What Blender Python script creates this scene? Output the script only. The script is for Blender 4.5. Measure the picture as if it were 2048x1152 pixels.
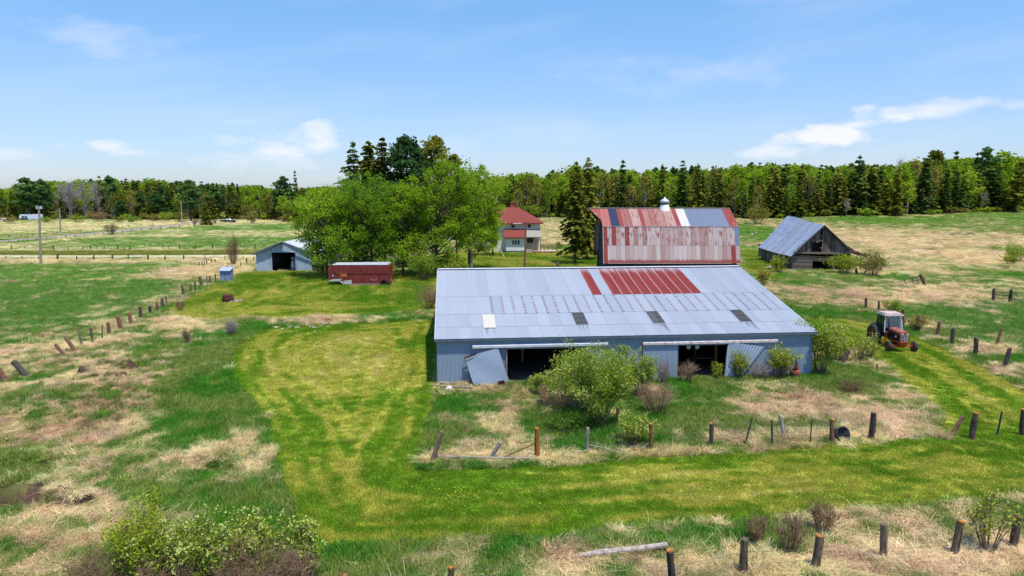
import bpy, math, random
import numpy as np
from mathutils import Vector, Matrix, noise as mnoise

random.seed(7)
RNG = np.random.default_rng(7)
for o in list(bpy.data.objects):
    bpy.data.objects.remove(o)
SC = bpy.context.scene
COL = SC.collection
R = math.radians

# ------------------------------------------------------------------ camera
CAM_H, FPX, PITCH = 12.7, 1365.3, 8.17
cam_data = bpy.data.cameras.new('camera')
cam_data.lens = 24.0
cam_data.sensor_width = 36.0
cam_data.clip_start = 0.5
cam_data.clip_end = 9000
cam = bpy.data.objects.new('camera', cam_data)
cam.location = (0, 0, CAM_H)
cam.rotation_euler = (R(90 - PITCH), 0, 0)
COL.objects.link(cam)
SC.camera = cam

# ------------------------------------------------------------------ sky, sun, exposure
SUN_DIR = Vector((0.21, -0.25, 1.0)).normalized()
SUN_EL = math.asin(SUN_DIR.z)
SUN_AZ = math.atan2(SUN_DIR.x, SUN_DIR.y)
world = bpy.data.worlds.new('World')
SC.world = world
world.use_nodes = True


def build_world():
    nt = world.node_tree
    N, L = nt.nodes, nt.links
    N.clear()
    out = N.new('ShaderNodeOutputWorld')
    bg = N.new('ShaderNodeBackground')
    bg.inputs['Strength'].default_value = 0.15
    L.new(bg.outputs[0], out.inputs['Surface'])
    sky = N.new('ShaderNodeTexSky')
    sky.sky_type = 'NISHITA'
    sky.sun_disc = False
    sky.sun_elevation = SUN_EL
    sky.sun_rotation = SUN_AZ
    sky.altitude = 300
    sky.air_density = 1.0
    sky.dust_density = 0.35
    sky.ozone_density = 3.0
    tc = N.new('ShaderNodeTexCoord')
    sep = N.new('ShaderNodeSeparateXYZ')
    L.new(tc.outputs['Generated'], sep.inputs[0])

    def m(op, a, b=None, c=None, clamp=False):
        n = N.new('ShaderNodeMath')
        n.operation = op
        n.use_clamp = clamp
        for i, v in enumerate((a, b, c)):
            if v is None:
                continue
            if isinstance(v, (int, float)):
                n.inputs[i].default_value = v
            else:
                L.new(v, n.inputs[i])
        return n.outputs[0]
    # blue tint of the clear air by height above the horizon
    ramp = N.new('ShaderNodeValToRGB')
    cr = ramp.color_ramp
    cr.elements[0].position = 0.0
    cr.elements[0].color = (0.43, 0.48, 0.66, 1)
    cr.elements[1].position = 1.0
    cr.elements[1].color = (0.55, 0.95, 1.5, 1)
    for p, c in ((0.10, (0.55, 0.59, 0.70, 1)), (0.25, (0.56, 0.74, 0.84, 1)), (0.5, (0.46, 0.8, 1.1, 1))):
        e = cr.elements.new(p)
        e.color = c
    L.new(sep.outputs['Z'], ramp.inputs[0])
    mul = N.new('ShaderNodeMix')
    mul.data_type = 'RGBA'
    mul.blend_type = 'MULTIPLY'
    mul.inputs[0].default_value = 1.0
    L.new(sky.outputs[0], mul.inputs[6])
    L.new(ramp.outputs[0], mul.inputs[7])
    az = m('ARCTAN2', sep.outputs['X'], sep.outputs['Y'])
    el = m('ARCSINE', sep.outputs['Z'])
    comb = N.new('ShaderNodeCombineXYZ')
    L.new(az, comb.inputs[0])
    L.new(m('MULTIPLY', el, 2.2), comb.inputs[1])
    # lumpy noise which breaks the outlines of the clouds
    n1 = N.new('ShaderNodeTexNoise')
    n1.inputs['Scale'].default_value = 16
    n1.inputs['Detail'].default_value = 7
    n1.inputs['Roughness'].default_value = 0.55
    L.new(comb.outputs[0], n1.inputs['Vector'])
    nz = m('SUBTRACT', n1.outputs['Fac'], 0.5)
    total = None
    # small cumulus: azimuth, elevation, half width, half height (degrees), strength
    clouds = [(-17.5, 3.5, 4.4, 1.1, 1.1), (-15.5, 4.3, 2.2, 1.0, 1.1), (-19.5, 2.2, 4.5, .9, .6), (-22.5, 3.8, 1.5, .5, .5),
              (-30.0, 3.1, 1.5, .45, .8), (-33.0, 2.9, 1.2, .45, .6), (-35.5, 2.3, 3.2, .5, .5), (-28.5, 2.7, 1.6, .35, .6),
              (24.5, 4.0, 4.0, .95, 1.5), (27.0, 5.2, 2.3, 1.1, 1.6), (21.0, 2.9, 3.4, .6, 1.1), (32.0, 5.6, 2.8, .7, .8),
              (35.8, 5.6, 1.2, .35, .4), (-29.6, 10.5, 4.6, 1.3, .30), (-21.0, 5.2, 1.8, .35, .4),
              (14.0, 9.0, 9.0, 1.6, .20), (3.0, 4.6, 7.0, 1.3, .16), (-8.0, 3.4, 8, 1.0, .20), (20, 14.0, 5, .5, .20),
              (-34.0, 14.8, 6.5, 1.6, .26), (48, 4, 4, 1, .9), (-52, 4, 5, 1, .8), (75, 5, 5, 1.4, .9), (-80, 4, 6, 1.3, .9),
              (110, 5, 6, 1.4, .9), (-115, 4, 5, 1.2, .9), (150, 5, 7, 1.5, .8), (-155, 5, 5, 1.3, .8)]
    for a, e, w, h, s in clouds:
        dx = m('MULTIPLY', m('SUBTRACT', az, R(a)), 1 / R(w))
        dy = m('MULTIPLY', m('SUBTRACT', el, R(e)), 1 / R(h))
        d2 = m('ADD', m('MULTIPLY', dx, dx), m('MULTIPLY', dy, dy))
        v = m('SUBTRACT', 1.0, d2)
        v = m('ADD', v, m('MULTIPLY', nz, 5.5))
        v = m('MULTIPLY', m('MULTIPLY', v, 0.55, clamp=True), s)
        total = v if total is None else m('MAXIMUM', total, v)
    # faint streaky cirrus everywhere
    cb = N.new('ShaderNodeCombineXYZ')
    L.new(m('MULTIPLY', az, 2.0), cb.inputs[0])
    L.new(m('MULTIPLY', m('SUBTRACT', el, m('MULTIPLY', az, 0.12)), 11.0), cb.inputs[1])
    n2 = N.new('ShaderNodeTexNoise')
    n2.inputs['Scale'].default_value = 1.6
    n2.inputs['Detail'].default_value = 5
    n2.inputs['Roughness'].default_value = 0.5
    L.new(cb.outputs[0], n2.inputs['Vector'])
    cir = m('MULTIPLY', m('SUBTRACT', n2.outputs['Fac'], 0.47), 1.3, clamp=True)
    total = m('ADD', total, m('MULTIPLY', cir, 0.45), clamp=True)
    above = m('MULTIPLY', el, 60.0, clamp=True)
    total = m('MULTIPLY', total, above, clamp=True)
    mx = N.new('ShaderNodeMix')
    mx.data_type = 'RGBA'
    L.new(m('MULTIPLY', total, 0.9), mx.inputs[0])
    L.new(mul.outputs[2], mx.inputs[6])
    mx.inputs[7].default_value = (4.3, 4.35, 4.6, 1)
    L.new(mx.outputs[2], bg.inputs['Color'])


build_world()
sun_data = bpy.data.lights.new('sun', 'SUN')
sun_data.energy = 4.2
sun_data.angle = R(0.53)
sun_data.color = (1.0, 0.94, 0.835)
sun = bpy.data.objects.new('sun', sun_data)
sun.rotation_euler = SUN_DIR.to_track_quat('Z', 'Y').to_euler()
sun.location = (30, -30, 80)
COL.objects.link(sun)
SC.view_settings.view_transform = 'Standard'
SC.view_settings.look = 'None'
SC.view_settings.gamma = 1.0
SC.view_settings.use_curve_mapping = False
SC.view_settings.exposure = 0.6
SC.cycles.max_bounces = 6
SC.cycles.diffuse_bounces = 3
SC.cycles.glossy_bounces = 2
SC.cycles.transmission_bounces = 4
SC.cycles.transparent_max_bounces = 8
SC.cycles.use_denoising = True

# ------------------------------------------------------------------ terrain
CT, ST = math.cos(R(PITCH)), math.sin(R(PITCH))


def hash2(ix, iy, s):
    h = (ix.astype(np.int64) * 374761393 + iy.astype(np.int64) * 668265263 + s * 1442695041) & 0x7fffffff
    h = ((h ^ (h >> 13)) * 1274126177) & 0x7fffffff
    h = ((h ^ (h >> 15)) * 2246822519) & 0x7fffffff
    return ((h ^ (h >> 16)) & 0xffff) / 65535.0


def vnoise(x, y, s=0):
    ix, iy = np.floor(x), np.floor(y)
    fx, fy = x - ix, y - iy
    fx = fx * fx * fx * (fx * (fx * 6 - 15) + 10)
    fy = fy * fy * fy * (fy * (fy * 6 - 15) + 10)
    a, b = hash2(ix, iy, s), hash2(ix + 1, iy, s)
    c, d = hash2(ix, iy + 1, s), hash2(ix + 1, iy + 1, s)
    return (a + (b - a) * fx) * (1 - fy) + (c + (d - c) * fx) * fy


def fbm(x, y, sc, s=0, o=4, g=0.5):
    x, y = np.asarray(x, float) / sc, np.asarray(y, float) / sc
    t, a, n = 0, 1.0, 0
    for i in range(o):
        t = t + a * vnoise(x + 17.3 * i, y - 9.1 * i, s + i)
        n += a
        a *= g
        x, y = 0.8 * x * 2 - 0.6 * y * 2, 0.6 * x * 2 + 0.8 * y * 2
    return t / n


def sstep(v, a, b):
    t = np.clip((np.asarray(v, float) - a) / (b - a), 0, 1)
    return t * t * (3 - 2 * t)


def flat(u, v, z=0.0):
    """where the line of sight through a point of the photograph meets height z"""
    dy = FPX * CT - (v - 576) * ST
    dz = -FPX * ST - (v - 576) * CT
    t = (z - CAM_H) / dz
    return (u - 1024) * t, dy * t


def pxm(v):
    """pixels (of the 2048 wide photograph) per metre on level ground at row v"""
    return FPX / math.hypot(*([flat(1024, v)[1], CAM_H]))


def relief_big(x, y):
    x, y = np.asarray(x, float), np.asarray(y, float)
    rise = 3.6 * sstep(y, 120, 300) * sstep(x, 15, 110)
    rise = rise + 9.0 * sstep(y, 270, 520) * sstep(x, -40, 200) + 2.5 * sstep(y, 300, 520)
    rise = rise + 0.9 * (fbm(x, y, 30, 5, 2) - 0.5) * sstep(y, 100, 200) * sstep(x, 10, 60)
    return rise


MOUNDS = []    # x, y, rx, ry, angle, height, sharpness


def mound(u, v, wu, wv, ang, h, sharp=1.0):
    x, y = flat(u, v)
    x2, y2 = flat(u, v - wv)
    MOUNDS.append((x, y, wu / pxm(v), abs(y2 - y), R(ang), h, sharp))


# old earth banks left of the mown track, with broken faces of soil
mound(150, 805, 190, 60, 0, 1.15, 1.0)
mound(215, 752, 48, 16, 0, 0.8, 0.30)
mound(225, 782, 34, 10, 0, 0.5, 0.30)
mound(60, 1000, 90, 40, 0, 0.55, 1.0)
mound(20, 1012, 75, 16, 0, 0.55, 0.28)
mound(140, 1008, 44, 12, 0, 0.5, 0.28)
mound(60, 925, 60, 14, 0, 0.35, 0.6)
mound(430, 918, 60, 14, 0, 0.3, 0.8)
mound(1270, 880, 40, 14, 0, 0.15, 1.0)
mound(1250, 1105, 220, 26, 0, 0.25, 1.0)


def relief(x, y):
    x, y = np.asarray(x, float), np.asarray(y, float)
    z = relief_big(x, y)
    for mx, my, rx, ry, a, h, sh in MOUNDS:
        dx, dy = x - mx, y - my
        r = np.sqrt((dx / rx) ** 2 + (dy / ry) ** 2) + 0.35 * (fbm(x, y, 1.2, 40, 3) - 0.5)
        z = z + h * (1 - sstep(r, 1 - sh * 0.9, 1 + sh * 0.1))
    return z


def P(u, v, h=0.0):
    z = 0.0
    for _ in range(12):
        x, y = flat(u, v, z + h)
        z = z * 0.4 + 0.6 * float(relief(x, y))
    x, y = flat(u, v, z + h)
    return Vector((x, y, z))


def zat(pt, v):
    """height at pt's distance seen at row v"""
    k = (-FPX * ST - (v - 576) * CT) / (FPX * CT - (v - 576) * ST)
    return CAM_H + k * pt[1]


def xat(y, z, u):
    depth = y * CT - (z - CAM_H) * ST
    return (u - 1024) / FPX * depth


def gz(x, y):
    return float(relief(x, y))


# ------------------------------------------------------------------ material helper
def new_mat(name):
    m = bpy.data.materials.new(name)
    m.use_nodes = True
    nt = m.node_tree
    nt.nodes.clear()
    out = nt.nodes.new('ShaderNodeOutputMaterial')
    return m, nt, out


class NT:
    """little wrapper for building node trees"""

    def __init__(s, name):
        s.m, s.nt, s.out = new_mat(name)
        s.N, s.L = s.nt.nodes, s.nt.links

    def n(s, t, ins=None, **kw):
        nd = s.N.new(t)
        for k, v in kw.items():
            setattr(nd, k, v)
        for k, v in (ins or {}).items():
            s.set(nd.inputs[k], v)
        return nd

    def set(s, sock, v):
        if isinstance(v, bpy.types.NodeSocket):
            s.L.new(v, sock)
        elif isinstance(v, (tuple, list)) and len(v) == 3 and sock.type == 'RGBA':
            sock.default_value = (*v, 1)
        else:
            sock.default_value = v

    def math(s, op, a, b=0.0, clamp=False):
        nd = s.n('ShaderNodeMath', {0: a, 1: b}, operation=op)
        nd.use_clamp = clamp
        return nd.outputs[0]

    def noise(s, vec, scale, detail=3, rough=0.5, dim='3D'):
        return s.n('ShaderNodeTexNoise', {'Vector': vec, 'Scale': scale, 'Detail': detail, 'Roughness': rough}).outputs['Fac']

    def mapping(s, vec, scale=(1, 1, 1), loc=(0, 0, 0)):
        return s.n('ShaderNodeMapping', {'Vector': vec, 'Scale': scale, 'Location': loc}).outputs[0]

    def ramp(s, fac, stops, interp='LINEAR'):
        nd = s.n('ShaderNodeValToRGB', {'Fac': fac})
        cr = nd.color_ramp
        cr.interpolation = interp
        while len(cr.elements) < len(stops):
            cr.elements.new(0.5)
        for e, (p, c) in zip(cr.elements, stops):
            e.position = p
            e.color = (*c, 1) if len(c) == 3 else c
        return nd.outputs[0]

    def mix(s, f, a, b, blend='MIX'):
        nd = s.n('ShaderNodeMix', data_type='RGBA', blend_type=blend)
        s.set(nd.inputs[0], f)
        s.set(nd.inputs[6], a)
        s.set(nd.inputs[7], b)
        return nd.outputs[2]

    def bsdf(s, color, rough=0.8, metal=0.0, spec=0.3, bump=None, bstr=0.3, bdist=0.02):
        b = s.n('ShaderNodeBsdfPrincipled', {'Base Color': color, 'Roughness': rough, 'Metallic': metal, 'Specular IOR Level': spec})
        if bump is not None:
            bn = s.n('ShaderNodeBump', {'Height': bump, 'Strength': bstr, 'Distance': bdist})
            s.L.new(bn.outputs[0], b.inputs['Normal'])
        s.L.new(b.outputs[0], s.out.inputs[0])
        return b


# ------------------------------------------------------------------ object helpers
LOCW = {}


def tag(o, label=None, cat=None, group=None, kind=None):
    if label:
        o['label'] = label
    if cat:
        o['category'] = cat
    if group:
        o['group'] = group
    if kind:
        o['kind'] = kind
    return o


def empty(name, loc, label=None, cat=None, group=None, rz=0.0):
    o = bpy.data.objects.new(name, None)
    o.empty_display_size = 0.3
    COL.objects.link(o)
    o.location = loc
    o.rotation_euler = (0, 0, rz)
    LOCW[o.name] = Vector(loc)
    return tag(o, label, cat, group)


def link(name, mesh, parent=None, loc=(0, 0, 0)):
    o = bpy.data.objects.new(name, mesh)
    COL.objects.link(o)
    if parent is not None:
        o.parent = parent
    o.location = loc
    return o


class G:
    """gathers shapes (in world or local coordinates) and links them as one mesh"""

    def __init__(s):
        s.v, s.f, s.mi = [], [], []
        s.cur = 0

    def add(s, vs, fs):
        n = len(s.v)
        s.v.extend([tuple(p) for p in vs])
        s.f.extend([tuple(i + n for i in f) for f in fs])
        s.mi.extend([s.cur] * len(fs))

    def hexa(s, c):
        """8 corners: bottom four counter-clockwise from above, then top four"""
        s.add(c, [(3, 2, 1, 0), (4, 5, 6, 7), (0, 1, 5, 4), (1, 2, 6, 5), (2, 3, 7, 6), (3, 0, 4, 7)])

    def box(s, c, size, rz=0.0, M=None):
        hx, hy, hz = size[0] / 2, size[1] / 2, size[2] / 2
        ps = [Vector(p) for p in ((-hx, -hy, -hz), (hx, -hy, -hz), (hx, hy, -hz), (-hx, hy, -hz), (-hx, -hy, hz), (hx, -hy, hz), (hx, hy, hz), (-hx, hy, hz))]
        T = Matrix.Translation(c) @ (M if M is not None else Matrix.Rotation(rz, 4, 'Z'))
        s.hexa([T @ p for p in ps])

    def beam(s, a, b, w, h, up=(0, 0, 1)):
        a, b = Vector(a), Vector(b)
        d = (b - a).normalized()
        sd = d.cross(Vector(up))
        if sd.length < 1e-4:
            sd = d.cross(Vector((0, 1, 0)))
        sd.normalize()
        u = sd.cross(d).normalized()
        sd, u = sd * w / 2, u * h / 2
        s.add([a - sd - u, a + sd - u, a + sd + u, a - sd + u, b - sd - u, b + sd - u, b + sd + u, b - sd + u],
              [(0, 1, 2, 3), (7, 6, 5, 4), (1, 0, 4, 5), (2, 1, 5, 6), (3, 2, 6, 7), (0, 3, 7, 4)])

    def tube(s, pts, rads, n=8, cap=True):
        pts = [Vector(p) for p in pts]
        rings, prev = [], None
        for i, p in enumerate(pts):
            d = (pts[min(i + 1, len(pts) - 1)] - pts[max(i - 1, 0)]).normalized()
            a = prev if prev is not None else (Vector((1, 0, 0)) if abs(d.x) < 0.9 else Vector((0, 1, 0)))
            a = (a - d * a.dot(d)).normalized()
            prev = a
            b = d.cross(a)
            rings.append([p + (a * math.cos(2 * math.pi * k / n) + b * math.sin(2 * math.pi * k / n)) * rads[i] for k in range(n)])
        vs = [p for r in rings for p in r]
        fs = []
        for i in range(len(pts) - 1):
            for k in range(n):
                k2 = (k + 1) % n
                fs.append((i * n + k, i * n + k2, (i + 1) * n + k2, (i + 1) * n + k))
        if cap:
            fs.append(tuple(range(n - 1, -1, -1)))
            fs.append(tuple(range((len(pts) - 1) * n, len(pts) * n)))
        s.add(vs, fs)

    def lathe(s, prof, n=24, c=(0, 0, 0), axis='Z'):
        """prof: list of (radius, height)"""
        vs, fs = [], []
        for r, z in prof:
            for k in range(n):
                a = 2 * math.pi * k / n
                p = (r * math.cos(a), r * math.sin(a), z)
                if axis == 'X':
                    p = (p[2], p[0], p[1])
                vs.append((p[0] + c[0], p[1] + c[1], p[2] + c[2]))
        for i in range(len(prof) - 1):
            for k in range(n):
                k2 = (k + 1) % n
                fs.append((i * n + k, i * n + k2, (i + 1) * n + k2, (i + 1) * n + k))
        s.add(vs, fs)

    def prism(s, poly, d):
        """polygon (3D points) pushed along vector d"""
        n = len(poly)
        d = Vector(d)
        a = [Vector(p) for p in poly]
        b = [p + d for p in a]
        s.add(a + b, [tuple(range(n - 1, -1, -1)), tuple(range(n, 2 * n))] + [(i, (i + 1) % n, (i + 1) % n + n, i + n) for i in range(n)])

    def mesh(s, name, mats, off=Vector((0, 0, 0)), smooth=False):
        me = bpy.data.meshes.new(name)
        me.from_pydata([(p[0] - off[0], p[1] - off[1], p[2] - off[2]) for p in s.v], [], s.f)
        if not isinstance(mats, (list, tuple)):
            mats = [mats]
        for m in mats:
            me.materials.append(m)
        if len(mats) > 1:
            me.polygons.foreach_set('material_index', s.mi)
        if smooth:
            me.polygons.foreach_set('use_smooth', [True] * len(s.f))
        me.update()
        return me

    def part(s, name, mats, parent, smooth=False, label=None):
        """world coordinates in, child of an unrotated thing out"""
        root = parent
        while root.parent is not None:
            root = root.parent
        off = LOCW.get(root.name, Vector((0, 0, 0)))
        o = link(name, s.mesh(name, mats, off, smooth), parent)
        if label:
            o['label'] = label
        return o

    def top(s, name, mats, loc, label, cat, group=None, smooth=False, kind=None):
        o = link(name, s.mesh(name, mats, Vector(loc), smooth), None, loc)
        LOCW[o.name] = Vector(loc)
        return tag(o, label, cat, group, kind)


def copy_tree(o, parent=None):
    c = o.copy()
    COL.objects.link(c)
    if parent is not None:
        c.parent = parent
    for ch in list(o.children):
        copy_tree(ch, c)
    return c
# ------------------------------------------------------------------ ground cover map (world coordinates)
def poly_w(pts):
    return np.array([flat(u, v) for u, v in pts])


def psdf(poly, x, y):
    """signed distance to a polygon, positive inside"""
    n = len(poly)
    d = np.full(x.shape, 1e9)
    ins = np.zeros(x.shape, bool)
    for i in range(n):
        ax, ay = poly[i]
        bx, by = poly[(i + 1) % n]
        ex, ey = bx - ax, by - ay
        wx, wy = x - ax, y - ay
        t = np.clip((wx * ex + wy * ey) / (ex * ex + ey * ey + 1e-9), 0, 1)
        d = np.minimum(d, (wx - ex * t) ** 2 + (wy - ey * t) ** 2)
        c = ((ay > y) != (by > y)) & (x < (bx - ax) * (y - ay) / (by - ay + 1e-12) + ax)
        ins ^= c
    d = np.sqrt(d)
    return np.where(ins, d, -d)


LAWN_A = poly_w([(462, 742), (468, 700), (500, 672), (545, 655), (640, 650), (780, 644), (880, 640), (874, 772), (862, 820), (838, 900), (832, 938), (950, 934),
                 (1110, 930), (1270, 916), (1450, 905), (1620, 896), (1740, 888), (1800, 876), (1862, 872), (1900, 880), (2060, 902), (2200, 930), (2200, 985), (2060, 996), (1800, 1018), (1500, 1046),
                 (1330, 1052), (1200, 1064), (1120, 1078), (900, 1084), (760, 1092), (640, 1094), (600, 1060), (578, 1010), (560, 960),
                 (545, 900), (538, 850), (505, 800), (470, 765)])
LAWN_B = poly_w([(330, 634), (345, 610), (390, 590), (425, 572), (462, 566), (470, 552), (500, 544), (640, 545), (800, 548), (885, 556), (882, 600), (880, 622),
                 (760, 630), (640, 636), (560, 640), (490, 636), (430, 645), (380, 640)])
LAWN_C = poly_w([(1600, 640), (1640, 636), (1700, 640), (1760, 652), (1830, 672), (1900, 706), (1980, 742), (2060, 786), (2260, 880), (2200, 935), (2060, 906),
                 (1905, 882), (1872, 862), (1880, 830), (1840, 790), (1790, 750), (1740, 712), (1700, 690), (1660, 668)])
LAWN_D = poly_w([(900, 503), (1010, 504), (1110, 504), (1210, 504), (1240, 545), (1200, 560), (860, 556), (840, 530), (860, 506)])
LAWN_E = poly_w([(1480, 498), (1530, 505), (1560, 545), (1545, 560), (1490, 545)])
DRIVE_VERGE = poly_w([(-300, 502), (100, 503), (400, 501), (620, 500), (620, 509), (400, 510), (100, 511), (-300, 512)])
PASTURE = [poly_w(p) for p in (
    [(-500, 530), (100, 528), (380, 526), (420, 520), (380, 545), (350, 560), (350, 590), (290, 615), (230, 640), (160, 652), (60, 672), (-100, 700), (-500, 760)],
    [(-300, 500), (40, 496), (90, 488), (230, 474), (380, 471), (620, 475), (620, 498), (200, 500), (0, 501)],
    [(230, 463), (330, 457), (430, 449), (600, 447), (640, 462), (480, 468), (330, 470), (240, 472)],
    [(1800, 604), (2100, 606), (2300, 700), (2200, 760), (2060, 722), (1940, 680), (1850, 650), (1790, 625)])]
ROAD = np.array([flat(u, v) for u, v in [(-420, 515), (0, 483), (100, 475), (200, 466), (300, 456), (380, 447), (440, 438), (480, 430), (486, 424)]])
DRIVE = np.array([flat(u, v) for u, v in [(-400, 512.5), (0, 512), (200, 512.5), (400, 512), (520, 511.5), (640, 511)]])


def pline(line, x, y):
    d = np.full(x.shape, 1e9)
    for i in range(len(line) - 1):
        ax, ay = line[i]
        ex, ey = line[i + 1] - line[i]
        wx, wy = x - ax, y - ay
        t = np.clip((wx * ex + wy * ey) / (ex * ex + ey * ey), 0, 1)
        d = np.minimum(d, np.hypot(wx - ex * t, wy - ey * t))
    return d


# patches: u, v, half width, half height (photo pixels at that place), dryness added (+ straw, - green)
PATCH = [(60, 690, 150, 18, .55), (120, 655, 180, 20, .30), (230, 625, 70, 12, .55), (350, 545, 60, 14, .6), (390, 538, 50, 14, .7), (60, 600, 120, 12, .15), (380, 640, 60, 12, .6), (300, 660, 80, 22, .25),
         (130, 765, 110, 30, .6), (210, 800, 90, 30, .8), (230, 850, 110, 35, .6), (30, 860, 60, 30, .4), (330, 770, 70, 30, -.6), (420, 800, 80, 45, -.75), (440, 860, 90, 25, -.7), (460, 900, 60, 16, .7),
         (400, 985, 110, 25, -.6), (280, 900, 150, 30, .1), (170, 1030, 120, 20, .5), (100, 1080, 130, 18, .6), (250, 1060, 90, 16, .5), (60, 1120, 130, 25, -.3), (470, 1015, 80, 22, -.5), (410, 920, 70, 14, .5),
         (500, 940, 30, 50, .35), (540, 1000, 22, 60, .25), (100, 830, 90, 22, -.3), (330, 720, 130, 26, -.3), (450, 690, 40, 25, -.5),
         (600, 640, 60, 9, .8), (690, 640, 60, 7, .5), (400, 640, 90, 12, .45), (820, 625, 80, 8, -.3), (500, 670, 30, 20, -.4),
         (950, 850, 40, 30, .55), (1010, 870, 45, 40, .55), (990, 780, 60, 10, .7), (900, 800, 50, 16, -.8), (900, 870, 35, 40, -.9), (1130, 860, 80, 40, -.9), (1100, 800, 60, 20, .4), (1240, 870, 50, 30, .4),
         (1300, 800, 60, 30, .55), (1400, 770, 110, 16, -.8), (1380, 830, 120, 30, -.5), (1500, 770, 30, 8, .8), (1540, 820, 50, 10, .9), (1600, 800, 110, 25, .35), (1650, 750, 110, 26, -.85), (1700, 800, 90, 26, -.1),
         (1680, 830, 100, 18, .5), (1790, 830, 80, 26, .55), (1560, 870, 200, 16, .25), (1450, 880, 250, 9, .35), (1000, 915, 200, 8, .8), (1300, 905, 200, 8, .7), (870, 920, 40, 12, .8), (1740, 715, 40, 16, .4),
         (1960, 875, 90, 14, .8), (2040, 850, 60, 22, .7), (1750, 870, 70, 12, .5),
         (760, 1110, 110, 14, -.5), (900, 1120, 90, 14, .4), (1010, 1100, 120, 12, -.7), (1120, 1110, 110, 18, .5), (1200, 1085, 110, 9, -.9), (1450, 1070, 140, 12, -.5), (1560, 1095, 80, 16, -.5), (1650, 1080, 120, 12, -.2),
         (1750, 1120, 260, 24, .9), (1950, 1110, 200, 30, .9), (1450, 1135, 160, 18, .6), (1900, 1050, 120, 14, .2), (2000, 1070, 100, 14, .5), (1100, 1145, 180, 14, .4), (700, 1140, 60, 16, -.3), (1330, 1100, 60, 16, -.4),
         (1620, 590, 110, 20, .6), (1760, 600, 80, 20, .75), (1650, 620, 100, 10, -.5), (1600, 560, 70, 12, -.6), (1720, 560, 80, 10, -.3), (1830, 580, 60, 20, .5), (1560, 545, 60, 10, -.3), (1930, 582, 170, 14, .5),
         (1650, 640, 60, 8, -.6), (1720, 635, 50, 8, -.6), (1500, 470, 60, 16, -.9), (1540, 515, 50, 20, -.6), (1490, 450, 40, 12, .2), (1750, 455, 90, 7, -1.0), (1900, 452, 120, 6, -.6), (1990, 445, 80, 12, -.8),
         (1850, 425, 250, 8, .8), (1680, 437, 130, 9, .9), (1900, 490, 200, 25, .8), (1990, 548, 60, 8, -.9), (2040, 520, 60, 14, .8), (1780, 500, 120, 25, .5), (1700, 420, 90, 8, .1), (1920, 545, 40, 8, .3),
         (1960, 500, 160, 5, -.5), (1800, 540, 100, 9, .4), (1640, 470, 60, 30, .3),
         (1130, 470, 90, 12, .6), (1130, 485, 90, 6, .4), (1130, 452, 80, 6, .5), (1110, 440, 90, 5, .3), (1130, 497, 90, 5, -.7), (1130, 476, 60, 3, -.6),
         (1995, 700, 80, 12, .7), (1950, 690, 60, 12, .6), (2060, 740, 80, 16, .8), (1880, 655, 40, 7, .5), (1900, 690, 60, 7, -.9), (1960, 722, 70, 6, -.9), (2040, 762, 70, 7, -.9),
         (150, 447, 400, 5, .5), (60, 458, 250, 7, .55), (250, 450, 200, 4, .4), (200, 522, 260, 5, .85), (430, 520, 40, 8, .6), (200, 499, 400, 3, .7), (100, 490, 130, 4, .6), (300, 474, 200, 3, .7), (430, 464, 180, 3, .7),
         (520, 470, 120, 2, .7), (500, 443, 150, 2.4, .8), (480, 535, 45, 9, .6), (500, 520, 30, 9, .5), (850, 600, 30, 14, .4), (890, 585, 20, 14, .4)]
PATCH_W = []
for u, v, a, b, s in PATCH:
    x, y = flat(u, v)
    y2 = flat(u, max(v - b, 392))[1]
    y3 = flat(u, v + b)[1]
    PATCH_W.append((x, y, a * y / FPX * 1.02, max((y2 - y3) / 2, 0.5), s))

COLS = {k: np.array(c) for k, c in dict(
    lawn_g=(0.125, 0.225, 0.014), lawn_y=(0.350, 0.345, 0.050), lawn_t=(0.46, 0.40, 0.13), lush=(0.064, 0.195, 0.018), olive=(0.185, 0.235, 0.048),
    past=(0.125, 0.230, 0.040), tan=(0.45, 0.355, 0.175), pink=(0.42, 0.30, 0.18), pale=(0.55, 0.465, 0.27), hay=(0.46, 0.42, 0.21), soil=(0.060, 0.036, 0.024),
    gravel=(0.23, 0.19, 0.17), drive=(0.40, 0.35, 0.25), forest=(0.09, 0.075, 0.03), verge=(0.16, 0.17, 0.03)).items()}


def lerp(a, b, t):
    return a + (b - a) * np.asarray(t)[..., None]


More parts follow.
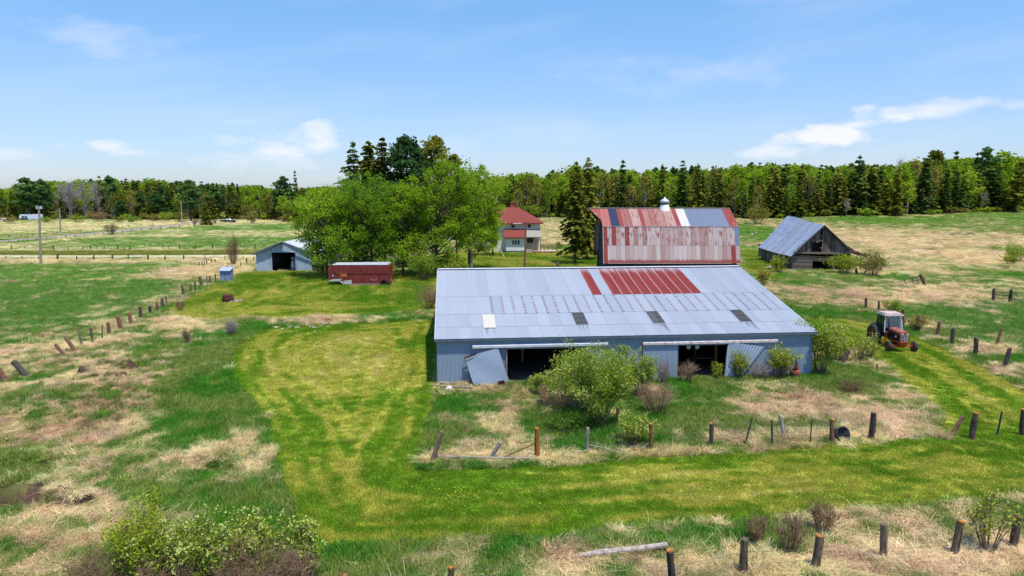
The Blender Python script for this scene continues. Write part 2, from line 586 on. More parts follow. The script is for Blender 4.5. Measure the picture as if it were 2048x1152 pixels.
def cover(x, y):
    """colour and kind of ground cover: returns rgb, lawn 0-1, dryness 0-1, bare 0-1"""
    x, y = np.asarray(x, float), np.asarray(y, float)
    wob = 0.5 * (fbm(x, y, 1.6, 11, 3) - 0.5)
    far = np.clip(y / 40, 1, 6)
    sA, sB, sC, sD, sE = (psdf(p, x, y) + wob * k for p, k in ((LAWN_A, 1.0), (LAWN_B, 1.6), (LAWN_C, 1.0), (LAWN_D, 3), (LAWN_E, 3)))
    lawn_s = np.maximum.reduce([sA, sB, sC, sD, sE])
    lawn = sstep(lawn_s, -0.12, 0.18)
    # dryness of the rough grass
    n1, n2, n3 = fbm(x, y, 5.5, 21, 4), fbm(x, y * 0.8, 1.5, 31, 4, .6), fbm(x, y, 0.45, 33, 3, .6)
    dry = 0.335 + 0.8 * (n1 - 0.5) + 1.5 * (n2 - 0.5) + 1.3 * (n3 - 0.5)
    for px, py, a, b, s in PATCH_W:
        r2 = ((x - px) / a) ** 2 + ((y - py) / b) ** 2
        dry = dry + s * 0.62 * np.exp(-r2 * 0.8)
    past = np.zeros(x.shape)
    for p in PASTURE:
        past = np.maximum(past, sstep(psdf(p, x, y) + wob * 4 * far / 2, -0.4 * far, 1.2 * far))
    dry = dry - 0.26 * past
    dry = dry - .07 * sstep(-x, 4, 14) * sstep(-y, -70, -50) + .05 * (vnoise(x / .16, y / .16, 44) - .5)
    dryc = sstep(dry, 0.27, 0.75)
    hue = fbm(x, y, 3.3, 55, 4)
    hue2 = fbm(x, y, 0.8, 77, 4, .6)
    green = lerp(lerp(COLS['lush'][None, :], COLS['olive'][None, :], sstep(hue * .6 + hue2 * .4, .38, .60)), COLS['past'][None, :], past * .9)
    straw = lerp(lerp(COLS['tan'][None, :], COLS['pink'][None, :], sstep(hue, .42, .6)), COLS['pale'][None, :], sstep(hue2, .5, .72) * .8)
    straw = lerp(straw, COLS['hay'][None, :] * (.8 + .4 * hue2[..., None]), sstep(y, 90, 170) * .7 * sstep(-x, -20, 20))
    brn = np.zeros(x.shape)
    for (su, sv, ru, rv) in ((225, 815, 95, 60), (60, 1090, 110, 30), (1010, 790, 60, 30), (1310, 800, 60, 30), (1650, 590, 110, 24), (1600, 800, 90, 16), (1120, 1110, 120, 16)):
        bx, by = flat(su, sv)
        ry = abs(flat(su, sv - rv)[1] - by)
        brn = np.maximum(brn, np.exp(-(((x - bx) / (ru * by / FPX)) ** 2 + ((y - by) / ry) ** 2)))
    straw = lerp(straw, np.array([[.36, .235, .14]]) * (.75 + .5 * n3[..., None]), brn * .8)
    rough = lerp(green, straw, dryc)
    # thatch line, a little brown, between straw and green
    # mown grass: swaths run along the edges of the lawn
    sw = np.where(sC > np.maximum(sA, sB), sC, np.where(sB > sA, sB, sA))
    swx = vnoise(sw / 0.62, fbm(x, y, 9, 3, 2) * 5, 91)
    swy = fbm(x, y, 7, 61, 4)
    small = fbm(x, y, 0.7, 63, 4, .6)
    st1 = vnoise((x + y) / 5.0, sw / 0.42, 92)
    st2 = vnoise((x + y) / 2.2 + 9, sw / 0.20, 93)
    lm = 0.50 + 1.25 * (swy - .5) + 0.45 * (swx - .5) + 0.6 * (small - .5) + .62 * (st1 - .5) + .35 * (st2 - .5)
    lm = lm + 0.38 * np.exp(-(((x - flat(1500, 960)[0]) / 16) ** 2 + ((y - flat(1500, 975)[1]) / 2.2) ** 2)) + .35 * np.exp(-(((x - flat(960, 1050)[0]) / 7) ** 2 + ((y - flat(960, 1052)[1]) / 1.1) ** 2))
    lm = lm + .35 * np.exp(-(((x - flat(700, 720)[0]) / 7) ** 2 + ((y - flat(700, 720)[1]) / 9) ** 2)) - .35 * np.exp(-(((x - flat(760, 980)[0]) / 6) ** 2 + ((y - flat(760, 980)[1]) / 2.5) ** 2))
    lm = lm - .25 * np.exp(-((sA - 0.7) / 0.8) ** 2)
    mow = lerp(lerp(COLS['lawn_g'][None, :], COLS['lawn_y'][None, :], sstep(lm, .30, .68)), COLS['lawn_t'][None, :], sstep(lm, .74, 1.1) * .75)
    # curved tyre tracks from the shed door
    for ox in (-0.9, 0.9):
        c = np.hypot(x - flat(540, 630)[0] - ox * 0.0, (y - flat(545, 610)[1]) * 0.55)
        tr = np.exp(-((c - 3.6 - ox) / 0.22) ** 2) * (sB > 0)
        mow = lerp(mow, COLS['lawn_y'][None, :] * 1.25, tr * .6)
    rgb = lerp(rough, mow, lawn)
    vg = sstep(psdf(DRIVE_VERGE, x, y), -.5, .8)
    rgb = lerp(rgb, COLS['verge'][None, :], vg * .9)
    # bare things: road, drive, soil in steep places, forest floor
    bare = np.zeros(x.shape)
    rd = pline(ROAD, x, y) + wob
    rgb = lerp(rgb, COLS['gravel'][None, :] * 1.0, 1 - sstep(rd, 3.0, 3.8))
    bare = np.maximum(bare, 1 - sstep(rd, 3.0, 3.8))
    dd = pline(DRIVE, x, y) + wob * .5
    dm = (1 - sstep(dd, 1.3, 1.9))
    rgb = lerp(rgb, COLS['drive'][None, :], dm)
    bare = np.maximum(bare, dm)
    e = 0.15
    z0 = relief(x, y)
    slope = np.hypot(relief(x + e, y) - z0, relief(x, y + e) - z0) / e
    so = sstep(slope + .4 * (n2 - .5), 0.85, 1.5) * (y < 60)
    bx, by = flat(440, 940)
    so = np.maximum(so, (1 - sstep(((x - bx) / 1.5) ** 2 + ((y - by) / .35) ** 2 + 2 * (n3 - .5), .5, 1.4)) * .8)
    for (su, sv, sw_, sh_) in ((35, 1018, 50, 6), (75, 1012, 22, 8), (128, 1014, 34, 7), (243, 748, 8, 12), (251, 778, 6, 8), (100, 965, 30, 3)):
        bx, by = flat(su, sv)
        ry = abs(flat(su, sv - sh_)[1] - by)
        so = np.maximum(so, (1 - sstep(((x - bx) / (sw_ * by / FPX)) ** 2 + ((y - by) / ry) ** 2 + 4.0 * (n3 - .5) + 2 * (n2 - .5), .3, 1.3)) * .75)
    rgb = lerp(rgb, COLS['soil'][None, :] * (0.7 + n3[..., None]), so)
    bare = np.maximum(bare, so)
    fr = sstep(y, forest_edge(x) - 2, forest_edge(x) + 6)
    rgb = lerp(rgb, COLS['forest'][None, :], fr)
    return rgb, lawn, np.clip(dryc, 0, 1), np.maximum(bare, fr)


EDGE_PX = [(-700, 446), (-200, 443), (0, 441), (150, 438), (300, 440), (420, 439), (520, 438), (600, 445), (800, 444), (1000, 437), (1100, 435), (1200, 433), (1330, 434), (1480, 438), (1560, 436), (1640, 433),
           (1750, 431), (1900, 427), (2048, 421), (2300, 417), (2800, 415)]
_e = [P(u, v) for u, v in EDGE_PX]
EX, EY = np.array([p.x for p in _e]), np.array([p.y for p in _e])


def forest_edge(x):
    return np.interp(x, EX, EY)


def build_ground():
    nr, nc = 760, 620
    ys = 13.0 * (1.0 + 0.0072) ** np.arange(nr)
    ys = ys[ys < 1500]
    ys = np.concatenate([[-60, -20, 0, 8], ys, [2000, 3500, 7000]])
    nr = len(ys)
    s = np.linspace(-1, 1, nc)
    s = np.sign(s) * (np.abs(s) * 0.86 + 0.14 * np.abs(s) ** 6 * 4) * 1.0
    X = s[None, :] * (np.maximum(ys, 8)[:, None] * 1.02 + 4)
    X = np.where(ys[:, None] < 8, s[None, :] * 60, X)
    Y = np.repeat(ys[:, None], nc, 1)
    x, y = X.ravel(), Y.ravel()
    rgb, lawn, dry, bare = cover(x, y)
    z = relief(x, y)
    rough = (1 - lawn) * (1 - bare)
    near = np.clip(1 - y / 220, 0, 1)
    z = z + rough * near * (0.16 * (fbm(x, y, 1.1, 71, 3) - 0.5) + 0.10 * dry * (fbm(x, y, .5, 72, 2) - .3)) + 0.03 * (fbm(x, y, 2.5, 73, 2) - .5) * near
    z = z - 0.16 * near * (1 - lawn) * rough * 0.3
    co = np.stack([x, y, z], 1).astype(np.float32)
    me = bpy.data.meshes.new('ground')
    idx = np.arange(nr * nc).reshape(nr, nc)
    q = np.stack([idx[:-1, :-1], idx[:-1, 1:], idx[1:, 1:], idx[1:, :-1]], -1).reshape(-1, 4).astype(np.int32)
    me.vertices.add(len(co))
    me.vertices.foreach_set('co', co.ravel())
    me.loops.add(q.size)
    me.loops.foreach_set('vertex_index', q.ravel())
    me.polygons.add(len(q))
    me.polygons.foreach_set('loop_start', np.arange(0, q.size, 4, dtype=np.int32))
    me.update(calc_edges=True)
    me.polygons.foreach_set('use_smooth', np.ones(len(q), bool))
    at = me.color_attributes.new('cover', 'FLOAT_COLOR', 'POINT')
    at.data.foreach_set('color', np.concatenate([rgb, np.ones((len(x), 1))], 1).astype(np.float32).ravel())
    a2 = me.attributes.new('rough', 'FLOAT', 'POINT')
    a2.data.foreach_set('value', (rough).astype(np.float32))
    t = NT('ground_cover')
    pos = t.n('ShaderNodeNewGeometry').outputs['Position']
    c = t.n('ShaderNodeAttribute', attribute_name='cover').outputs['Color']
    ra = t.n('ShaderNodeAttribute', attribute_name='rough').outputs['Fac']
    f1 = t.noise(pos, 9.0, 4, .65)
    f2 = t.noise(t.mapping(pos, (1, .5, 1)), 2.0, 5, .65)
    k = t.math('ADD', t.math('MULTIPLY', f1, .9), t.math('MULTIPLY', f2, .7))
    k = t.math('ADD', k, 0.22)
    col = t.mix(1.0, c, t.n('ShaderNodeCombineColor', {0: k, 1: k, 2: k}).outputs[0], 'MULTIPLY')
    h = t.math('MULTIPLY', t.math('ADD', f1, f2), t.math('ADD', t.math('MULTIPLY', ra, .8), .35))
    t.bsdf(col, .95, spec=.05, bump=h, bstr=.7, bdist=.12)
    me.materials.append(t.m)
    g = link('ground', me)
    tag(g, kind='structure')


build_ground()


# ------------------------------------------------------------------ grass
def blade_mesh(name, n, rad, hmin, hmax, lean, width, mat, seed, flatten=0.0, segs=2, dirbias=None):
    r = np.random.default_rng(seed)
    ang = r.uniform(0, 2 * np.pi, n)
    rr = rad * np.sqrt(r.uniform(0, 1, n))
    bx, by = rr * np.cos(ang), rr * np.sin(ang)
    h = r.uniform(hmin, hmax, n)
    da = r.uniform(0, 2 * np.pi, n) if dirbias is None else dirbias + r.normal(0, .7, n)
    ln = r.uniform(.2, 1, n) * lean
    dx, dy = np.cos(da), np.sin(da)
    wa = r.uniform(0, np.pi, n)
    wx, wy = np.cos(wa) * width, np.sin(wa) * width
    V, F, S = [], [], []
    lv = [(0, 1.0), (.55, .75), (1.0, .08)] if segs == 2 else [(0, 1.0), (1.0, .1)]
    base = 0
    sh = r.uniform(0.62, 1.25, n)
    for k, (t, w) in enumerate(lv):
        up = h * (t - flatten * t * t * .85)
        out = ln * h * t ** 1.6
        px, py, pz = bx + dx * out, by + dy * out, up
        for sgn in (-1, 1):
            V.append(np.stack([px + sgn * wx * w, py + sgn * wy * w, pz], 1))
            S.append(sh * (.6 + .5 * t))
    m = len(lv) * 2
    V = np.stack(V, 1).reshape(-1, 3)
    S = np.stack(S, 1).reshape(-1)
    o = np.arange(n) * m
    for k in range(len(lv) - 1):
        F.append(np.stack([o + 2 * k, o + 2 * k + 1, o + 2 * k + 3, o + 2 * k + 2], 1))
    F = np.concatenate(F).astype(np.int32)
    me = quad_mesh(name, V, F, mat)
    a = me.attributes.new('shade', 'FLOAT', 'POINT')
    a.data.foreach_set('value', S.astype(np.float32))
    return me


def quad_mesh(name, V, F, mat):
    me = bpy.data.meshes.new(name)
    me.vertices.add(len(V))
    me.vertices.foreach_set('co', np.asarray(V, np.float32).ravel())
    me.loops.add(F.size)
    me.loops.foreach_set('vertex_index', F.astype(np.int32).ravel())
    me.polygons.add(len(F))
    me.polygons.foreach_set('loop_start', np.arange(0, F.size, F.shape[1], dtype=np.int32))
    me.update(calc_edges=True)
    if mat is not None:
        me.materials.append(mat)
    return me


def grass_material():
    t = NT('grass_blades')
    c = t.n('ShaderNodeAttribute', attribute_name='tint', attribute_type='INSTANCER').outputs['Color']
    s = t.n('ShaderNodeAttribute', attribute_name='shade').outputs['Fac']
    col = t.mix(1.0, c, t.n('ShaderNodeCombineColor', {0: s, 1: s, 2: s}).outputs[0], 'MULTIPLY')
    d = t.n('ShaderNodeBsdfDiffuse', {'Color': col})
    tr = t.n('ShaderNodeBsdfTranslucent', {'Color': col})
    mx = t.n('ShaderNodeMixShader', {0: .35, 1: d.outputs[0], 2: tr.outputs[0]})
    t.L.new(mx.outputs[0], t.out.inputs[0])
    return t.m


M_GRASS = grass_material()


def instancer(name, pts, idx, rot, scl, tint, meshes, kind='stuff', label=None, cat=None):
    """one object that scatters the given meshes over points"""
    coll = bpy.data.collections.new(name + '_kinds')
    for i, me in enumerate(meshes):
        o = bpy.data.objects.new('%s_kind_%02d' % (name, i), me)
        coll.objects.link(o)
    pm = bpy.data.meshes.new(name)
    pm.vertices.add(len(pts))
    pm.vertices.foreach_set('co', np.asarray(pts, np.float32).ravel())
    a = pm.attributes.new('pick', 'INT', 'POINT')
    a.data.foreach_set('value', np.asarray(idx, np.int32))
    a = pm.attributes.new('turn', 'FLOAT_VECTOR', 'POINT')
    a.data.foreach_set('vector', np.asarray(rot, np.float32).ravel())
    a = pm.attributes.new('size', 'FLOAT_VECTOR', 'POINT')
    a.data.foreach_set('vector', np.asarray(scl, np.float32).ravel())
    a = pm.attributes.new('tint', 'FLOAT_COLOR', 'POINT')
    a.data.foreach_set('color', np.concatenate([tint, np.ones((len(pts), 1))], 1).astype(np.float32).ravel())
    ng = bpy.data.node_groups.new(name, 'GeometryNodeTree')
    ng.interface.new_socket('Geometry', in_out='INPUT', socket_type='NodeSocketGeometry')
    ng.interface.new_socket('Geometry', in_out='OUTPUT', socket_type='NodeSocketGeometry')
    N, L = ng.nodes, ng.links
    gi, go = N.new('NodeGroupInput'), N.new('NodeGroupOutput')
    ci = N.new('GeometryNodeCollectionInfo')
    ci.inputs['Collection'].default_value = coll
    ci.inputs['Separate Children'].default_value = True
    ci.inputs['Reset Children'].default_value = True
    iop = N.new('GeometryNodeInstanceOnPoints')
    iop.inputs['Pick Instance'].default_value = True

    def attr(nm, dt):
        n = N.new('GeometryNodeInputNamedAttribute')
        n.data_type = dt
        n.inputs['Name'].default_value = nm
        return n.outputs['Attribute']
    L.new(gi.outputs[0], iop.inputs['Points'])
    L.new(ci.outputs[0], iop.inputs['Instance'])
    L.new(attr('pick', 'INT'), iop.inputs['Instance Index'])
    e2r = N.new('FunctionNodeEulerToRotation')
    L.new(attr('turn', 'FLOAT_VECTOR'), e2r.inputs[0])
    L.new(e2r.outputs[0], iop.inputs['Rotation'])
    L.new(attr('size', 'FLOAT_VECTOR'), iop.inputs['Scale'])
    L.new(iop.outputs[0], go.inputs[0])
    o = link(name, pm)
    md = o.modifiers.new('scatter', 'NODES')
    md.node_group = ng
    tag(o, label, cat, None, kind)
    return o


def ground_z(x, y):
    return relief(x, y)


NOGRASS = []    # polygons (world) kept free, such as building floors


def scatter(n, y0, y1, power, r):
    """points seen by the camera's fan; density falls off with distance to the given power"""
    u = r.uniform(0, 1, n)
    k = 2 - power
    y = (y0 ** k + (y1 ** k - y0 ** k) * u) ** (1 / k)
    x = r.uniform(-.80, .80, n) * (y * 1.0 + 2)
    return x, y


def build_grass():
    r = RNG
    for nm in 'x':
        pass
    # mown
    x, y = scatter(270000, 19, 165, 1.75, r)
    rgb, lawn, dry, bare = cover(x, y)
    keep = (lawn > .5) & (bare < .3)
    for p in NOGRASS:
        keep &= psdf(p, x, y) < 0
    x, y, rgb = x[keep], y[keep], rgb[keep]
    n = len(x)
    meshes = [blade_mesh('mown_tuft', 34, .24, .03, .085, .8, .010, M_GRASS, 100 + i, segs=1) for i in range(4)]
    sc = (.8 + .5 * r.uniform(0, 1, n)) * np.clip(y / 40, 1, 2.8)
    jit = r.uniform(.78, 1.3, (n, 1)) * (1 + r.uniform(-.06, .06, (n, 3)))
    instancer('mown_grass', np.stack([x, y, ground_z(x, y) - .01], 1), r.integers(0, 4, n),
              np.stack([r.normal(0, .05, n), r.normal(0, .05, n), r.uniform(0, 6.28, n)], 1),
              np.stack([sc, sc, sc * r.uniform(.7, 1.3, n)], 1), rgb * jit * 1.45, meshes, 'stuff', 'short mown yellow green grass of the tracks around the sheds', 'grass')
    # rough
    x, y = scatter(330000, 17, 345, 1.70, r)
    rgb, lawn, dry, bare = cover(x, y)
    keep = (lawn < .5) & (bare < .35) & (pline(DRIVE, x, y) > 3.2)
    for p in NOGRASS:
        keep &= psdf(p, x, y) < 0
    x, y, rgb, dry = x[keep], y[keep], rgb[keep], dry[keep]
    n = len(x)
    green = [blade_mesh('green_tuft', 46, .26, .10, .27, .7, .011, M_GRASS, 200 + i) for i in range(4)]
    straw = [blade_mesh('dry_tuft', 46, .22, .12, .58, 1.3, .009, M_GRASS, 300 + i, flatten=.45, dirbias=(i * .9)) for i in range(4)]
    mat = [blade_mesh('straw_mat', 56, .36, .10, .5, 2.0, .009, M_GRASS, 400 + i, flatten=.85, dirbias=i * 1.3) for i in range(4)]
    isdry = dry + r.normal(0, .15, n) > .5
    tall = fbm(x, y, 2.6, 88, 3) + r.normal(0, .05, n) > .58
    idx = np.where(isdry, np.where(tall, 4, 8), 0) + r.integers(0, 4, n)
    sc = (.75 + .6 * r.uniform(0, 1, n) ** 2) * np.clip(y / 45, 1, 3.4)
    jit = r.uniform(.7, 1.35, (n, 1)) * (1 + r.uniform(-.07, .07, (n, 3)))
    names = sorted(range(12), key=lambda i: i)
    instancer('rough_grass', np.stack([x, y, ground_z(x, y) - .02], 1), idx,
              np.stack([r.normal(0, .1, n), r.normal(0, .1, n), np.where(isdry, fbm(x, y, 6, 99, 2) * 9 + r.normal(0, 1.1, n), r.uniform(0, 6.28, n))], 1),
              np.stack([sc, sc, np.minimum(sc, 1.35) * np.where(isdry, .95, 1.0) * r.uniform(.7, 1.25, n) * np.where(y > 95, .62, 1)], 1), rgb * jit * (1.5 + .2 * isdry[:, None]), green + straw + mat, 'stuff',
              'rough unmown grass, partly lush green and partly bleached straw', 'grass')
# ------------------------------------------------------------------ materials
def rnd_obj(t):
    return t.n('ShaderNodeObjectInfo').outputs['Random']


def sheet_material(name, kind):
    """corrugated sheet: object coordinates run 0..1 across and up the sheet"""
    t = NT(name)
    ob = t.n('ShaderNodeTexCoord').outputs['Object']
    pos = t.n('ShaderNodeNewGeometry').outputs['Position']
    rn = rnd_obj(t)
    sep = t.n('ShaderNodeSeparateXYZ', {0: ob})
    x, y = sep.outputs[0], sep.outputs[1]
    off = t.n('ShaderNodeCombineXYZ', {0: t.math('MULTIPLY', rn, 37.0), 1: t.math('MULTIPLY', rn, 11.0)}).outputs[0]
    v = t.n('ShaderNodeVectorMath', {0: ob, 1: off}, operation='ADD').outputs[0]
    streak = t.noise(t.mapping(v, (14, 1.2, 1)), 1.0, 4, .6)
    blot = t.noise(t.mapping(v, (2.5, 2.5, 1)), 1.0, 5, .6)
    fine = t.noise(t.mapping(v, (24, 9, 1)), 1.0, 3, .6)
    metal, rough = 0.15, .55
    if kind == 'galv':
        base = t.ramp(t.math('ADD', t.math('MULTIPLY', blot, .5), t.math('MULTIPLY', rn, .5)), [(.15, (.285, .315, .345)), (.85, (.345, .375, .405))])
        col = t.mix(t.math('MULTIPLY', t.math('SUBTRACT', streak, .62, True), 1.6, True), base, (.25, .27, .31))
    elif kind == 'dotted':
        base = t.ramp(t.math('ADD', t.math('MULTIPLY', blot, .5), t.math('MULTIPLY', rn, .5)), [(.15, (.285, .315, .345)), (.85, (.345, .375, .405))])
        fy = t.math('FRACT', t.math('MULTIPLY', y, 9.0))
        dot = t.math('MULTIPLY', t.math('LESS_THAN', fy, .48), t.math('LESS_THAN', x, .20))
        dot = t.math('MULTIPLY', dot, t.math('GREATER_THAN', t.noise(t.mapping(v, (1, 14, 1)), 1.0, 2, .5), .40))
        halo = t.math('MULTIPLY', t.math('SUBTRACT', 1.0, t.math('MULTIPLY', x, 3.0, True), True), t.math('MULTIPLY', fine, .10))
        col = t.mix(t.math('ADD', t.math('MULTIPLY', dot, .75), halo, True), base, t.mix(rn, (.10, .07, .07), (.26, .05, .03)))
    elif kind == 'rust':
        base = t.ramp(streak, [(.25, (.12, .015, .013)), (.5, (.20, .024, .018)), (.68, (.30, .060, .028)), (.85, (.21, .026, .02))])
        k = t.math('ADD', t.math('MULTIPLY', t.math('SUBTRACT', y, .80), 4.0), t.math('MULTIPLY', t.math('SUBTRACT', streak, .5), 4.0), True)
        base = t.mix(k, base, (.40, .40, .43))
        edge = t.math('LESS_THAN', x, .07)
        col = t.mix(t.math('MULTIPLY', edge, .75), base, (.52, .42, .42))
        metal, rough = .1, .75
    elif kind == 'faded':
        base = t.ramp(t.math('ADD', t.math('MULTIPLY', t.math('ADD', t.math('MULTIPLY', streak, .5), t.math('MULTIPLY', fine, .5)), .60), t.math('MULTIPLY', rn, .40)),
                      [(.30, (0.281, 0.133, 0.109)), (.45, (0.367, 0.257, 0.234)), (.58, (0.429, 0.351, 0.328)), (.8, (0.468, 0.390, 0.367))])
        red = t.math('MULTIPLY', t.math('SUBTRACT', t.math('ADD', t.math('MULTIPLY', blot, .7), t.math('MULTIPLY', streak, .35)), .55, True), 12.0, True)
        col = t.mix(red, base, (0.226, 0.035, 0.027))
        col = t.mix(t.math('MULTIPLY', t.math('LESS_THAN', x, .06), .5), col, (0.172, 0.078, 0.070))
        metal, rough = .05, .7
    elif kind == 'faded_up':
        base = t.ramp(t.math('ADD', t.math('MULTIPLY', t.math('ADD', t.math('MULTIPLY', streak, .5), t.math('MULTIPLY', fine, .5)), .7), t.math('MULTIPLY', rn, .3)),
                      [(.28, (.22, .060, .045)), (.42, (.28, .13, .10)), (.58, (.36, .23, .19)), (.8, (.42, .32, .28))])
        red = t.math('MULTIPLY', t.math('SUBTRACT', t.math('ADD', t.math('MULTIPLY', blot, .7), t.math('MULTIPLY', streak, .35)), .535, True), 9.0, True)
        col = t.mix(red, base, (.20, .034, .026))
        col = t.mix(t.math('MULTIPLY', t.math('LESS_THAN', x, .06), .6), col, (.46, .36, .33))
        metal, rough = .05, .7
    elif kind == 'faded_low':
        base = t.ramp(t.math('ADD', t.math('MULTIPLY', t.math('ADD', t.math('MULTIPLY', streak, .5), t.math('MULTIPLY', fine, .5)), .60), t.math('MULTIPLY', rn, .40)),
                      [(.28, (0.296, 0.156, 0.133)), (.42, (0.382, 0.281, 0.257)), (.58, (0.445, 0.367, 0.343)), (.8, (0.484, 0.413, 0.390))])
        red = t.math('MULTIPLY', t.math('SUBTRACT', t.math('ADD', .24, t.math('MULTIPLY', t.math('SUBTRACT', blot, .5), .35)), y), 9.0, True)
        col = t.mix(red, base, t.ramp(fine, [(.3, (0.203, 0.031, 0.023)), (.7, (0.296, 0.078, 0.047))]))
        col = t.mix(t.math('MULTIPLY', t.math('LESS_THAN', x, .06), .5), col, (0.187, 0.094, 0.078))
        col = t.mix(t.math('LESS_THAN', y, .03), col, (0.406, 0.281, 0.257))
        metal, rough = .05, .7
    elif kind == 'red':
        base = t.ramp(streak, [(.3, (0.187, 0.024, 0.019)), (.7, (0.281, 0.060, 0.043))])
        col = t.mix(t.math('MULTIPLY', t.math('SUBTRACT', blot, .60, True), 7.0, True), base, (0.425, 0.289, 0.255))
        metal, rough = .05, .7
    elif kind == 'salmon':
        col = t.ramp(streak, [(.3, (0.288, 0.080, 0.060)), (.7, (0.360, 0.128, 0.104))])
        metal, rough = 0, .7
    elif kind == 'navy':
        col = t.ramp(streak, [(.3, (.020, .026, .05)), (.7, (.032, .040, .07))])
        metal, rough = 0, .5
    elif kind == 'cream':
        col = t.ramp(streak, [(.3, (0.46, 0.43, 0.36)), (.7, (0.54, 0.51, 0.44))])
        metal, rough = 0, .5
    elif kind == 'new':
        col = t.ramp(streak, [(.3, (0.223, 0.248, 0.298)), (.7, (0.260, 0.285, 0.335))])
        metal, rough = .5, .42
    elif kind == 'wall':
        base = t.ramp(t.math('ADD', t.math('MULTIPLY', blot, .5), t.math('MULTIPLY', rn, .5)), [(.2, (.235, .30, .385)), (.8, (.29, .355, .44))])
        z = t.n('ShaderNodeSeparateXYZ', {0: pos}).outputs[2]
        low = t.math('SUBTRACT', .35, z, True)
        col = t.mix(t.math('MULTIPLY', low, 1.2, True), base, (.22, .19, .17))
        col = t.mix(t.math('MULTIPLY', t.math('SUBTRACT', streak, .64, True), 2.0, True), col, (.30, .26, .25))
    elif kind == 'weathered':
        col = t.ramp(t.math('ADD', t.math('MULTIPLY', streak, .65), t.math('MULTIPLY', fine, .35)), [(.32, (.20, .26, .33)), (.5, (.34, .42, .50)), (.68, (.50, .57, .64))])
        metal, rough = .15, .7
    elif kind == 'skylight':
        fx = t.math('ABSOLUTE', t.math('SUBTRACT', t.math('FRACT', t.math('MULTIPLY', x, 2.0)), .5))
        bar = t.math('GREATER_THAN', t.math('ABSOLUTE', t.math('SUBTRACT', t.math('FRACT', t.math('MULTIPLY', y, 3.0)), .5)), .45)
        base = t.ramp(fine, [(.3, (.035, .035, .033)), (.7, (.09, .085, .07))])
        col = t.mix(t.math('MULTIPLY', bar, .6), base, (.19, .17, .13))
        metal, rough = 0, .4
    t.bsdf(col, rough, metal, .4)
    return t.m


MS = {k: sheet_material('sheet_' + k, k) for k in ('galv', 'dotted', 'rust', 'faded', 'faded_up', 'faded_low', 'red', 'salmon', 'navy', 'cream', 'new', 'wall', 'weathered', 'skylight')}


def plain(name, c1, c2, scale=3.0, rough=.8, metal=0.0, stretch=(1, 1, 1), spec=.3, bump=.3, bd=.02, lo=.35, hi=.65, rnd=0.0):
    t = NT(name)
    ob = t.n('ShaderNodeTexCoord').outputs['Object']
    rn = rnd_obj(t)
    off = t.n('ShaderNodeCombineXYZ', {0: t.math('MULTIPLY', rn, 23.0), 1: t.math('MULTIPLY', rn, 7.0), 2: t.math('MULTIPLY', rn, 3.0)}).outputs[0]
    v = t.n('ShaderNodeVectorMath', {0: ob, 1: off}, operation='ADD').outputs[0]
    f = t.noise(t.mapping(v, stretch), scale, 5, .62)
    if rnd:
        f = t.math('ADD', f, t.math('MULTIPLY', t.math('SUBTRACT', rn, .5), rnd))
    col = t.ramp(f, [(lo, c1), (hi, c2)])
    t.bsdf(col, rough, metal, spec, f if bump else None, bump, bd)
    return t.m


M_BLUETRIM = plain('blue_grey_trim', (.075, .10, .135), (.10, .135, .18), 2, .5)
M_PALETRIM = plain('pale_trim', (.50, .52, .55), (.62, .63, .66), 2, .5, .2)
M_RUSTTRIM = plain('rusty_pale_trim', (.42, .30, .27), (.62, .60, .60), 4, .6, .1)
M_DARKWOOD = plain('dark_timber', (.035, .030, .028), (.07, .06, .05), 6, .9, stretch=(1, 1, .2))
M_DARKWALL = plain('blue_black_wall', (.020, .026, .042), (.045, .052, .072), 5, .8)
M_OLDWOOD = plain('weathered_boards', (.060, .043, .034), (.21, .16, .125), 3.5, .95, stretch=(5, 5, .5), rnd=.35, bump=.6)
M_LOG = plain('weathered_logs', (.07, .050, .042), (.24, .18, .15), 4, .95, stretch=(.6, .6, 6), rnd=.3, bump=.6)
M_POST = plain('grey_post_wood', (.060, .042, .028), (.20, .145, .095), 6, .95, stretch=(3, 3, .5), rnd=.35, bump=.7)
M_POSTG = plain('silver_post_wood', (.17, .14, .125), (.40, .34, .30), 6, .95, stretch=(3, 3, .5), rnd=.2, bump=.7)
M_LICHEN = plain('orange_lichen', (.24, .085, .012), (.42, .18, .02), 14, .95, bump=.9)
M_POSTO = plain('lichened_post_wood', (.30, .115, .018), (.11, .07, .04), 5, .95, stretch=(2, 2, .6), rnd=.2, bump=.7)
M_POSTR = plain('red_brown_post_wood', (.10, .045, .03), (.24, .12, .075), 6, .95, stretch=(3, 3, .5), bump=.7)
M_WIRE = plain('fence_wire', (.16, .14, .13), (.22, .19, .17), 3, .6, .3)
M_POLE = plain('pole_wood', (.22, .18, .145), (.38, .32, .26), 4, .9, stretch=(4, 4, .3))
M_POLER = plain('rusty_pole', (.15, .06, .045), (.25, .11, .08), 4, .8, stretch=(4, 4, .3))
M_WHITE = plain('white_paint', (.70, .70, .68), (.80, .80, .78), 2, .6)
M_BEIGE = plain('beige_paint', (.42, .35, .22), (.50, .43, .29), 2, .7)
M_CREAMW = plain('cream_paint', (.58, .56, .48), (.68, .66, .58), 2, .7)
M_STONE = plain('foundation_stone', (.30, .26, .22), (.48, .43, .37), 3, .9)
M_REDROOF = plain('red_shingles', (.145, .026, .019), (.205, .043, .031), 9, .85, bump=.5, bd=.03)
M_REDBRICK = plain('red_chimney', (.34, .06, .035), (.44, .10, .06), 9, .85)
M_GREYROOF = plain('grey_shingles', (.20, .18, .15), (.31, .28, .23), 6, .9)
M_GLASSD = plain('dark_pane', (.015, .018, .022), (.03, .035, .045), 2, .12, spec=.6, bump=0)
M_PINKDECK = plain('faded_deck', (.46, .31, .25), (.58, .42, .35), 4, .8)
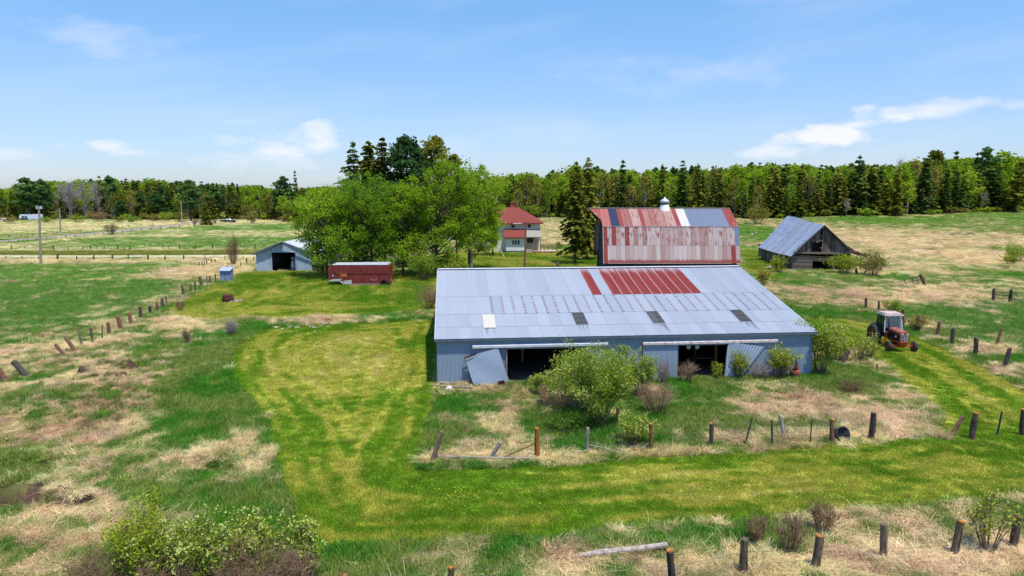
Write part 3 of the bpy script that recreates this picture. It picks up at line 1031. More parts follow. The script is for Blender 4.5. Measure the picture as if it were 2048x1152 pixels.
M_DECKRAIL = plain('deck_rail', (.20, .10, .085), (.34, .2, .17), 4, .8)
M_TRAILER = plain('oxidised_red_paint', (.13, .014, .014), (.23, .040, .028), 1.2, .55, stretch=(3.2, 3.2, .7), lo=.33, hi=.67)
M_ORANGER = plain('bright_rust', (.38, .07, .02), (.60, .22, .05), 6, .8)
M_SILL = plain('scuffed_aluminium', (.42, .40, .40), (.68, .67, .67), 5, .45, .3)
M_RUBBER = plain('rubber', (.022, .023, .026), (.055, .055, .058), 6, .85, bump=.4)
M_TRED = plain('tractor_red', (.34, .045, .015), (.42, .085, .03), 5, .5)
M_TREDRUST = plain('faded_tractor_hood', (.20, .050, .028), (.34, .12, .065), 6, .6)
M_TBLACK = plain('tractor_black', (.012, .012, .014), (.035, .033, .032), 5, .55)
M_TWHITE = plain('tractor_white', (.50, .50, .50), (.66, .66, .66), 3, .45)
M_TROOF = plain('stained_cab_roof', (.30, .15, .10), (.52, .42, .36), 2.2, .6)
M_CHROME = plain('chrome_grille', (.5, .5, .53), (.66, .66, .7), 3, .3, .5)
M_BLUEPAINT = plain('grille_blue', (.03, .04, .12), (.05, .06, .18), 3, .5)
M_RUSTY = plain('dark_rust', (.045, .020, .014), (.13, .045, .028), 8, .9, bump=.7)
M_SHEDBLUE = plain('shed_blue_grey', (.16, .21, .32), (.24, .30, .42), 3, .6)
M_SHEDTOP = plain('shed_top', (.26, .31, .42), (.34, .38, .48), 3, .5)
M_BARK = plain('bark', (.05, .038, .030), (.13, .10, .08), 5, .95, stretch=(3, 3, .6), bump=.8)
M_BARKP = plain('pale_bark', (.30, .28, .25), (.60, .58, .54), 5, .9, stretch=(2, 2, .6))
M_TWIG = plain('twigs', (.10, .070, .045), (.21, .15, .10), 5, .95)
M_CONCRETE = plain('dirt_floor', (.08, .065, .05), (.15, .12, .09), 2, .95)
M_PLASTW = plain('white_plastic', (.7, .7, .72), (.82, .82, .84), 3, .5)
M_BLACKPL = plain('black_plastic', (.02, .022, .03), (.05, .05, .065), 3, .5)
M_YELLOW = plain('yellow_paint', (.70, .45, .03), (.80, .55, .06), 3, .5)
M_CARBLACK = plain('car_black', (.012, .014, .022), (.02, .023, .034), 1, .2, spec=.6, bump=0)
M_DEADGREY = plain('bleached_wood', (.17, .14, .115), (.40, .345, .29), 5, .95, stretch=(1, 1, 1), bump=.6)
M_BLUEBOX = plain('pale_blue', (.5, .56, .66), (.62, .68, .76), 3, .5)


def glass_mat():
    t = NT('cab_glass')
    g = t.n('ShaderNodeBsdfGlossy', {'Color': (.9, .95, 1), 'Roughness': .05})
    tr = t.n('ShaderNodeBsdfTransparent', {'Color': (.20, .26, .27)})
    mx = t.n('ShaderNodeMixShader', {0: .12, 1: tr.outputs[0], 2: g.outputs[0]})
    t.L.new(mx.outputs[0], t.out.inputs[0])
    return t.m


M_GLASS = glass_mat()


def water_mat():
    t = NT('pond_water')
    pos = t.n('ShaderNodeNewGeometry').outputs['Position']
    f = t.noise(pos, 3.0, 3)
    t.bsdf((.055, .06, .065), .18, 0, .6, f, .25, .03)
    return t.m


M_WATER = water_mat()


# ------------------------------------------------------------------ corrugated sheet meshes (1 x 1, height of waves baked for real size)
SHEET = {}


def sheet_mesh(n, amp, mat, rows=1, seed=0, jag=0.0):
    key = (n, amp, mat.name, rows, seed, jag)
    if key in SHEET:
        return SHEET[key]
    r = random.Random(seed)
    vs, fs = [], []
    m = n * 4
    for j in range(rows + 1):
        for i in range(m + 1):
            y = j / rows
            if jag and j in (0, rows):
                y += (1 if j else -1) * r.uniform(-jag, 0)
            vs.append((i / m, y, amp * math.sin(2 * math.pi * (i / 4))))
    for j in range(rows):
        for i in range(m):
            a = j * (m + 1) + i
            fs.append((a, a + 1, a + m + 2, a + m + 1))
    me = bpy.data.meshes.new('corrugated_sheet')
    me.from_pydata(vs, [], fs)
    me.materials.append(mat)
    SHEET[key] = me
    return me


def place_sheet(name, parent, o, ex, ey, mat, pitch=.085, amp=.014, rows=1, label=None, seed=0, jag=0.0, lift=0.0, tilt=0.0):
    """o: lower left corner (world), ex: vector across, ey: vector up the sheet"""
    o, ex, ey = Vector(o), Vector(ex), Vector(ey)
    nrm = ex.cross(ey).normalized()
    n = max(1, round(ex.length / pitch))
    me = sheet_mesh(n, amp, mat, rows, seed, jag)
    o = o + nrm * lift
    M = Matrix(((ex.x, ey.x, nrm.x, o.x), (ex.y, ey.y, nrm.y, o.y), (ex.z, ey.z, nrm.z, o.z), (0, 0, 0, 1)))
    root = parent
    while root.parent is not None:
        root = root.parent
    off = LOCW[root.name]
    ob = link(name, me, parent)
    # position by an unsheared frame: the small skew of the plan is kept in the mesh transform
    ob.matrix_local = Matrix.Translation(-off) @ M
    if (ob.matrix_local - (Matrix.Translation(-off) @ M)).median_scale > 9:
        pass
    if label:
        ob['label'] = label
    return ob
# ------------------------------------------------------------------ the long grey sheet-metal shed
def bil(c, s, t):
    """c: four corners bl, br, tr, tl"""
    a = Vector(c[0]).lerp(Vector(c[1]), s)
    b = Vector(c[3]).lerp(Vector(c[2]), s)
    return a.lerp(b, t)


def build_long_shed():
    yaw = R(5.2)
    ex, ey = Vector((math.cos(yaw), math.sin(yaw), 0)), Vector((-math.sin(yaw), math.cos(yaw), 0))
    FL = P(875, 769)
    FL.z = 0
    W, D = 25.75, 25.6
    he, hr = 3.17, 6.12
    FR = FL + ex * W
    Z = Vector((0, 0, 1))
    root = empty('metal_shed', FL, 'long low grey corrugated metal shed with open sliding doors and red rusted roof sheets', 'shed')
    # roof sheets: front slope, four courses
    ov = .26
    e0 = FL - ex * .10 - ey * ov + Z * (he - ov * .25)
    e1 = FR + ex * .10 - ey * ov + Z * (he - ov * .25)
    r0 = FL - ex * .10 + ey * D / 2 + Z * hr
    r1 = FR + ex * .10 + ey * D / 2 + Z * hr
    c = [e0, e1, r1, r0]
    ns = 33
    vs = [0, .135, .295, .545, 1.0]
    for k in range(4):
        for i in range(ns):
            s0, s1 = i / ns, (i + 1) / ns
            if k == 3:
                kind = 'rust' if (i == 15 or 17 <= i <= 25) else 'galv'
            elif k == 2:
                kind = 'dotted' if i >= 5 else 'galv'
            else:
                kind = 'galv'
            o = bil(c, s0, vs[k])
            lift = .004 * (i % 2) + .012 * k + random.uniform(-.0015, .0015)
            lab = 'red rusted roof sheet' if kind == 'rust' else None
            place_sheet('roof_sheet', root, o, bil(c, s1, vs[k]) - o + ex * .03, bil(c, s0, vs[k + 1]) - o + (bil(c, s0, 1) - bil(c, s0, 0)).normalized() * .08, MS[kind], lift=lift, label=lab)
    # skylights set on the second course
    for s, kind, lab in ((.1245, 'cream', 'white corrugated skylight sheet'), (.3705, 'skylight', 'cloudy dark skylight'), (.580, 'skylight', 'cloudy dark skylight'), (.8215, 'skylight', 'cloudy dark skylight')):
        o = bil(c, s, .115 if kind == 'cream' else .14)
        place_sheet('skylight', root, o, ex * .85, (bil(c, s, .285 if kind == 'cream' else .295) - o), MS[kind], lift=.05 if kind == 'cream' else .04, amp=.016, label=lab)
    # stains running down below the skylights
    g = G()
    for s in (.1245, .3705, .580, .8215):
        for k in range(4):
            a = s + random.uniform(.004, .030)
            ln = random.uniform(.04, .115)
            p0, p1 = bil(c, a, .135), bil(c, a, .135 - ln)
            w = ex * random.uniform(.012, .028)
            n = Vector((0, -.24, .97)) * .0325
            g.add([p0 - w + n, p0 + w + n, p1 + w * .3 + n, p1 - w * .3 + n], [(0, 1, 2, 3)])
    o = g.part('stain', plain('dark_run_stain', (.09, .08, .09), (.17, .15, .16), 5, .8), root)
    o['kind'] = 'stuff'
    # back slope
    b0 = FL - ex * .10 + ey * (D + ov) + Z * (he - ov * .25)
    b1 = FR + ex * .10 + ey * (D + ov) + Z * (he - ov * .25)
    for i in range(11):
        o = b1.lerp(b0, i / 11)
        place_sheet('roof_sheet', root, o, (b0 - b1) / 11 + (b0 - b1).normalized() * .03, r1.lerp(r0, i / 11) - o, MS['galv'], lift=.004 * (i % 2))
    g = G()
    g.beam(r0 + Z * .06 - ey * .10, r1 + Z * .06 - ey * .10, .26, .02, up=(0, .24, 1))
    g.beam(r0 + Z * .06 + ey * .12, r1 + Z * .06 + ey * .12, .26, .02, up=(0, -.24, 1))
    g.part('ridge_cap', M_PALETRIM, root)
    # dark fascia below the front edge of the roof
    g = G()
    g.beam(e0 + ey * .03 - Z * .10, e1 + ey * .03 - Z * .10, .03, .17)
    g.beam(e0 + ey * .14 - Z * .17, e1 + ey * .14 - Z * .17, .20, .02)
    g.part('fascia', M_BLUETRIM, root)
    for a, b in ((e0, r0), (e1, r1), (b0, r0), (b1, r1)):
        g = G()
        sgn = -1 if a in (e0, b0) else 1
        g.beam(a + ex * sgn * .03 - Z * .06, b + ex * sgn * .03 - Z * .06, .04, .16)
        g.part('bargeboard', M_PALETRIM, root)

    def wx(u, v=745):
        """distance along the front wall seen in column u"""
        lo, hi = 0.0, W
        for _ in range(30):
            m = (lo + hi) / 2
            p = FL + ex * m
            if 1024 + FPX * p.x / (p.y * CT + (CAM_H - 1.2) * ST) < u:
                lo = m
            else:
                hi = m
        return lo
    op1 = (wx(1014), wx(1168))
    op2 = (wx(1356), wx(1480))
    # front wall sheets (each about 0.86 m), cut round the two openings
    H = he - .12
    oh = 2.28
    n = 30
    ww = W / n
    for i in range(n):
        a, b = i * ww, (i + 1) * ww
        segs = [(a, b, 0.04)]
        for (p, q) in (op1, op2):
            new = []
            for (s, e, z0) in segs:
                if e <= p or s >= q or z0 > 1:
                    new.append((s, e, z0))
                else:
                    if s < p:
                        new.append((s, p, z0))
                    if e > q:
                        new.append((q, e, z0))
                    new.append((max(s, p), min(e, q), oh))
            segs = new
        for (s, e, z0) in segs:
            if e - s < .05:
                continue
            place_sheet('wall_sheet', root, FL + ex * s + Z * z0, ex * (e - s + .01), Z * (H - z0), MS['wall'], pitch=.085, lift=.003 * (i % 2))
    # side and back walls
    for (p, d, nn, lab) in ((FL + ey * D, -ey, 12, 0), (FR, ey, 12, 0)):
        for i in range(nn):
            a = p + d * (D * i / nn)
            tt = [abs(((a - FL).dot(ey)) - D / 2), abs((((a + d * D / nn) - FL).dot(ey)) - D / 2)]
            h0, h1 = [hr - (hr - he) * q / (D / 2) - .08 for q in tt]
            g = G()
            steps = 14
            pts = []
            nrm = d.cross(Z)
            for k in range(steps * 2 + 1):
                f = k / (steps * 2)
                pp = a + d * (D / nn * f) + nrm * (.012 if k % 2 else -.012)
                pts.append((pp + Z * .04, pp + Z * (h0 + (h1 - h0) * f)))
            vsx, fsx = [], []
            for q0, q1 in pts:
                vsx += [q0, q1]
            for k in range(len(pts) - 1):
                fsx.append((2 * k, 2 * k + 2, 2 * k + 3, 2 * k + 1))
            g.add(vsx, fsx)
            g.part('wall_sheet', MS['wall'], root)
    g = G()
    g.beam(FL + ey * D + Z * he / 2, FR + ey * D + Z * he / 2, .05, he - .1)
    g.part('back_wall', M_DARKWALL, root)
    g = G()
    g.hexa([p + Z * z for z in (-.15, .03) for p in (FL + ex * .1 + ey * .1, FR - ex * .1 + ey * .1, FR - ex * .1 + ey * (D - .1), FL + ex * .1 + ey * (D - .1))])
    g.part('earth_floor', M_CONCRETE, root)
    NOGRASS.append(np.array([(p.x, p.y) for p in (FL - ey * .1, FR - ey * .1, FR + ey * D, FL + ey * D)]))
    # sliding door tracks
    for (a, b, z, m) in ((wx(945), wx(1214), 2.60, M_PALETRIM), (wx(1283), wx(1551), 2.58, M_RUSTTRIM)):
        g = G()
        p, q = FL + ex * a - ey * .13 + Z * z, FL + ex * b - ey * .13 + Z * (z + .02)
        g.beam(p, q, .22, .05, up=(0, -.4, 1))
        g.beam(p - ey * .10 - Z * .09, q - ey * .10 - Z * .09, .02, .15)
        g.part('door_track', m, root)
        for k in range(6):
            pp = p.lerp(q, (k + .5) / 6)
            g = G()
            g.box(pp + ey * .06 - Z * .06, (.05, .12, .10), yaw)
            g.part('track_bracket', M_RUSTTRIM, root)

    def door(name, bl, br, tr, tl, label, bend=0.0, pitch=.16, amp=.022, mat=None):
        """a corrugated door panel on a light frame, given by its four corners"""
        bl, br, tr, tl = map(Vector, (bl, br, tr, tl))
        g = G()
        nx = max(4, round((br - bl).length / pitch)) * 4
        nrm = (br - bl).cross(tl - bl).normalized()
        vs2, fs2 = [], []
        rows = 6
        for j in range(rows + 1):
            for i in range(nx + 1):
                p = bil([bl, br, tr, tl], i / nx, j / rows)
                b = bend * math.sin(math.pi * min(1, i / nx)) * (j / rows) + bend * .6 * math.sin(5 * i / nx + j)
                vs2.append(p + nrm * (amp * math.sin(2 * math.pi * i / 4) + b * .3))
        for j in range(rows):
            for i in range(nx):
                a = j * (nx + 1) + i
                fs2.append((a, a + 1, a + nx + 2, a + nx + 1))
        g.add(vs2, fs2)
        o = g.part(name, mat or MS['wall'], root, label=label)
        f = G()
        for s, e in ((bl, br), (tl, tr), (bl, tl), (br, tr), (bl.lerp(tl, .5), br.lerp(tr, .5))):
            f.beam(s - nrm * .05, e - nrm * .05, .04, .06)
        f.part('door_frame', M_OLDWOOD, o)
        return o
    # door 1, fallen from its track and leaning against the wall
    y0 = FL.y

    def at(u, v, dy):
        """point on the vertical plane dy in front of the wall"""
        lo, hi = 0., 60.
        p0 = FL - ey * dy
        k = Vector(((u - 1024), FPX * CT - (v - 576) * ST, -FPX * ST - (v - 576) * CT))
        t = (p0.dot(ey)) / (k.dot(ey))
        return Vector((0, 0, CAM_H)) + k * t
    d1 = door('sliding_door', at(950, 778, .75), at(1018, 763, .65), at(996, 696, .22), at(929, 715, .28), 'bent corrugated door fallen off its track and leaning', .10, .10, .016)
    g = G()
    g.add([at(929, 714, .40), at(952, 706, .40), at(953, 709, .38), at(930, 718, .42)], [(0, 1, 2, 3)])
    g.add([at(995, 763, 1.1), at(1009, 760, 1.1), at(1010, 772, 1.0), at(996, 774, 1.0)], [(0, 1, 2, 3)])
    g.part('rusted_edge', M_RUSTY, d1)
    # door behind bush, right of the first opening, a hanging dark strip of its track
    door('sliding_door', at(1168, 758, .10), at(1206, 757, .10), at(1206, 697, .10), at(1168, 698, .10), None, 0, .085, .012)
    door('sliding_door', at(1286, 758, .12), at(1355, 756, .12), at(1355, 687, .12), at(1286, 687, .12), 'plain hanging sliding door at the second opening', .0, .085, .012)
    door('sliding_door', at(1449, 752, .45), at(1478, 757, .30), at(1530, 693, .20), at(1457, 684, .20), 'bent sliding door sagging out from the second opening', .12, .10, .016)
    door('sliding_door', at(1480, 751, .10), at(1548, 748, .10), at(1548, 684, .10), at(1480, 686, .10), None, 0, .085, .012)
    g = G()
    g.beam(at(1013, 767, .03), at(1013, 692, .03), .10, .10)
    g.part('door_post', M_POSTG, root)
    g = G()
    g.beam(at(1550, 750, .03), at(1550, 683, .03), .10, .10)
    g.part('door_post', M_PALETRIM, root)
    # interior posts, beams and two pale discs on the inner wall
    for (u, dy, w, m) in ((1060, 5.5, .16, M_POSTG), (1446, 1.3, .16, M_POSTO), (1410, 6.0, .14, M_POSTG), (1100, 9.0, .16, M_DARKWOOD)):
        s = wx(u) * 1.0 + (u - 875) / 740 * 0
        p = FL + ex * s + ey * dy
        p.x = p.x * (p.y / (p.y - dy * .9)) if dy > 2 else p.x
        g = G()
        g.beam(p + Z * .03, p + Z * (he + dy * .20), w, w)
        g.part('inner_post', m, root)
    for s in (.2, .4, .6, .8):
        g = G()
        g.beam(FL + ex * W * s + ey * .3 + Z * (he - .25), FL + ex * W * s + ey * (D / 2) + Z * (hr - .3), .08, .22)
        g.part('rafter', M_DARKWOOD, root)
    for u in (1379, 1396):
        s = wx(u)
        p = FL + ex * s + ey * .9 + Z * 1.95
        p.x += (u - 1024) / FPX * .9
        g = G()
        g.tube([p, p + ey * .04], [.15, .15], 20)
        g.part('pale_disc', M_BLUEBOX, root)
    p = FL + ex * wx(1412) + ey * 2.6
    g = G()
    g.box(p + Z * .8 + ex * .8, (1.6, .9, .06), .2)
    for dx in (-.7, .7):
        for dy in (-.35, .35):
            g.box(p + ex * (.8 + dx) + ey * dy + Z * .4, (.06, .06, .76))
    g.part('work_table', M_OLDWOOD, root)
    return FL, ex, ey, W, D, root, at


SH = build_long_shed()


# ------------------------------------------------------------------ gambrel barn
def build_gambrel():
    Y0 = 93.0                       # front eave distance
    sc = Y0 / FPX

    def X(u, y):
        return (u - 1024) * (y * CT + 4 * ST) / FPX
    zl = zat((0, Y0), 527)
    x0, x1 = X(1207, Y0), X(1487, Y0)
    yb = Y0 + 1.5
    zb = zat((0, yb), 453.5)
    yr = yb + 4.4
    zr = zat((0, yr), 417)
    xr0, xr1 = X(1204, yr), X(1464, yr)   # ridge ends (the hood runs beyond on the left)
    xb0, xb1 = X(1202, yb), X(1477, yb)
    L = x1 - x0
    root = empty('gambrel_barn', ((x0 + x1) / 2, Y0 + 5.5, 0), 'big old gambrel barn with patchwork red rusted metal roof and ridge ventilator', 'barn')
    Z = Vector((0, 0, 1))
    xa, xz = x0 + .1, x1 - .1
    e0, e1 = Vector((xa, Y0, zl)), Vector((xz, Y0, zl))
    b0, b1 = Vector((xa, yb, zb)), Vector((xz, yb, zb))
    r0, r1 = Vector((xa, yr, zr)), Vector((xz, yr, zr))
    low, up = [e0, e1, b1, b0], [b0, b1, r1, r0]
    N = 31
    cat_up = {}
    for i in range(N):
        cat_up[i] = 'faded_up'
    for i in (0, 1):
        cat_up[i] = 'salmon'
    for i in (2, 3):
        cat_up[i] = 'navy'
    for i in (4, 9, 17, 29, 30):
        cat_up[i] = 'red'
    for i in (18, 19):
        cat_up[i] = 'cream'
    for i in range(20, 29):
        cat_up[i] = 'new'
    for i in range(N):
        for (lo, hi, cats) in ((0, .49, None), (.49, 1.0, 'mid')):
            o = bil(low, i / N, lo)
            if cats is None:
                k = 'faded_low'
                if i == 0 or i == 29:
                    k = 'red'
            else:
                k = {0: 'red', 2: 'red', 5: 'red', 30: 'new', 28: 'cream'}.get(i, 'faded')
                if i in (28,):
                    k = 'faded'
            place_sheet('roof_sheet', root, o, bil(low, (i + 1) / N, lo) - o + Vector((.02, 0, 0)), bil(low, i / N, hi + .015) - o, MS[k], pitch=.11, amp=.015, lift=.004 * (i % 2) + (.012 if cats else 0))
        o = bil(up, i / N, 0)
        place_sheet('roof_sheet', root, o, bil(up, (i + 1) / N, 0) - o + Vector((.02, 0, 0)), bil(up, i / N, 1) - o, MS[cat_up[i]], pitch=.11, amp=.015, lift=.03 + .004 * (i % 2))
    # back slopes
    yB, yE = yr + 4.4, yr + 5.9
    B0, B1 = Vector((xa, yB, zb)), Vector((xz, yB, zb))
    E0, E1 = Vector((xa, yE, zl)), Vector((xz, yE, zl))
    for i in range(8):
        o = B1.lerp(B0, i / 8)
        place_sheet('roof_sheet', root, o, (B0 - B1) / 8, r1.lerp(r0, i / 8) - o, MS['faded'], lift=.01)
        o = E1.lerp(E0, i / 8)
        place_sheet('roof_sheet', root, o, (E0 - E1) / 8, B1.lerp(B0, i / 8) - o, MS['faded_low'])
    # hay hood: triangle of roof running out at the ridge on the left
    tip = Vector((xat(yr, zr, 1177), yr, zr + .02))
    mid_f = b0.lerp(r0, .34)
    mid_b = B0.lerp(r0, .34)
    g = G()
    n1 = (tip - mid_f).cross(r0 - mid_f).normalized() * .03
    g.add([mid_f, r0, tip], [(0, 2, 1)])
    g.add([mid_b, r0, tip], [(0, 1, 2)])
    o = g.part('hay_hood', MS['red'], root)
    g = G()
    g.beam(tip - Z * .08, mid_f - Z * .08, .06, .18)
    g.beam(tip - Z * .08, mid_b - Z * .08, .06, .18)
    g.part('hood_rafter', M_DARKWOOD, root)
    g = G()
    g.beam(tip + Z * .05, r1 + Z * .05, .34, .05)
    g.part('ridge_cap', M_RUSTTRIM, root)
    g = G()
    g.beam(b0 + Z * .05 - Vector((0, .03, 0)), b1 + Z * .05 - Vector((0, .03, 0)), .08, .05)
    g.part('roof_seam', M_RUSTTRIM, root)
    # end walls and sides
    wf, wb = Y0 + .7, yE - .7
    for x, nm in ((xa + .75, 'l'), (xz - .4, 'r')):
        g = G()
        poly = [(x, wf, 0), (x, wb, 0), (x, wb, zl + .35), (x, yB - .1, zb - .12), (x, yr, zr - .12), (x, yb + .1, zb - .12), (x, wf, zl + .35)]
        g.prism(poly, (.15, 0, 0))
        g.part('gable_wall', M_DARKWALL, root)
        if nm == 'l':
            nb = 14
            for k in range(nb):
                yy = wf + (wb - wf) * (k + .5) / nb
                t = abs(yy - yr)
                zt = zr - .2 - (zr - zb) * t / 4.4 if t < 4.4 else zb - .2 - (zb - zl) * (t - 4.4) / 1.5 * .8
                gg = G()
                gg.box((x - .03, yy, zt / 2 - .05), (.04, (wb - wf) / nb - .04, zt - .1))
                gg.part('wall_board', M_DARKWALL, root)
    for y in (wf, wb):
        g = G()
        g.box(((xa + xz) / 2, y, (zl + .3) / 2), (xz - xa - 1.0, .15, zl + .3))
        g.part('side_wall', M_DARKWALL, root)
    # rafter tails under the eave
    for i in range(30):
        x = xa + .5 + (xz - xa - 1) * i / 29
        g = G()
        g.beam((x, Y0 + .08, zl + .0), (x, Y0 + .75, zl + .45), .06, .12)
        g.part('rafter_tail', M_PALETRIM if i % 2 else M_DARKWOOD, root)
    # pale verge board on the far left edge of the roof, seen from inside
    for a, b in ((E0, B0), (B0, r0), (b0, r0), (e0, b0)):
        g = G()
        g.beam(a - Z * .08 + Vector((.03, 0, 0)), b - Z * .08 + Vector((.03, 0, 0)), .05, .16)
        g.part('verge_board', M_BLUETRIM if a is not e0 else M_RUSTTRIM, root)
    # round ridge ventilator
    vx = xat(yr, zr, 1329)
    g = G()
    g.lathe([(.82, zr - .50), (.70, zr + .15), (.56, zr + .55)], 20, (vx, yr, 0))
    v = g.part('ventilator', M_PLASTW, root, True)
    g = G()
    g.lathe([(.48, zr + .50), (.48, zr + .95)], 18, (vx, yr, 0))
    g.part('ventilator_neck', M_BLUETRIM, v, True)
    g = G()
    g.lathe([(.50, zr + .80), (.66, zr + .84), (.66, zr + 1.12), (.52, zr + 1.20), (.10, zr + 1.50), (.05, zr + 1.66), (.0, zr + 1.68)], 20, (vx, yr, 0))
    g.part('ventilator_cap', plain('ventilator_metal', (.34, .38, .44), (.5, .54, .6), 3, .5, .3), v, True)
    NOGRASS.append(np.array([(xa, wf), (xz, wf), (xz, wb), (xa, wb)]))
    return xa, xz, Y0, root


build_gambrel()


# ------------------------------------------------------------------ farmhouse
def build_house():
    base = P(1050, 506)
    Y = base.y
    k = Y / FPX * 1.0

    def X(u, y=None, z=3):
        return xat(y or Y, z, u)

    def Zz(v, y=None):
        return zat((0, y or Y), v)
    x0, x1 = X(1012), X(1050)
    root = empty('farmhouse', (X(1040), Y + 4, base.z), 'white farmhouse with red hipped roof seen beyond the green trees', 'house')
    D = 9.5
    yf = Y + 2.8       # the two storey body stands behind the one storey front room
    bx0, bx1 = X(972, yf), X(1080, yf)
    zw0, zw1 = base.z, Zz(445, yf)
    g = G()
    g.box(((bx0 + bx1) / 2, yf + D / 2, (zw0 + zw1) / 2), (bx1 - bx0, D, zw1 - zw0))
    g.part('wall', M_CREAMW, root)
    # hip roof
    o = .7
    ze = zw1 - .05
    zp = Zz(414.5, yf + D / 2)
    a = [(bx0 - o, yf - o, ze), (bx1 + o, yf - o, ze), (bx1 + o, yf + D + o, ze), (bx0 - o, yf + D + o, ze)]
    rx0, rx1 = X(990, yf + D / 2, 8), X(1037, yf + D / 2, 8)
    t0, t1 = (rx0, yf + D / 2, zp), (rx1, yf + D / 2, zp)
    g = G()
    b = [(p[0], p[1], p[2] - .22) for p in a]
    g.add(a + [t0, t1] + b, [(0, 1, 5, 4), (1, 2, 5), (2, 3, 4, 5), (3, 0, 4), (0, 6, 7, 1), (1, 7, 8, 2), (2, 8, 9, 3), (3, 9, 6, 0), (9, 8, 7, 6)])
    roof = g.part('roof', M_REDROOF, root)
    g = G()
    cx = X(1025, yf + D / 2 + 1, 9)
    g.box((cx, yf + D / 2 + 1.0, zp + .1), (.9, .9, 1.7))
    g.box((cx, yf + D / 2 + 1.0, zp + 1.0), (1.1, 1.1, .16))
    g.part('chimney', M_REDBRICK, roof)
    g = G()
    g.beam((X(1026, yf - o), yf - o - .06, ze - .12), (X(1044, yf - o), yf - o - .06, ze - .12), .04, .16)
    g.part('gutter', M_WHITE, root)

    def window(u0, u1, v0, v1, y, frame=M_WHITE, n=1):
        ww = (X(u1, y) - X(u0, y)) / n
        for i in range(n):
            a0 = X(u0, y) + ww * i + (.05 if n > 1 else 0)
            a1 = a0 + ww - (.10 if n > 1 else 0)
            z0, z1 = Zz(v1, y), Zz(v0, y)
            f = G()
            for (p, q) in (((a0, z0), (a1, z0)), ((a0, z1), (a1, z1)), ((a0, z0), (a0, z1)), ((a1, z0), (a1, z1))):
                f.beam((p[0], y - .05, p[1]), (q[0], y - .05, q[1]), .08, .09, up=(0, 1, 0))
            w = f.part('window', frame, root)
            pn = G()
            pn.box(((a0 + a1) / 2, y - .02, (z0 + z1) / 2), (a1 - a0 - .06, .03, z1 - z0 - .06))
            pn.part('pane', M_GLASSD, w)
    window(1022, 1030, 449, 456, yf)
    window(1055, 1062, 448, 456, yf)
    # front room with red pent roof
    z1 = Zz(474, Y)
    g = G()
    g.box(((x0 + x1) / 2, Y + 1.4, (Zz(501.5) + z1) / 2), (x1 - x0, 2.78, z1 - Zz(501.5)))
    g.part('front_room', M_WHITE, root)
    for i in range(9):
        gg = G()
        zz = Zz(501.5) + (z1 - Zz(501.5)) * (i + .5) / 9
        gg.box(((x0 + x1) / 2, Y - .012, zz), (x1 - x0 + .02, .03, (z1 - Zz(501.5)) / 9 - .03))
        gg.part('siding_board', M_WHITE, root)
    g = G()
    g.box(((x0 + x1) / 2, Y + 1.4, (base.z - .2 + Zz(501.5)) / 2), (x1 - x0 - .05, 2.7, Zz(501.5) - base.z + .2))
    g.part('foundation', M_STONE, root)
    g = G()
    xa, xb = X(1008), X(1052.5)
    g.add([(xa, Y - .5, z1 - .03), (xb, Y - .5, z1 - .03), (xb, yf, Zz(457.5, yf)), (xa, yf, Zz(457.5, yf)), (xa, Y - .5, z1 - .2), (xb, Y - .5, z1 - .2), (xb, yf, Zz(459, yf)), (xa, yf, Zz(459, yf))],
          [(0, 1, 2, 3), (0, 4, 5, 1), (1, 5, 6, 2), (3, 7, 4, 0), (4, 7, 6, 5)])
    g.part('lower_roof', M_REDROOF, root)
    window(1023.5, 1040, 480, 489.5, Y, M_WHITE, 3)
    # porch with pale roof and posts
    g = G()
    pa, pb = X(1053), X(1084)
    zp1 = Zz(473.5, Y + .3)
    g.add([(pa, Y + .0, zp1), (pb, Y + .0, zp1), (pb, yf, Zz(458.5, yf)), (pa, yf, Zz(458.5, yf)), (pa, Y, zp1 - .15), (pb, Y, zp1 - .15), (pb, yf, Zz(460, yf)), (pa, yf, Zz(460, yf))],
          [(0, 1, 2, 3), (0, 4, 5, 1), (1, 5, 6, 2), (3, 7, 4, 0), (4, 7, 6, 5)])
    g.part('porch_roof', M_GREYROOF, root)
    g = G()
    yw = Y + 1.4
    g.box(((X(1051, yw) + X(1076, yw)) / 2, yw + .7, (base.z + .6 + zp1) / 2), (X(1076, yw) - X(1051, yw), 1.35, zp1 - base.z - .6))
    g.part('porch_wall', M_BEIGE, root)
    window(1054, 1066.5, 476, 485, yw, M_DARKWOOD, 2)
    for u in (1067.5, 1081):
        g = G()
        g.beam((X(u), Y + .12, base.z + .5), (X(u), Y + .12, zp1), .12, .12)
        g.part('porch_post', M_DECKRAIL, root)
    # steps
    for i in range(4):
        g = G()
        g.box(((X(1052.5) + X(1065)) / 2, Y - .9 + i * .3, base.z + .12 + i * .19), (X(1065) - X(1052.5), .3, .10))
        g.part('step', M_PINKDECK, root)
    # deck
    dx0, dx1 = X(1066), X(1113)
    zd = Zz(502, Y - .3)
    zr = Zz(492, Y - .3)
    g = G()
    g.box(((dx0 + dx1) / 2, Y + 1.6, zd - .06), (dx1 - dx0, 4.2, .12))
    dk = g.part('deck', M_PINKDECK, root)
    for i in range(7):
        xx = dx0 + (dx1 - dx0) * i / 6
        g = G()
        g.beam((xx, Y - .45, base.z), (xx, Y - .45, zr), .09, .09)
        g.part('rail_post', M_DECKRAIL, dk)
        g = G()
        g.beam((xx, Y + 3.6, base.z), (xx, Y + 3.6, zr + .1), .09, .09)
        g.part('rail_post', M_DECKRAIL, dk)
    for yy in (Y - .45, Y + 3.6):
        for f in (1.0, .62, .3):
            g = G()
            g.beam((dx0, yy, zd + (zr - zd) * f), (dx1, yy, zd + (zr - zd) * f), .05, .09)
            g.part('rail', M_DECKRAIL, dk)
    g = G()
    g.beam((dx1, Y - .45, zr), (dx1, Y + 3.6, zr), .05, .09)
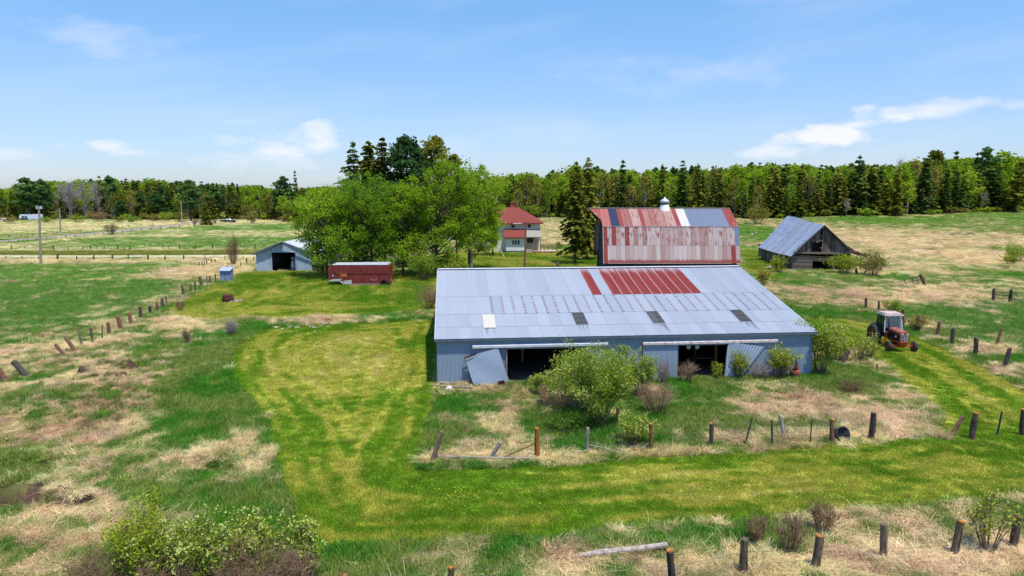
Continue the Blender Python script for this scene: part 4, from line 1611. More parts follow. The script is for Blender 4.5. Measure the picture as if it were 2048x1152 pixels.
    g.part('rail', M_DECKRAIL, dk)
    g = G()
    g.lathe([(0, 0), (.30, .05), (.42, .16)], 14, (X(1077, yf), yf - .3, Zz(454, yf)))
    g.part('satellite_dish', M_WHITE, root, True)
    NOGRASS.append(np.array([(bx0, Y), (dx1, Y), (dx1, yf + D), (bx0, yf + D)]))
    # small round black lid and plank lying on the lawn
    p = P(1048, 521)
    g = G()
    g.lathe([(0, .16), (.9, .14), (1.15, 0), (1.2, -.05)], 22, (p.x, p.y, p.z))
    g.top('fire_ring', M_BLACKPL, p, 'low dark round ring lying on the striped house lawn', 'fire ring')
    g = G()
    a, b = P(999, 503), P(1010, 519)
    g.beam(a + Vector((0, 0, .8)), b + Vector((0, 0, .06)), .14, .05)
    g.top('plank', M_DEADGREY, b, 'pale plank leaning down onto the house lawn under the trees', 'plank')


build_house()


# ------------------------------------------------------------------ old log and board barn with sagging roof
def build_old_barn():
    Z = Vector((0, 0, 1))
    A = P(1584, 540)                       # near left corner
    B = P(1527, 521)                       # far left corner
    dl = Vector((B.x - A.x, B.y - A.y, 0))
    D = 16.8
    dl.normalize()
    # gable direction: perpendicular to the side
    gx = Vector((dl.y, -dl.x, 0))
    W = 8.9
    z0 = A.z - .15
    he = zat(A, 508) - A.z
    root = empty('old_barn', A + gx * W / 2, 'collapsing weathered board barn with sagging grey metal roof', 'barn')
    hr = he + 4.65

    def pt(s, d, h):
        q = A + gx * s + dl * d
        return Vector((q.x, q.y, A.z + h))
    # logs of the lower gable wall (left part), boards above
    sag = lambda d: -.18 * math.sin(math.pi * min(1, 1.6 * d / D)) + .12 * math.sin(math.pi * d / D) + .75 * (d / D)
    rng = random.Random(3)
    nlog = 10
    for i in range(nlog):
        g = G()
        h = .1 + i * (he - .95) / nlog
        g.beam(pt(0, 0, h), pt(2.9, 0, h + rng.uniform(-.02, .02)), .16, (he - .95) / nlog - .02)
        g.part('log', M_LOG, root)
    for i in range(4):
        g = G()
        h = he - .82 + i * .21
        g.beam(pt(-.05, -.03 * i, h), pt(6.6 + rng.uniform(-.3, .3), -.05 * i, h - .42 + rng.uniform(-.03, .03)), .10, .19)
        g.part('plank', M_OLDWOOD, root)
    g = G()
    g.beam(pt(0, -.12, he + .22), pt(8.9, -.12, he + .15), .16, .30)
    g.part('tie_beam', M_OLDWOOD, root)
    g = G()
    g.beam(pt(6.4, 0, 0), pt(6.5, 0, he), .2, .2)
    g.part('post', M_OLDWOOD, root)
    g = G()
    g.beam(pt(3.0, 0, 0), pt(3.0, 0, he - .8), .18, .18)
    g.part('post', M_LOG, root)
    # upper gable boards
    nb = 26
    for i in range(nb):
        s0 = .25 + (W - .5) * i / nb
        s1 = s0 + (W - .5) / nb - .03
        sm = (s0 + s1) / 2
        top = he + .3 + (hr - he - .35) * (1 - abs(sm - W / 2) / (W / 2)) - .05
        bot = he + .3
        if abs(sm - (W / 2 - .12)) < .17:
            continue
        segs = [(bot, top)]
        if W / 2 - 1.65 < sm < W / 2 - .05:
            segs = [(he + 1.9, top)]
        for b, t in segs:
            if t - b < .15:
                continue
            g = G()
            q = rng.uniform(-.06, .04)
            dd = rng.uniform(-.03, .02)
            g.hexa([pt(s0, -.05 + dd, b + q), pt(s1, -.05 + dd, b + q), pt(s1, .0, b + q), pt(s0, .0, b + q),
                    pt(s0, -.05 + dd, t - (.15 if s0 > W / 2 else -.0)), pt(s1, -.05 + dd, t - (.15 if s0 > W / 2 else -.0)), pt(s1, .0, t - .05), pt(s0, .0, t - .05)])
            g.part('board', M_OLDWOOD, root)
    g = G()
    g.beam(pt(W / 2 + .02, -.08, he + .3), pt(W / 2 + .02, -.08, hr - .4), .09, .12)
    g.part('stud', M_OLDWOOD, root)
    for h in (he + 1.0, he + 2.2, he + 2.9):
        g = G()
        g.box(pt(W / 2 - .12, -.1, h), (.34, .06, .10), math.atan2(gx.y, gx.x))
        g.part('cross_batten', M_DEADGREY, root)
    # roof: left slope in courses of sheets, following the sagging ridge
    ov = .55
    drop = (hr - he) / (W / 2) * .45

    def rp(s, d):     # s 0 eave ... 1 ridge, d -0.5..D+.3
        e = pt(-.45, d, he - drop + .1 - .10 * math.sin(math.pi * d / D))
        r = pt(W / 2, d, hr + sag(max(0, min(D, d))))
        q = e.lerp(r, s)
        q.z -= .14 * math.sin(math.pi * s)
        return q
    nd = 12
    for i in range(nd):
        d0, d1 = -.5 + (D + .8) * i / nd, -.5 + (D + .8) * (i + 1) / nd
        for (s0, s1) in ((0, .5), (.5, 1.0)):
            o, a, b = rp(s0, d1), rp(s0, d0 - .02), rp(s1 + (.02 if s1 < 1 else 0), d1)
            g = G()
            n = 6
            vs, fs = [], []
            for j in range(4):
                for k in range(n * 2 + 1):
                    q = rp(s0 + (s1 - s0) * j / 3, d1 + (d0 - d1) * k / (n * 2))
                    vs.append(q + Vector((0, 0, (.02 if k % 2 else 0) + .03 * (i % 2) + (.02 if s0 > 0 else 0))))
            for j in range(3):
                for k in range(n * 2):
                    p = j * (n * 2 + 1) + k
                    fs.append((p, p + 1, p + n * 2 + 2, p + n * 2 + 1))
            g.add(vs, fs)
            g.part('roof_sheet', M_OLDROOF if i not in (5, 6, 3) else M_OLDROOFS, root)

    def rp2(s, d):
        e = pt(W + .35, d, he + .35)
        r = pt(W / 2, d, hr + sag(max(0, min(D, d))))
        return e.lerp(r, s)
    for i in range(8):
        d0, d1 = -.5 + (D + .8) * i / 8, -.5 + (D + .8) * (i + 1) / 8
        g = G()
        g.add([rp2(0, d0), rp2(0, d1), rp2(1, d1), rp2(1, d0)], [(0, 1, 2, 3)])
        g.part('roof_sheet', M_OLDROOF, root)
    for a, b in ((rp(0, -.5), rp(1, -.5)), (rp2(0, -.5), rp2(1, -.5))):
        g = G()
        g.beam(a - Z * .08, b - Z * .08, .08, .18)
        g.part('rake_board', M_DARKWOOD, root)
    # side walls (left wall dark boards)
    for i in range(18):
        g = G()
        d0, d1 = D * i / 18, D * (i + 1) / 18 - .04
        g.hexa([pt(0, d0, -.1), pt(.06, d0, -.1), pt(.06, d1, -.1), pt(0, d1, -.1), pt(0, d0, he - .1), pt(.06, d0, he - .1), pt(.06, d1, he - .1), pt(0, d1, he - .1)])
        g.part('wall_board', M_OLDWOOD, root)
    for (s0, s1, d) in ((0, W, D), ):
        g = G()
        g.prism([pt(0, D, 0), pt(W, D, 0), pt(W, D, he + .2), pt(W / 2, D, hr + .1), pt(0, D, he)], dl * .08)
        g.part('back_wall', M_OLDWOOD, root)
    g = G()
    g.prism([pt(W, 0, 0), pt(W, D, 0), pt(W, D, he), pt(W, 0, he)], gx * .08)
    g.part('side_wall', M_OLDWOOD, root)
    g = G()
    g.hexa([pt(.1, .1, -.2), pt(W, .1, -.2), pt(W, D, -.2), pt(.1, D, -.2), pt(.1, .1, .02), pt(W, .1, .02), pt(W, D, .02), pt(.1, D, .02)])
    g.part('earth_floor', M_CONCRETE, root)
    # broken lean-to on the right: fallen rafters, loose boards and roofing
    for i in range(7):
        d = .2 + i * .5
        g = G()
        g.beam(pt(W - .3, d, he + 1.2 - .1 * i), pt(W + 2.4 + rng.uniform(-.3, .6), d + rng.uniform(-.2, .3), he - .2 + rng.uniform(-.3, .1)), .09, .14)
        g.part('fallen_rafter', M_OLDWOOD if i % 2 else M_RUSTY, root)
    for i in range(5):
        g = G()
        g.beam(pt(W + 1.2, .3 + i * .35, he + .25), pt(W + 4.2 + rng.uniform(-.4, .3), .2 + i * .4, he - .35 + rng.uniform(-.15, .05)), .16, .06)
        g.part('fallen_board', M_DEADGREY if i == 2 else M_OLDWOOD, root)
    for i in range(5):
        g = G()
        s = W - .9 + i * .30
        g.beam(pt(s, -.1, he + .35), pt(s + rng.uniform(-.1, .3), -.1, he + 1.6 - i * .28), .16, .04, up=(gx.x, gx.y, 0))
        g.part('loose_board', M_OLDWOOD, root)
    g = G()
    g.beam(pt(W + 2.0, .6, 0), pt(W + 1.9, .6, he - .2), .14, .14)
    g.part('prop_post', M_OLDWOOD, root)
    g = G()
    g.beam(pt(W + 2.0, .5, he - .9), pt(W + 2.9, .5, he - .1), .1, .1)
    g.part('brace', M_OLDWOOD, root)
    NOGRASS.append(np.array([(pt(s, d, 0).x, pt(s, d, 0).y) for s, d in ((0, 0), (W, 0), (W, D), (0, D))]))
    g = G()
    g.prism([pt(.3, .5, he + .25), pt(W - .3, .5, he + .25), pt(W - .3, D - .3, he + .25), pt(.3, D - .3, he + .25)], Z * .06)
    g.part('dark_backing_floor', M_DARKWOOD, root)  # added deck: dark backing that keeps daylight out of the gable opening
    g = G()
    g.prism([pt(.6, 1.6, he + .3), pt(W - .6, 1.6, he + .3), pt(W / 2, 1.6, hr - .4)], dl * .06)
    g.part('dark_backing_wall', M_DARKWOOD, root)  # added wall close behind the gable boards, makes the opening look black
    # small privy-like lean panel behind the far left corner
    g = G()
    q = P(1521, 514)
    g.box(q + Vector((0, 0, 1.2)), (.8, .3, 2.6), .3)
    g.box(q + Vector((0.5, .1, 1.1)), (.12, .12, 2.2), .3)
    g.top('board_gate', M_DARKWOOD, q, 'dark upright boards standing at the far corner of the old barn', 'boards')


M_OLDROOF = plain('dull_roof_metal', (.30, .33, .39), (.42, .46, .53), 1.2, .5, .35)
M_OLDROOFS = plain('streaked_roof_metal', (.15, .15, .18), (.40, .43, .50), 7, .6, .25, stretch=(1, 1, 1), lo=.40, hi=.56)
build_old_barn()


# ------------------------------------------------------------------ grey shed on the left
def build_left_shed():
    Z = Vector((0, 0, 1))
    A = P(513, 543)
    yaw = R(3)
    ex, ey = Vector((math.cos(yaw), math.sin(yaw), 0)), Vector((-math.sin(yaw) + .10, math.cos(yaw), 0)).normalized()
    W = (625 - 513) / FPX * A.y * .995
    he, hr, D = zat(A, 505.5) - A.z, zat(A, 483.5) - A.z, 13.0
    root = empty('open_shed', A + ex * W / 2, 'weathered blue grey metal shed with open black doorway beside the trees', 'shed')

    def pt(s, d, h):
        return A + ex * s + ey * d + Z * h
    o0, o1, oh = (542 - 513) / 112 * W, (592 - 513) / 112 * W, zat(A, 504.5) - A.z
    n = 14
    for i in range(n):
        s0, s1 = W * i / n, W * (i + 1) / n
        sm = (s0 + s1) / 2
        top0, top1 = [he + (hr - he) * (1 - abs(s - W / 2) / (W / 2)) - .05 for s in (s0, s1)]
        b = oh if o0 < sm < o1 else 0.0
        # keep clear edges at the opening
        g = G()
        m = 10
        vs, fs = [], []
        for k in range(m + 1):
            f = k / m
            s = s0 + (s1 - s0) * f
            hh = he + (hr - he) * (1 - abs(s - W / 2) / (W / 2)) - .05
            vs += [pt(s, -.012 * (k % 2) - .003 * (i % 2), b), pt(s, -.012 * (k % 2) - .003 * (i % 2), hh)]
        for k in range(m):
            fs.append((2 * k, 2 * k + 2, 2 * k + 3, 2 * k + 1))
        g.add(vs, fs)
        g.part('wall_sheet', M_WEATH, root)
    for (a, b2) in ((o0, 0), (o1, 0)):
        pass
    ov = .35
    sl = (hr - he) / (W / 2)
    for side in (0, 1):
        nn = 12
        for i in range(nn):
            d0, d1 = -.35 + (D + .6) * i / nn, -.35 + (D + .6) * (i + 1) / nn
            if side == 0:
                o = pt(-ov, d1, he - ov * sl + .04)
                place_sheet('roof_sheet', root, o, pt(-ov, d0, he - ov * sl + .04) - o, pt(W / 2, d1, hr + .04) - o, MS['galv'], lift=.003 * (i % 2))
            else:
                o = pt(W + ov, d0, he - ov * sl + .04)
                place_sheet('roof_sheet', root, o, pt(W + ov, d1, he - ov * sl + .04) - o, pt(W / 2, d0, hr + .04) - o, MS['galv'], lift=.003 * (i % 2))
    for a in (-ov, W + ov):
        g = G()
        g.beam(pt(a, -.42, he - ov * sl - .08), pt(W / 2, -.42, hr - .08), .08, .28)
        g.part('bargeboard', M_BLUETRIM, root)
    for s in (0, W):
        g = G()
        g.prism([pt(s, 0, 0), pt(s, D, 0), pt(s, D, he), pt(s, 0, he)], ex * (.06 if s == 0 else -.06))
        g.part('side_wall', M_WEATH, root)
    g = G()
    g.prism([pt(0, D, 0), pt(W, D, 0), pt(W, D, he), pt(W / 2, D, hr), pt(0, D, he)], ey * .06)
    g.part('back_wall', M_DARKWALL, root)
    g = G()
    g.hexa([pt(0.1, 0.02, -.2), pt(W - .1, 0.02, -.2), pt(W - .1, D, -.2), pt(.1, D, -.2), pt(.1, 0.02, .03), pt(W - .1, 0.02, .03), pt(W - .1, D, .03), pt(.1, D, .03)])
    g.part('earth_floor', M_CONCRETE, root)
    # opening frame
    for p, q in ((pt(o0, -.03, 0), pt(o0, -.03, oh)), (pt(o1, -.03, 0), pt(o1, -.03, oh)), (pt(o0, -.03, oh), pt(o1, -.03, oh))):
        g = G()
        g.beam(p, q, .08, .10)
        g.part('door_frame', M_WEATH, root)
    NOGRASS.append(np.array([(pt(s, d, 0).x, pt(s, d, 0).y) for s, d in ((0, 0), (W, 0), (W, D), (0, D))]))
    # pale drum standing inside
    q = pt(W * .565, 2.2, 0.03)
    g = G()
    g.lathe([(0, 0), (.34, 0), (.36, .5), (.34, 1.15), (.16, 1.35), (.12, 1.75), (.30, 1.9), (.1, 2.05), (0, 2.08)], 14, q)
    g.top('milk_drum', M_BLUEBOX, q, 'pale upright drum standing inside the black shed doorway', 'drum', smooth=True)


M_WEATH = MS['weathered']
_t = plain('weathered_cladding', (.19, .245, .315), (.50, .57, .645), 2.2, .7, .1, stretch=(5, 5, .5), lo=.34, hi=.66)
M_WEATH = _t
build_left_shed()


def build_little_shed():
    A = P(451, 563)
    g = G()
    w, d, h = 1.45, 1.1, 1.5
    c = A + Vector((0, .5, 0))
    root = empty('feed_box', c, 'small blue grey metal box with slanted lid at the pasture fence', 'box')
    g.hexa([c + Vector(p) for p in ((-w / 2, -d / 2, 0), (w / 2, -d / 2, 0), (w / 2, d / 2, 0), (-w / 2, d / 2, 0), (-w / 2, -d / 2, h), (w / 2, -d / 2, h), (w / 2, d / 2, h + .35), (-w / 2, d / 2, h + .35))])
    g.part('box_wall', M_SHEDBLUE, root)
    g = G()
    g.hexa([c + Vector(p) for p in ((-w / 2 - .1, -d / 2 - .15, h - .02), (w / 2 + .1, -d / 2 - .15, h - .02), (w / 2 + .1, d / 2 + .1, h + .38), (-w / 2 - .1, d / 2 + .1, h + .38),
                                   (-w / 2 - .1, -d / 2 - .15, h + .06), (w / 2 + .1, -d / 2 - .15, h + .06), (w / 2 + .1, d / 2 + .1, h + .46), (-w / 2 - .1, d / 2 + .1, h + .46))])
    g.part('lid', M_SHEDTOP, root)
    g = G()
    g.box(c + Vector((0, -d / 2 - .02, h * .48)), (.06, .03, h * .9))
    g.part('door_seam', M_BLUETRIM, root)


build_little_shed()
# ------------------------------------------------------------------ plants
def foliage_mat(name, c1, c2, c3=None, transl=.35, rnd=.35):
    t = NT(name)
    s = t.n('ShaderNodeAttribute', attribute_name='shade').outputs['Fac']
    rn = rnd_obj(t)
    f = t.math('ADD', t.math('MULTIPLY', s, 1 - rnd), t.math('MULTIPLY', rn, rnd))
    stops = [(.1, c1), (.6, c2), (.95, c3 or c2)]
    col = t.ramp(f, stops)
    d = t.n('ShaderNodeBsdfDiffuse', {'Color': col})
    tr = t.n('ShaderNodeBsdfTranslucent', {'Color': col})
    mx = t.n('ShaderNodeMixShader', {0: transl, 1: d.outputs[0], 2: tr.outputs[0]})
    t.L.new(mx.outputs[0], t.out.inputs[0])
    return t.m


F_LEAF = foliage_mat('broad_leaves', (.15, .25, .014), (.28, .42, .022), (.42, .52, .05), .55)
F_LEAF2 = foliage_mat('broad_leaves_deep', (.12, .23, .016), (.22, .38, .026), (.36, .48, .05), .55)
F_ASPEN = foliage_mat('aspen_leaves', (.14, .235, .014), (.26, .38, .022), (.40, .47, .04), .55, .6)
F_OLIVE = foliage_mat('budding_leaves', (.15, .145, .03), (.24, .22, .035), (.34, .27, .06), .4, .5)
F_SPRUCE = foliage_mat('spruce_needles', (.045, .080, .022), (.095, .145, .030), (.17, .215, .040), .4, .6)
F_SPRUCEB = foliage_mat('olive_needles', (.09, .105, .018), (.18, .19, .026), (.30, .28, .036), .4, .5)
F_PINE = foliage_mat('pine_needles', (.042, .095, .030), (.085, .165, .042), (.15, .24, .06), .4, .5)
F_BUSH = foliage_mat('bush_leaves', (.13, .21, .018), (.24, .34, .028), (.38, .44, .06), .5, .3)
F_BUSHY = foliage_mat('yellow_green_leaves', (.16, .22, .014), (.29, .36, .024), (.42, .45, .06), .45, .3)
F_FLOWER = foliage_mat('cream_blossom', (.36, .41, .08), (.48, .51, .14), (.60, .60, .26), .3, .1)
F_TWIG = foliage_mat('bare_twigs', (.14, .085, .055), (.25, .16, .10), (.38, .27, .18), .05, .4)
F_TWIGG = foliage_mat('grey_twigs', (.15, .13, .12), (.27, .24, .22), (.38, .34, .31), .05, .4)
F_NETTLE = foliage_mat('low_leaves', (.06, .16, .012), (.11, .25, .02), (.18, .32, .04), .4, .2)


def cards(cen, size, r, mat, name, shade, aspect=1.0, dirs=None, up=0.0):
    """a cloud of small leaf quads"""
    n = len(cen)
    if dirs is None:
        a = r.normal(0, 1, (n, 3))
    else:
        a = np.asarray(dirs, float) + r.normal(0, .15, (n, 3))
    a /= np.linalg.norm(a, axis=1)[:, None] + 1e-9
    b = r.normal(0, 1, (n, 3))
    if up:
        b = np.cross(np.tile([0, 0, 1.0], (n, 1)) + r.normal(0, 1 - up, (n, 3)), a)
    b -= a * (a * b).sum(1)[:, None]
    b /= np.linalg.norm(b, axis=1)[:, None] + 1e-9
    s = (size * r.uniform(.65, 1.35, n))[:, None] / 2
    A, B = a * s * aspect, b * s
    V = np.stack([cen - A * .9, cen - B + A * .05, cen + A, cen + B - A * .05], 1).reshape(-1, 3)
    F = np.arange(n * 4).reshape(n, 4)
    me = quad_mesh(name, V, F, mat)
    at = me.attributes.new('shade', 'FLOAT', 'POINT')
    at.data.foreach_set('value', np.repeat(np.clip(shade, 0, 1), 4).astype(np.float32))
    return me


def sticks(segs, r, mat, name, shade=.5):
    """thin three-sided branches: (p0, p1, r0, r1)"""
    S = np.array([[*a, *b, c, d] for a, b, c, d in segs], float)
    p, q = S[:, :3], S[:, 3:6]
    d = q - p
    d /= np.linalg.norm(d, axis=1)[:, None] + 1e-9
    ref = np.where(np.abs(d[:, 2:3]) < .9, [[0, 0, 1.0]], [[1.0, 0, 0]])
    u = np.cross(d, ref)
    u /= np.linalg.norm(u, axis=1)[:, None] + 1e-9
    w = np.cross(d, u)
    ring = [(math.cos(k * 2.0944), math.sin(k * 2.0944)) for k in range(3)]
    V = [p + (u * c + w * s) * S[:, 6:7] for c, s in ring] + [q + (u * c + w * s) * S[:, 7:8] for c, s in ring]
    V = np.stack(V, 1).reshape(-1, 3)
    o = np.arange(len(S))[:, None] * 6
    F = np.concatenate([o + np.array([[k, (k + 1) % 3, (k + 1) % 3 + 3, k + 3]]) for k in range(3)])
    me = quad_mesh(name, V, F, mat)
    at = me.attributes.new('shade', 'FLOAT', 'POINT')
    sh = np.clip(shade + r.normal(0, .2, len(S)), 0, 1)
    at.data.foreach_set('value', np.repeat(sh, 6).astype(np.float32))
    return me


def broad_tree(seed, H, lobes, n_cl, n_leaf, leaf, trunk_r=.28, crown_base=.25):
    """meshes of a broad-leaved tree. lobes: (x, y, z, rx, ry, rz) in metres"""
    r = np.random.default_rng(seed)
    L = np.array(lobes, float)
    vol = L[:, 3] * L[:, 4] * L[:, 5]
    pick = r.choice(len(L), n_cl, p=vol / vol.sum())
    d = r.normal(0, 1, (n_cl, 3))
    d /= np.linalg.norm(d, axis=1)[:, None]
    rad = r.uniform(.25, 1, n_cl) ** .45
    c = L[pick, :3] + d * L[pick, 3:6] * rad[:, None]
    c[:, 2] = np.maximum(c[:, 2], H * .10)
    cr = r.uniform(.55, 1.15, n_cl)
    base_sh = r.uniform(.15, .85, n_cl)
    k = r.integers(0, n_cl, n_cl * n_leaf)
    off = r.normal(0, .52, (len(k), 3))
    off *= cr[k][:, None]
    off[:, 2] *= .75
    cen = c[k] + off
    crown = cards(cen, leaf, r, F_LEAF, 'crown', base_sh[k] * .6 + r.uniform(0, .4, len(k)), 1.25)
    # trunk and limbs
    segs = []
    tips = []
    top = np.array([L[:, 0].mean(), L[:, 1].mean(), H * .86])
    nodes = [np.array([0, 0, -.3]), np.array([0.05, 0, H * .12]), top * [.2, .2, .35], top * [.5, .5, .6], top]
    nodes[2][2], nodes[3][2] = H * .32, H * .58
    for i in range(4):
        segs.append((nodes[i], nodes[i + 1], trunk_r * (1 - i * .24), trunk_r * (1 - (i + 1) * .24) + .02))
    order = r.permutation(n_cl)[:min(n_cl, 110)]
    for j in order:
        t = r.uniform(.15, .95)
        zt = min(c[j, 2] * .8, H * .8) * (.45 + .5 * t)
        zt = max(zt, H * .10)
        f = np.interp(zt, [n[2] for n in nodes], range(5))
        i0 = min(int(f), 3)
        s = nodes[i0] + (nodes[i0 + 1] - nodes[i0]) * (f - i0)
        m1 = s + (c[j] - s) * .5 + r.normal(0, .35, 3) + [0, 0, -.1 * np.linalg.norm(c[j] - s)]
        q = trunk_r * .30
        segs += [(s, m1, q, q * .55), (m1, c[j], q * .55, .02)]
        for _ in range(2):
            e = c[j] + r.normal(0, .6, 3)
            segs.append((m1 + (c[j] - m1) * r.uniform(.2, .9), e, q * .3, .01))
    return crown, sticks(segs, r, M_BARK, 'trunk')


def spruce(seed, H, Rb, density=1.0, card=.5, droop=.35, crown_base=.06, mat=None, ragged=.25, power=.9, trunk_r=.16):
    r = np.random.default_rng(seed)
    cen, dirs, sh, segs = [], [], [], []
    nl = int(H / (.42 / density ** .5))
    for i in range(nl):
        t = crown_base + (1 - crown_base) * (i + r.uniform(0, 1)) / nl
        z = H * t
        L = Rb * (1 - t) ** power * (1 + r.uniform(-ragged, ragged)) + .12
        nb = max(3, int((4 + 5 * (1 - t)) * density ** .5))
        a0 = r.uniform(0, 6.28)
        for b in range(nb):
            a = a0 + 6.283 * b / nb + r.normal(0, .2)
            l = L * r.uniform(.65, 1.15)
            nc = max(2, int(l / card * 1.9))
            lev = r.uniform(0, 1)
            for c in range(nc):
                f = (c + .6) / nc
                x, y = math.cos(a) * l * f, math.sin(a) * l * f
                zz = z - droop * l * f * f * (1 - .3 * t) + .05 * l * f
                for _ in range(2 if f > .3 else 1):
                    w = card * .45 * r.normal(0, 1) * (1.2 - .6 * f)
                    cen.append((x - math.sin(a) * w, y + math.cos(a) * w, zz + r.normal(0, .06)))
                    dirs.append((math.cos(a + r.normal(0, .5)), math.sin(a + r.normal(0, .5)), -droop * .8 * f))
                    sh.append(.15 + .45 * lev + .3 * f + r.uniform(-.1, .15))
    cen.append((0, 0, H * .995))
    dirs.append((0, 0, 1))
    sh.append(.5)
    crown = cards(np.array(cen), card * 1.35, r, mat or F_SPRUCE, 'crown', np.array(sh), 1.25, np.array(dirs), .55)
    g = G()
    g.tube([(0, 0, -.4), (0, 0, H * .5), (0, 0, H * .97)], [trunk_r, trunk_r * .6, .02], 6)
    return crown, g.mesh('trunk', M_BARK)


def pine(seed, H, Rb, card=.45, base=.3, mat=None, n=70, round_top=True, nleaf=34):
    """irregular pine: tufts of needles at the ends of spreading boughs"""
    r = np.random.default_rng(seed)
    segs, cen, sh = [], [], []
    bend = r.normal(0, .25, 2)
    for i in range(n):
        t = base + (1 - base) * ((i + .5) / n)
        prof = math.sin(math.pi * min(1, (t - base) / (1 - base) * .80 + .20)) ** .7
        l = Rb * prof * r.uniform(.45, 1.1)
        a = r.uniform(0, 6.28)
        s = np.array([bend[0] * t, bend[1] * t, H * t - l * .15])
        e = s + [math.cos(a) * l, math.sin(a) * l, l * r.uniform(.0, .35)]
        segs.append((s, e, .06, .02))
        q = r.uniform(0, 1)
        for f in (1.0, .62):
            c0 = s + (e - s) * f
            rr = (.30 + .24 * l / Rb + .22) * Rb / 3.2
            m = int(nleaf * (1 if f == 1 else .6))
            o = r.normal(0, 1, (m, 3)) * rr * [.65, .65, .34]
            cen.append(c0 + o)
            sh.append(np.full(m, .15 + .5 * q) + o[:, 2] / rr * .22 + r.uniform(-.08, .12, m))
    cen, sh = np.concatenate(cen), np.concatenate(sh)
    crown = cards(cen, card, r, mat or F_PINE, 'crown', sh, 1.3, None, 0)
    segs += [((0, 0, -.4), (bend[0] * .5, bend[1] * .5, H * .5), .24, .15), ((bend[0] * .5, bend[1] * .5, H * .5), (bend[0], bend[1], H * .98), .15, .03)]
    return crown, sticks(segs, r, M_BARK, 'trunk')


def aspen(seed, H, Rb, base=.40, leaf=.34, n=1100, mat=None, bark=None, bare=False):
    r = np.random.default_rng(seed)
    segs = []
    bx, by = r.normal(0, .5, 2)
    nodes = [np.array([0, 0, -.4]), np.array([bx * .4, by * .4, H * .45]), np.array([bx, by, H * .97])]
    segs += [(nodes[0], nodes[1], .15, .10), (nodes[1], nodes[2], .10, .02)]
    ncl = 34
    cl, q = [], []
    for i in range(ncl):
        t = base + (1 - base) * r.uniform(0, 1) ** .85
        prof = math.sin(math.pi * min(1, ((t - base) / (1 - base)) * .82 + .16)) ** .8
        a = r.uniform(0, 6.28)
        l = Rb * prof * r.uniform(.3, 1.05)
        f = t * 2 if t < .5 else 1 + (t - .5) * 2
        s = np.array([bx * t, by * t, H * (t - .06)])
        e = s + [math.cos(a) * l, math.sin(a) * l, l * .9]
        segs.append((s, e, .045, .015))
        if bare:
            for _ in range(7):
                e2 = e + r.normal(0, .55, 3) + [0, 0, .5]
                segs.append((s + (e - s) * r.uniform(.3, 1), e2, .028, .010))
        cl.append(e)
        q.append(r.uniform(.1, .8))
    if bare:
        return None, sticks(segs, r, F_TWIGG, 'trunk', .6)
    cl, q = np.array(cl), np.array(q)
    k = r.integers(0, ncl, n)
    o = r.normal(0, 1, (n, 3)) * [.42, .42, .5] * Rb / 2.0
    cr = cards(cl[k] + o, leaf, r, mat or F_ASPEN, 'crown', q[k] * .65 + r.uniform(0, .35, n), 1.2)
    return cr, sticks(segs, r, bark or M_BARKP, 'trunk')


def put_tree(name, meshes, loc, label, group=None, rz=0., sc=(1, 1, 1), cat='tree'):
    e = empty(name, loc, label, cat, group, rz)
    e.scale = sc
    for nm, me in zip(('crown', 'trunk'), meshes):
        if me is not None:
            link(nm, me, e)
    return e


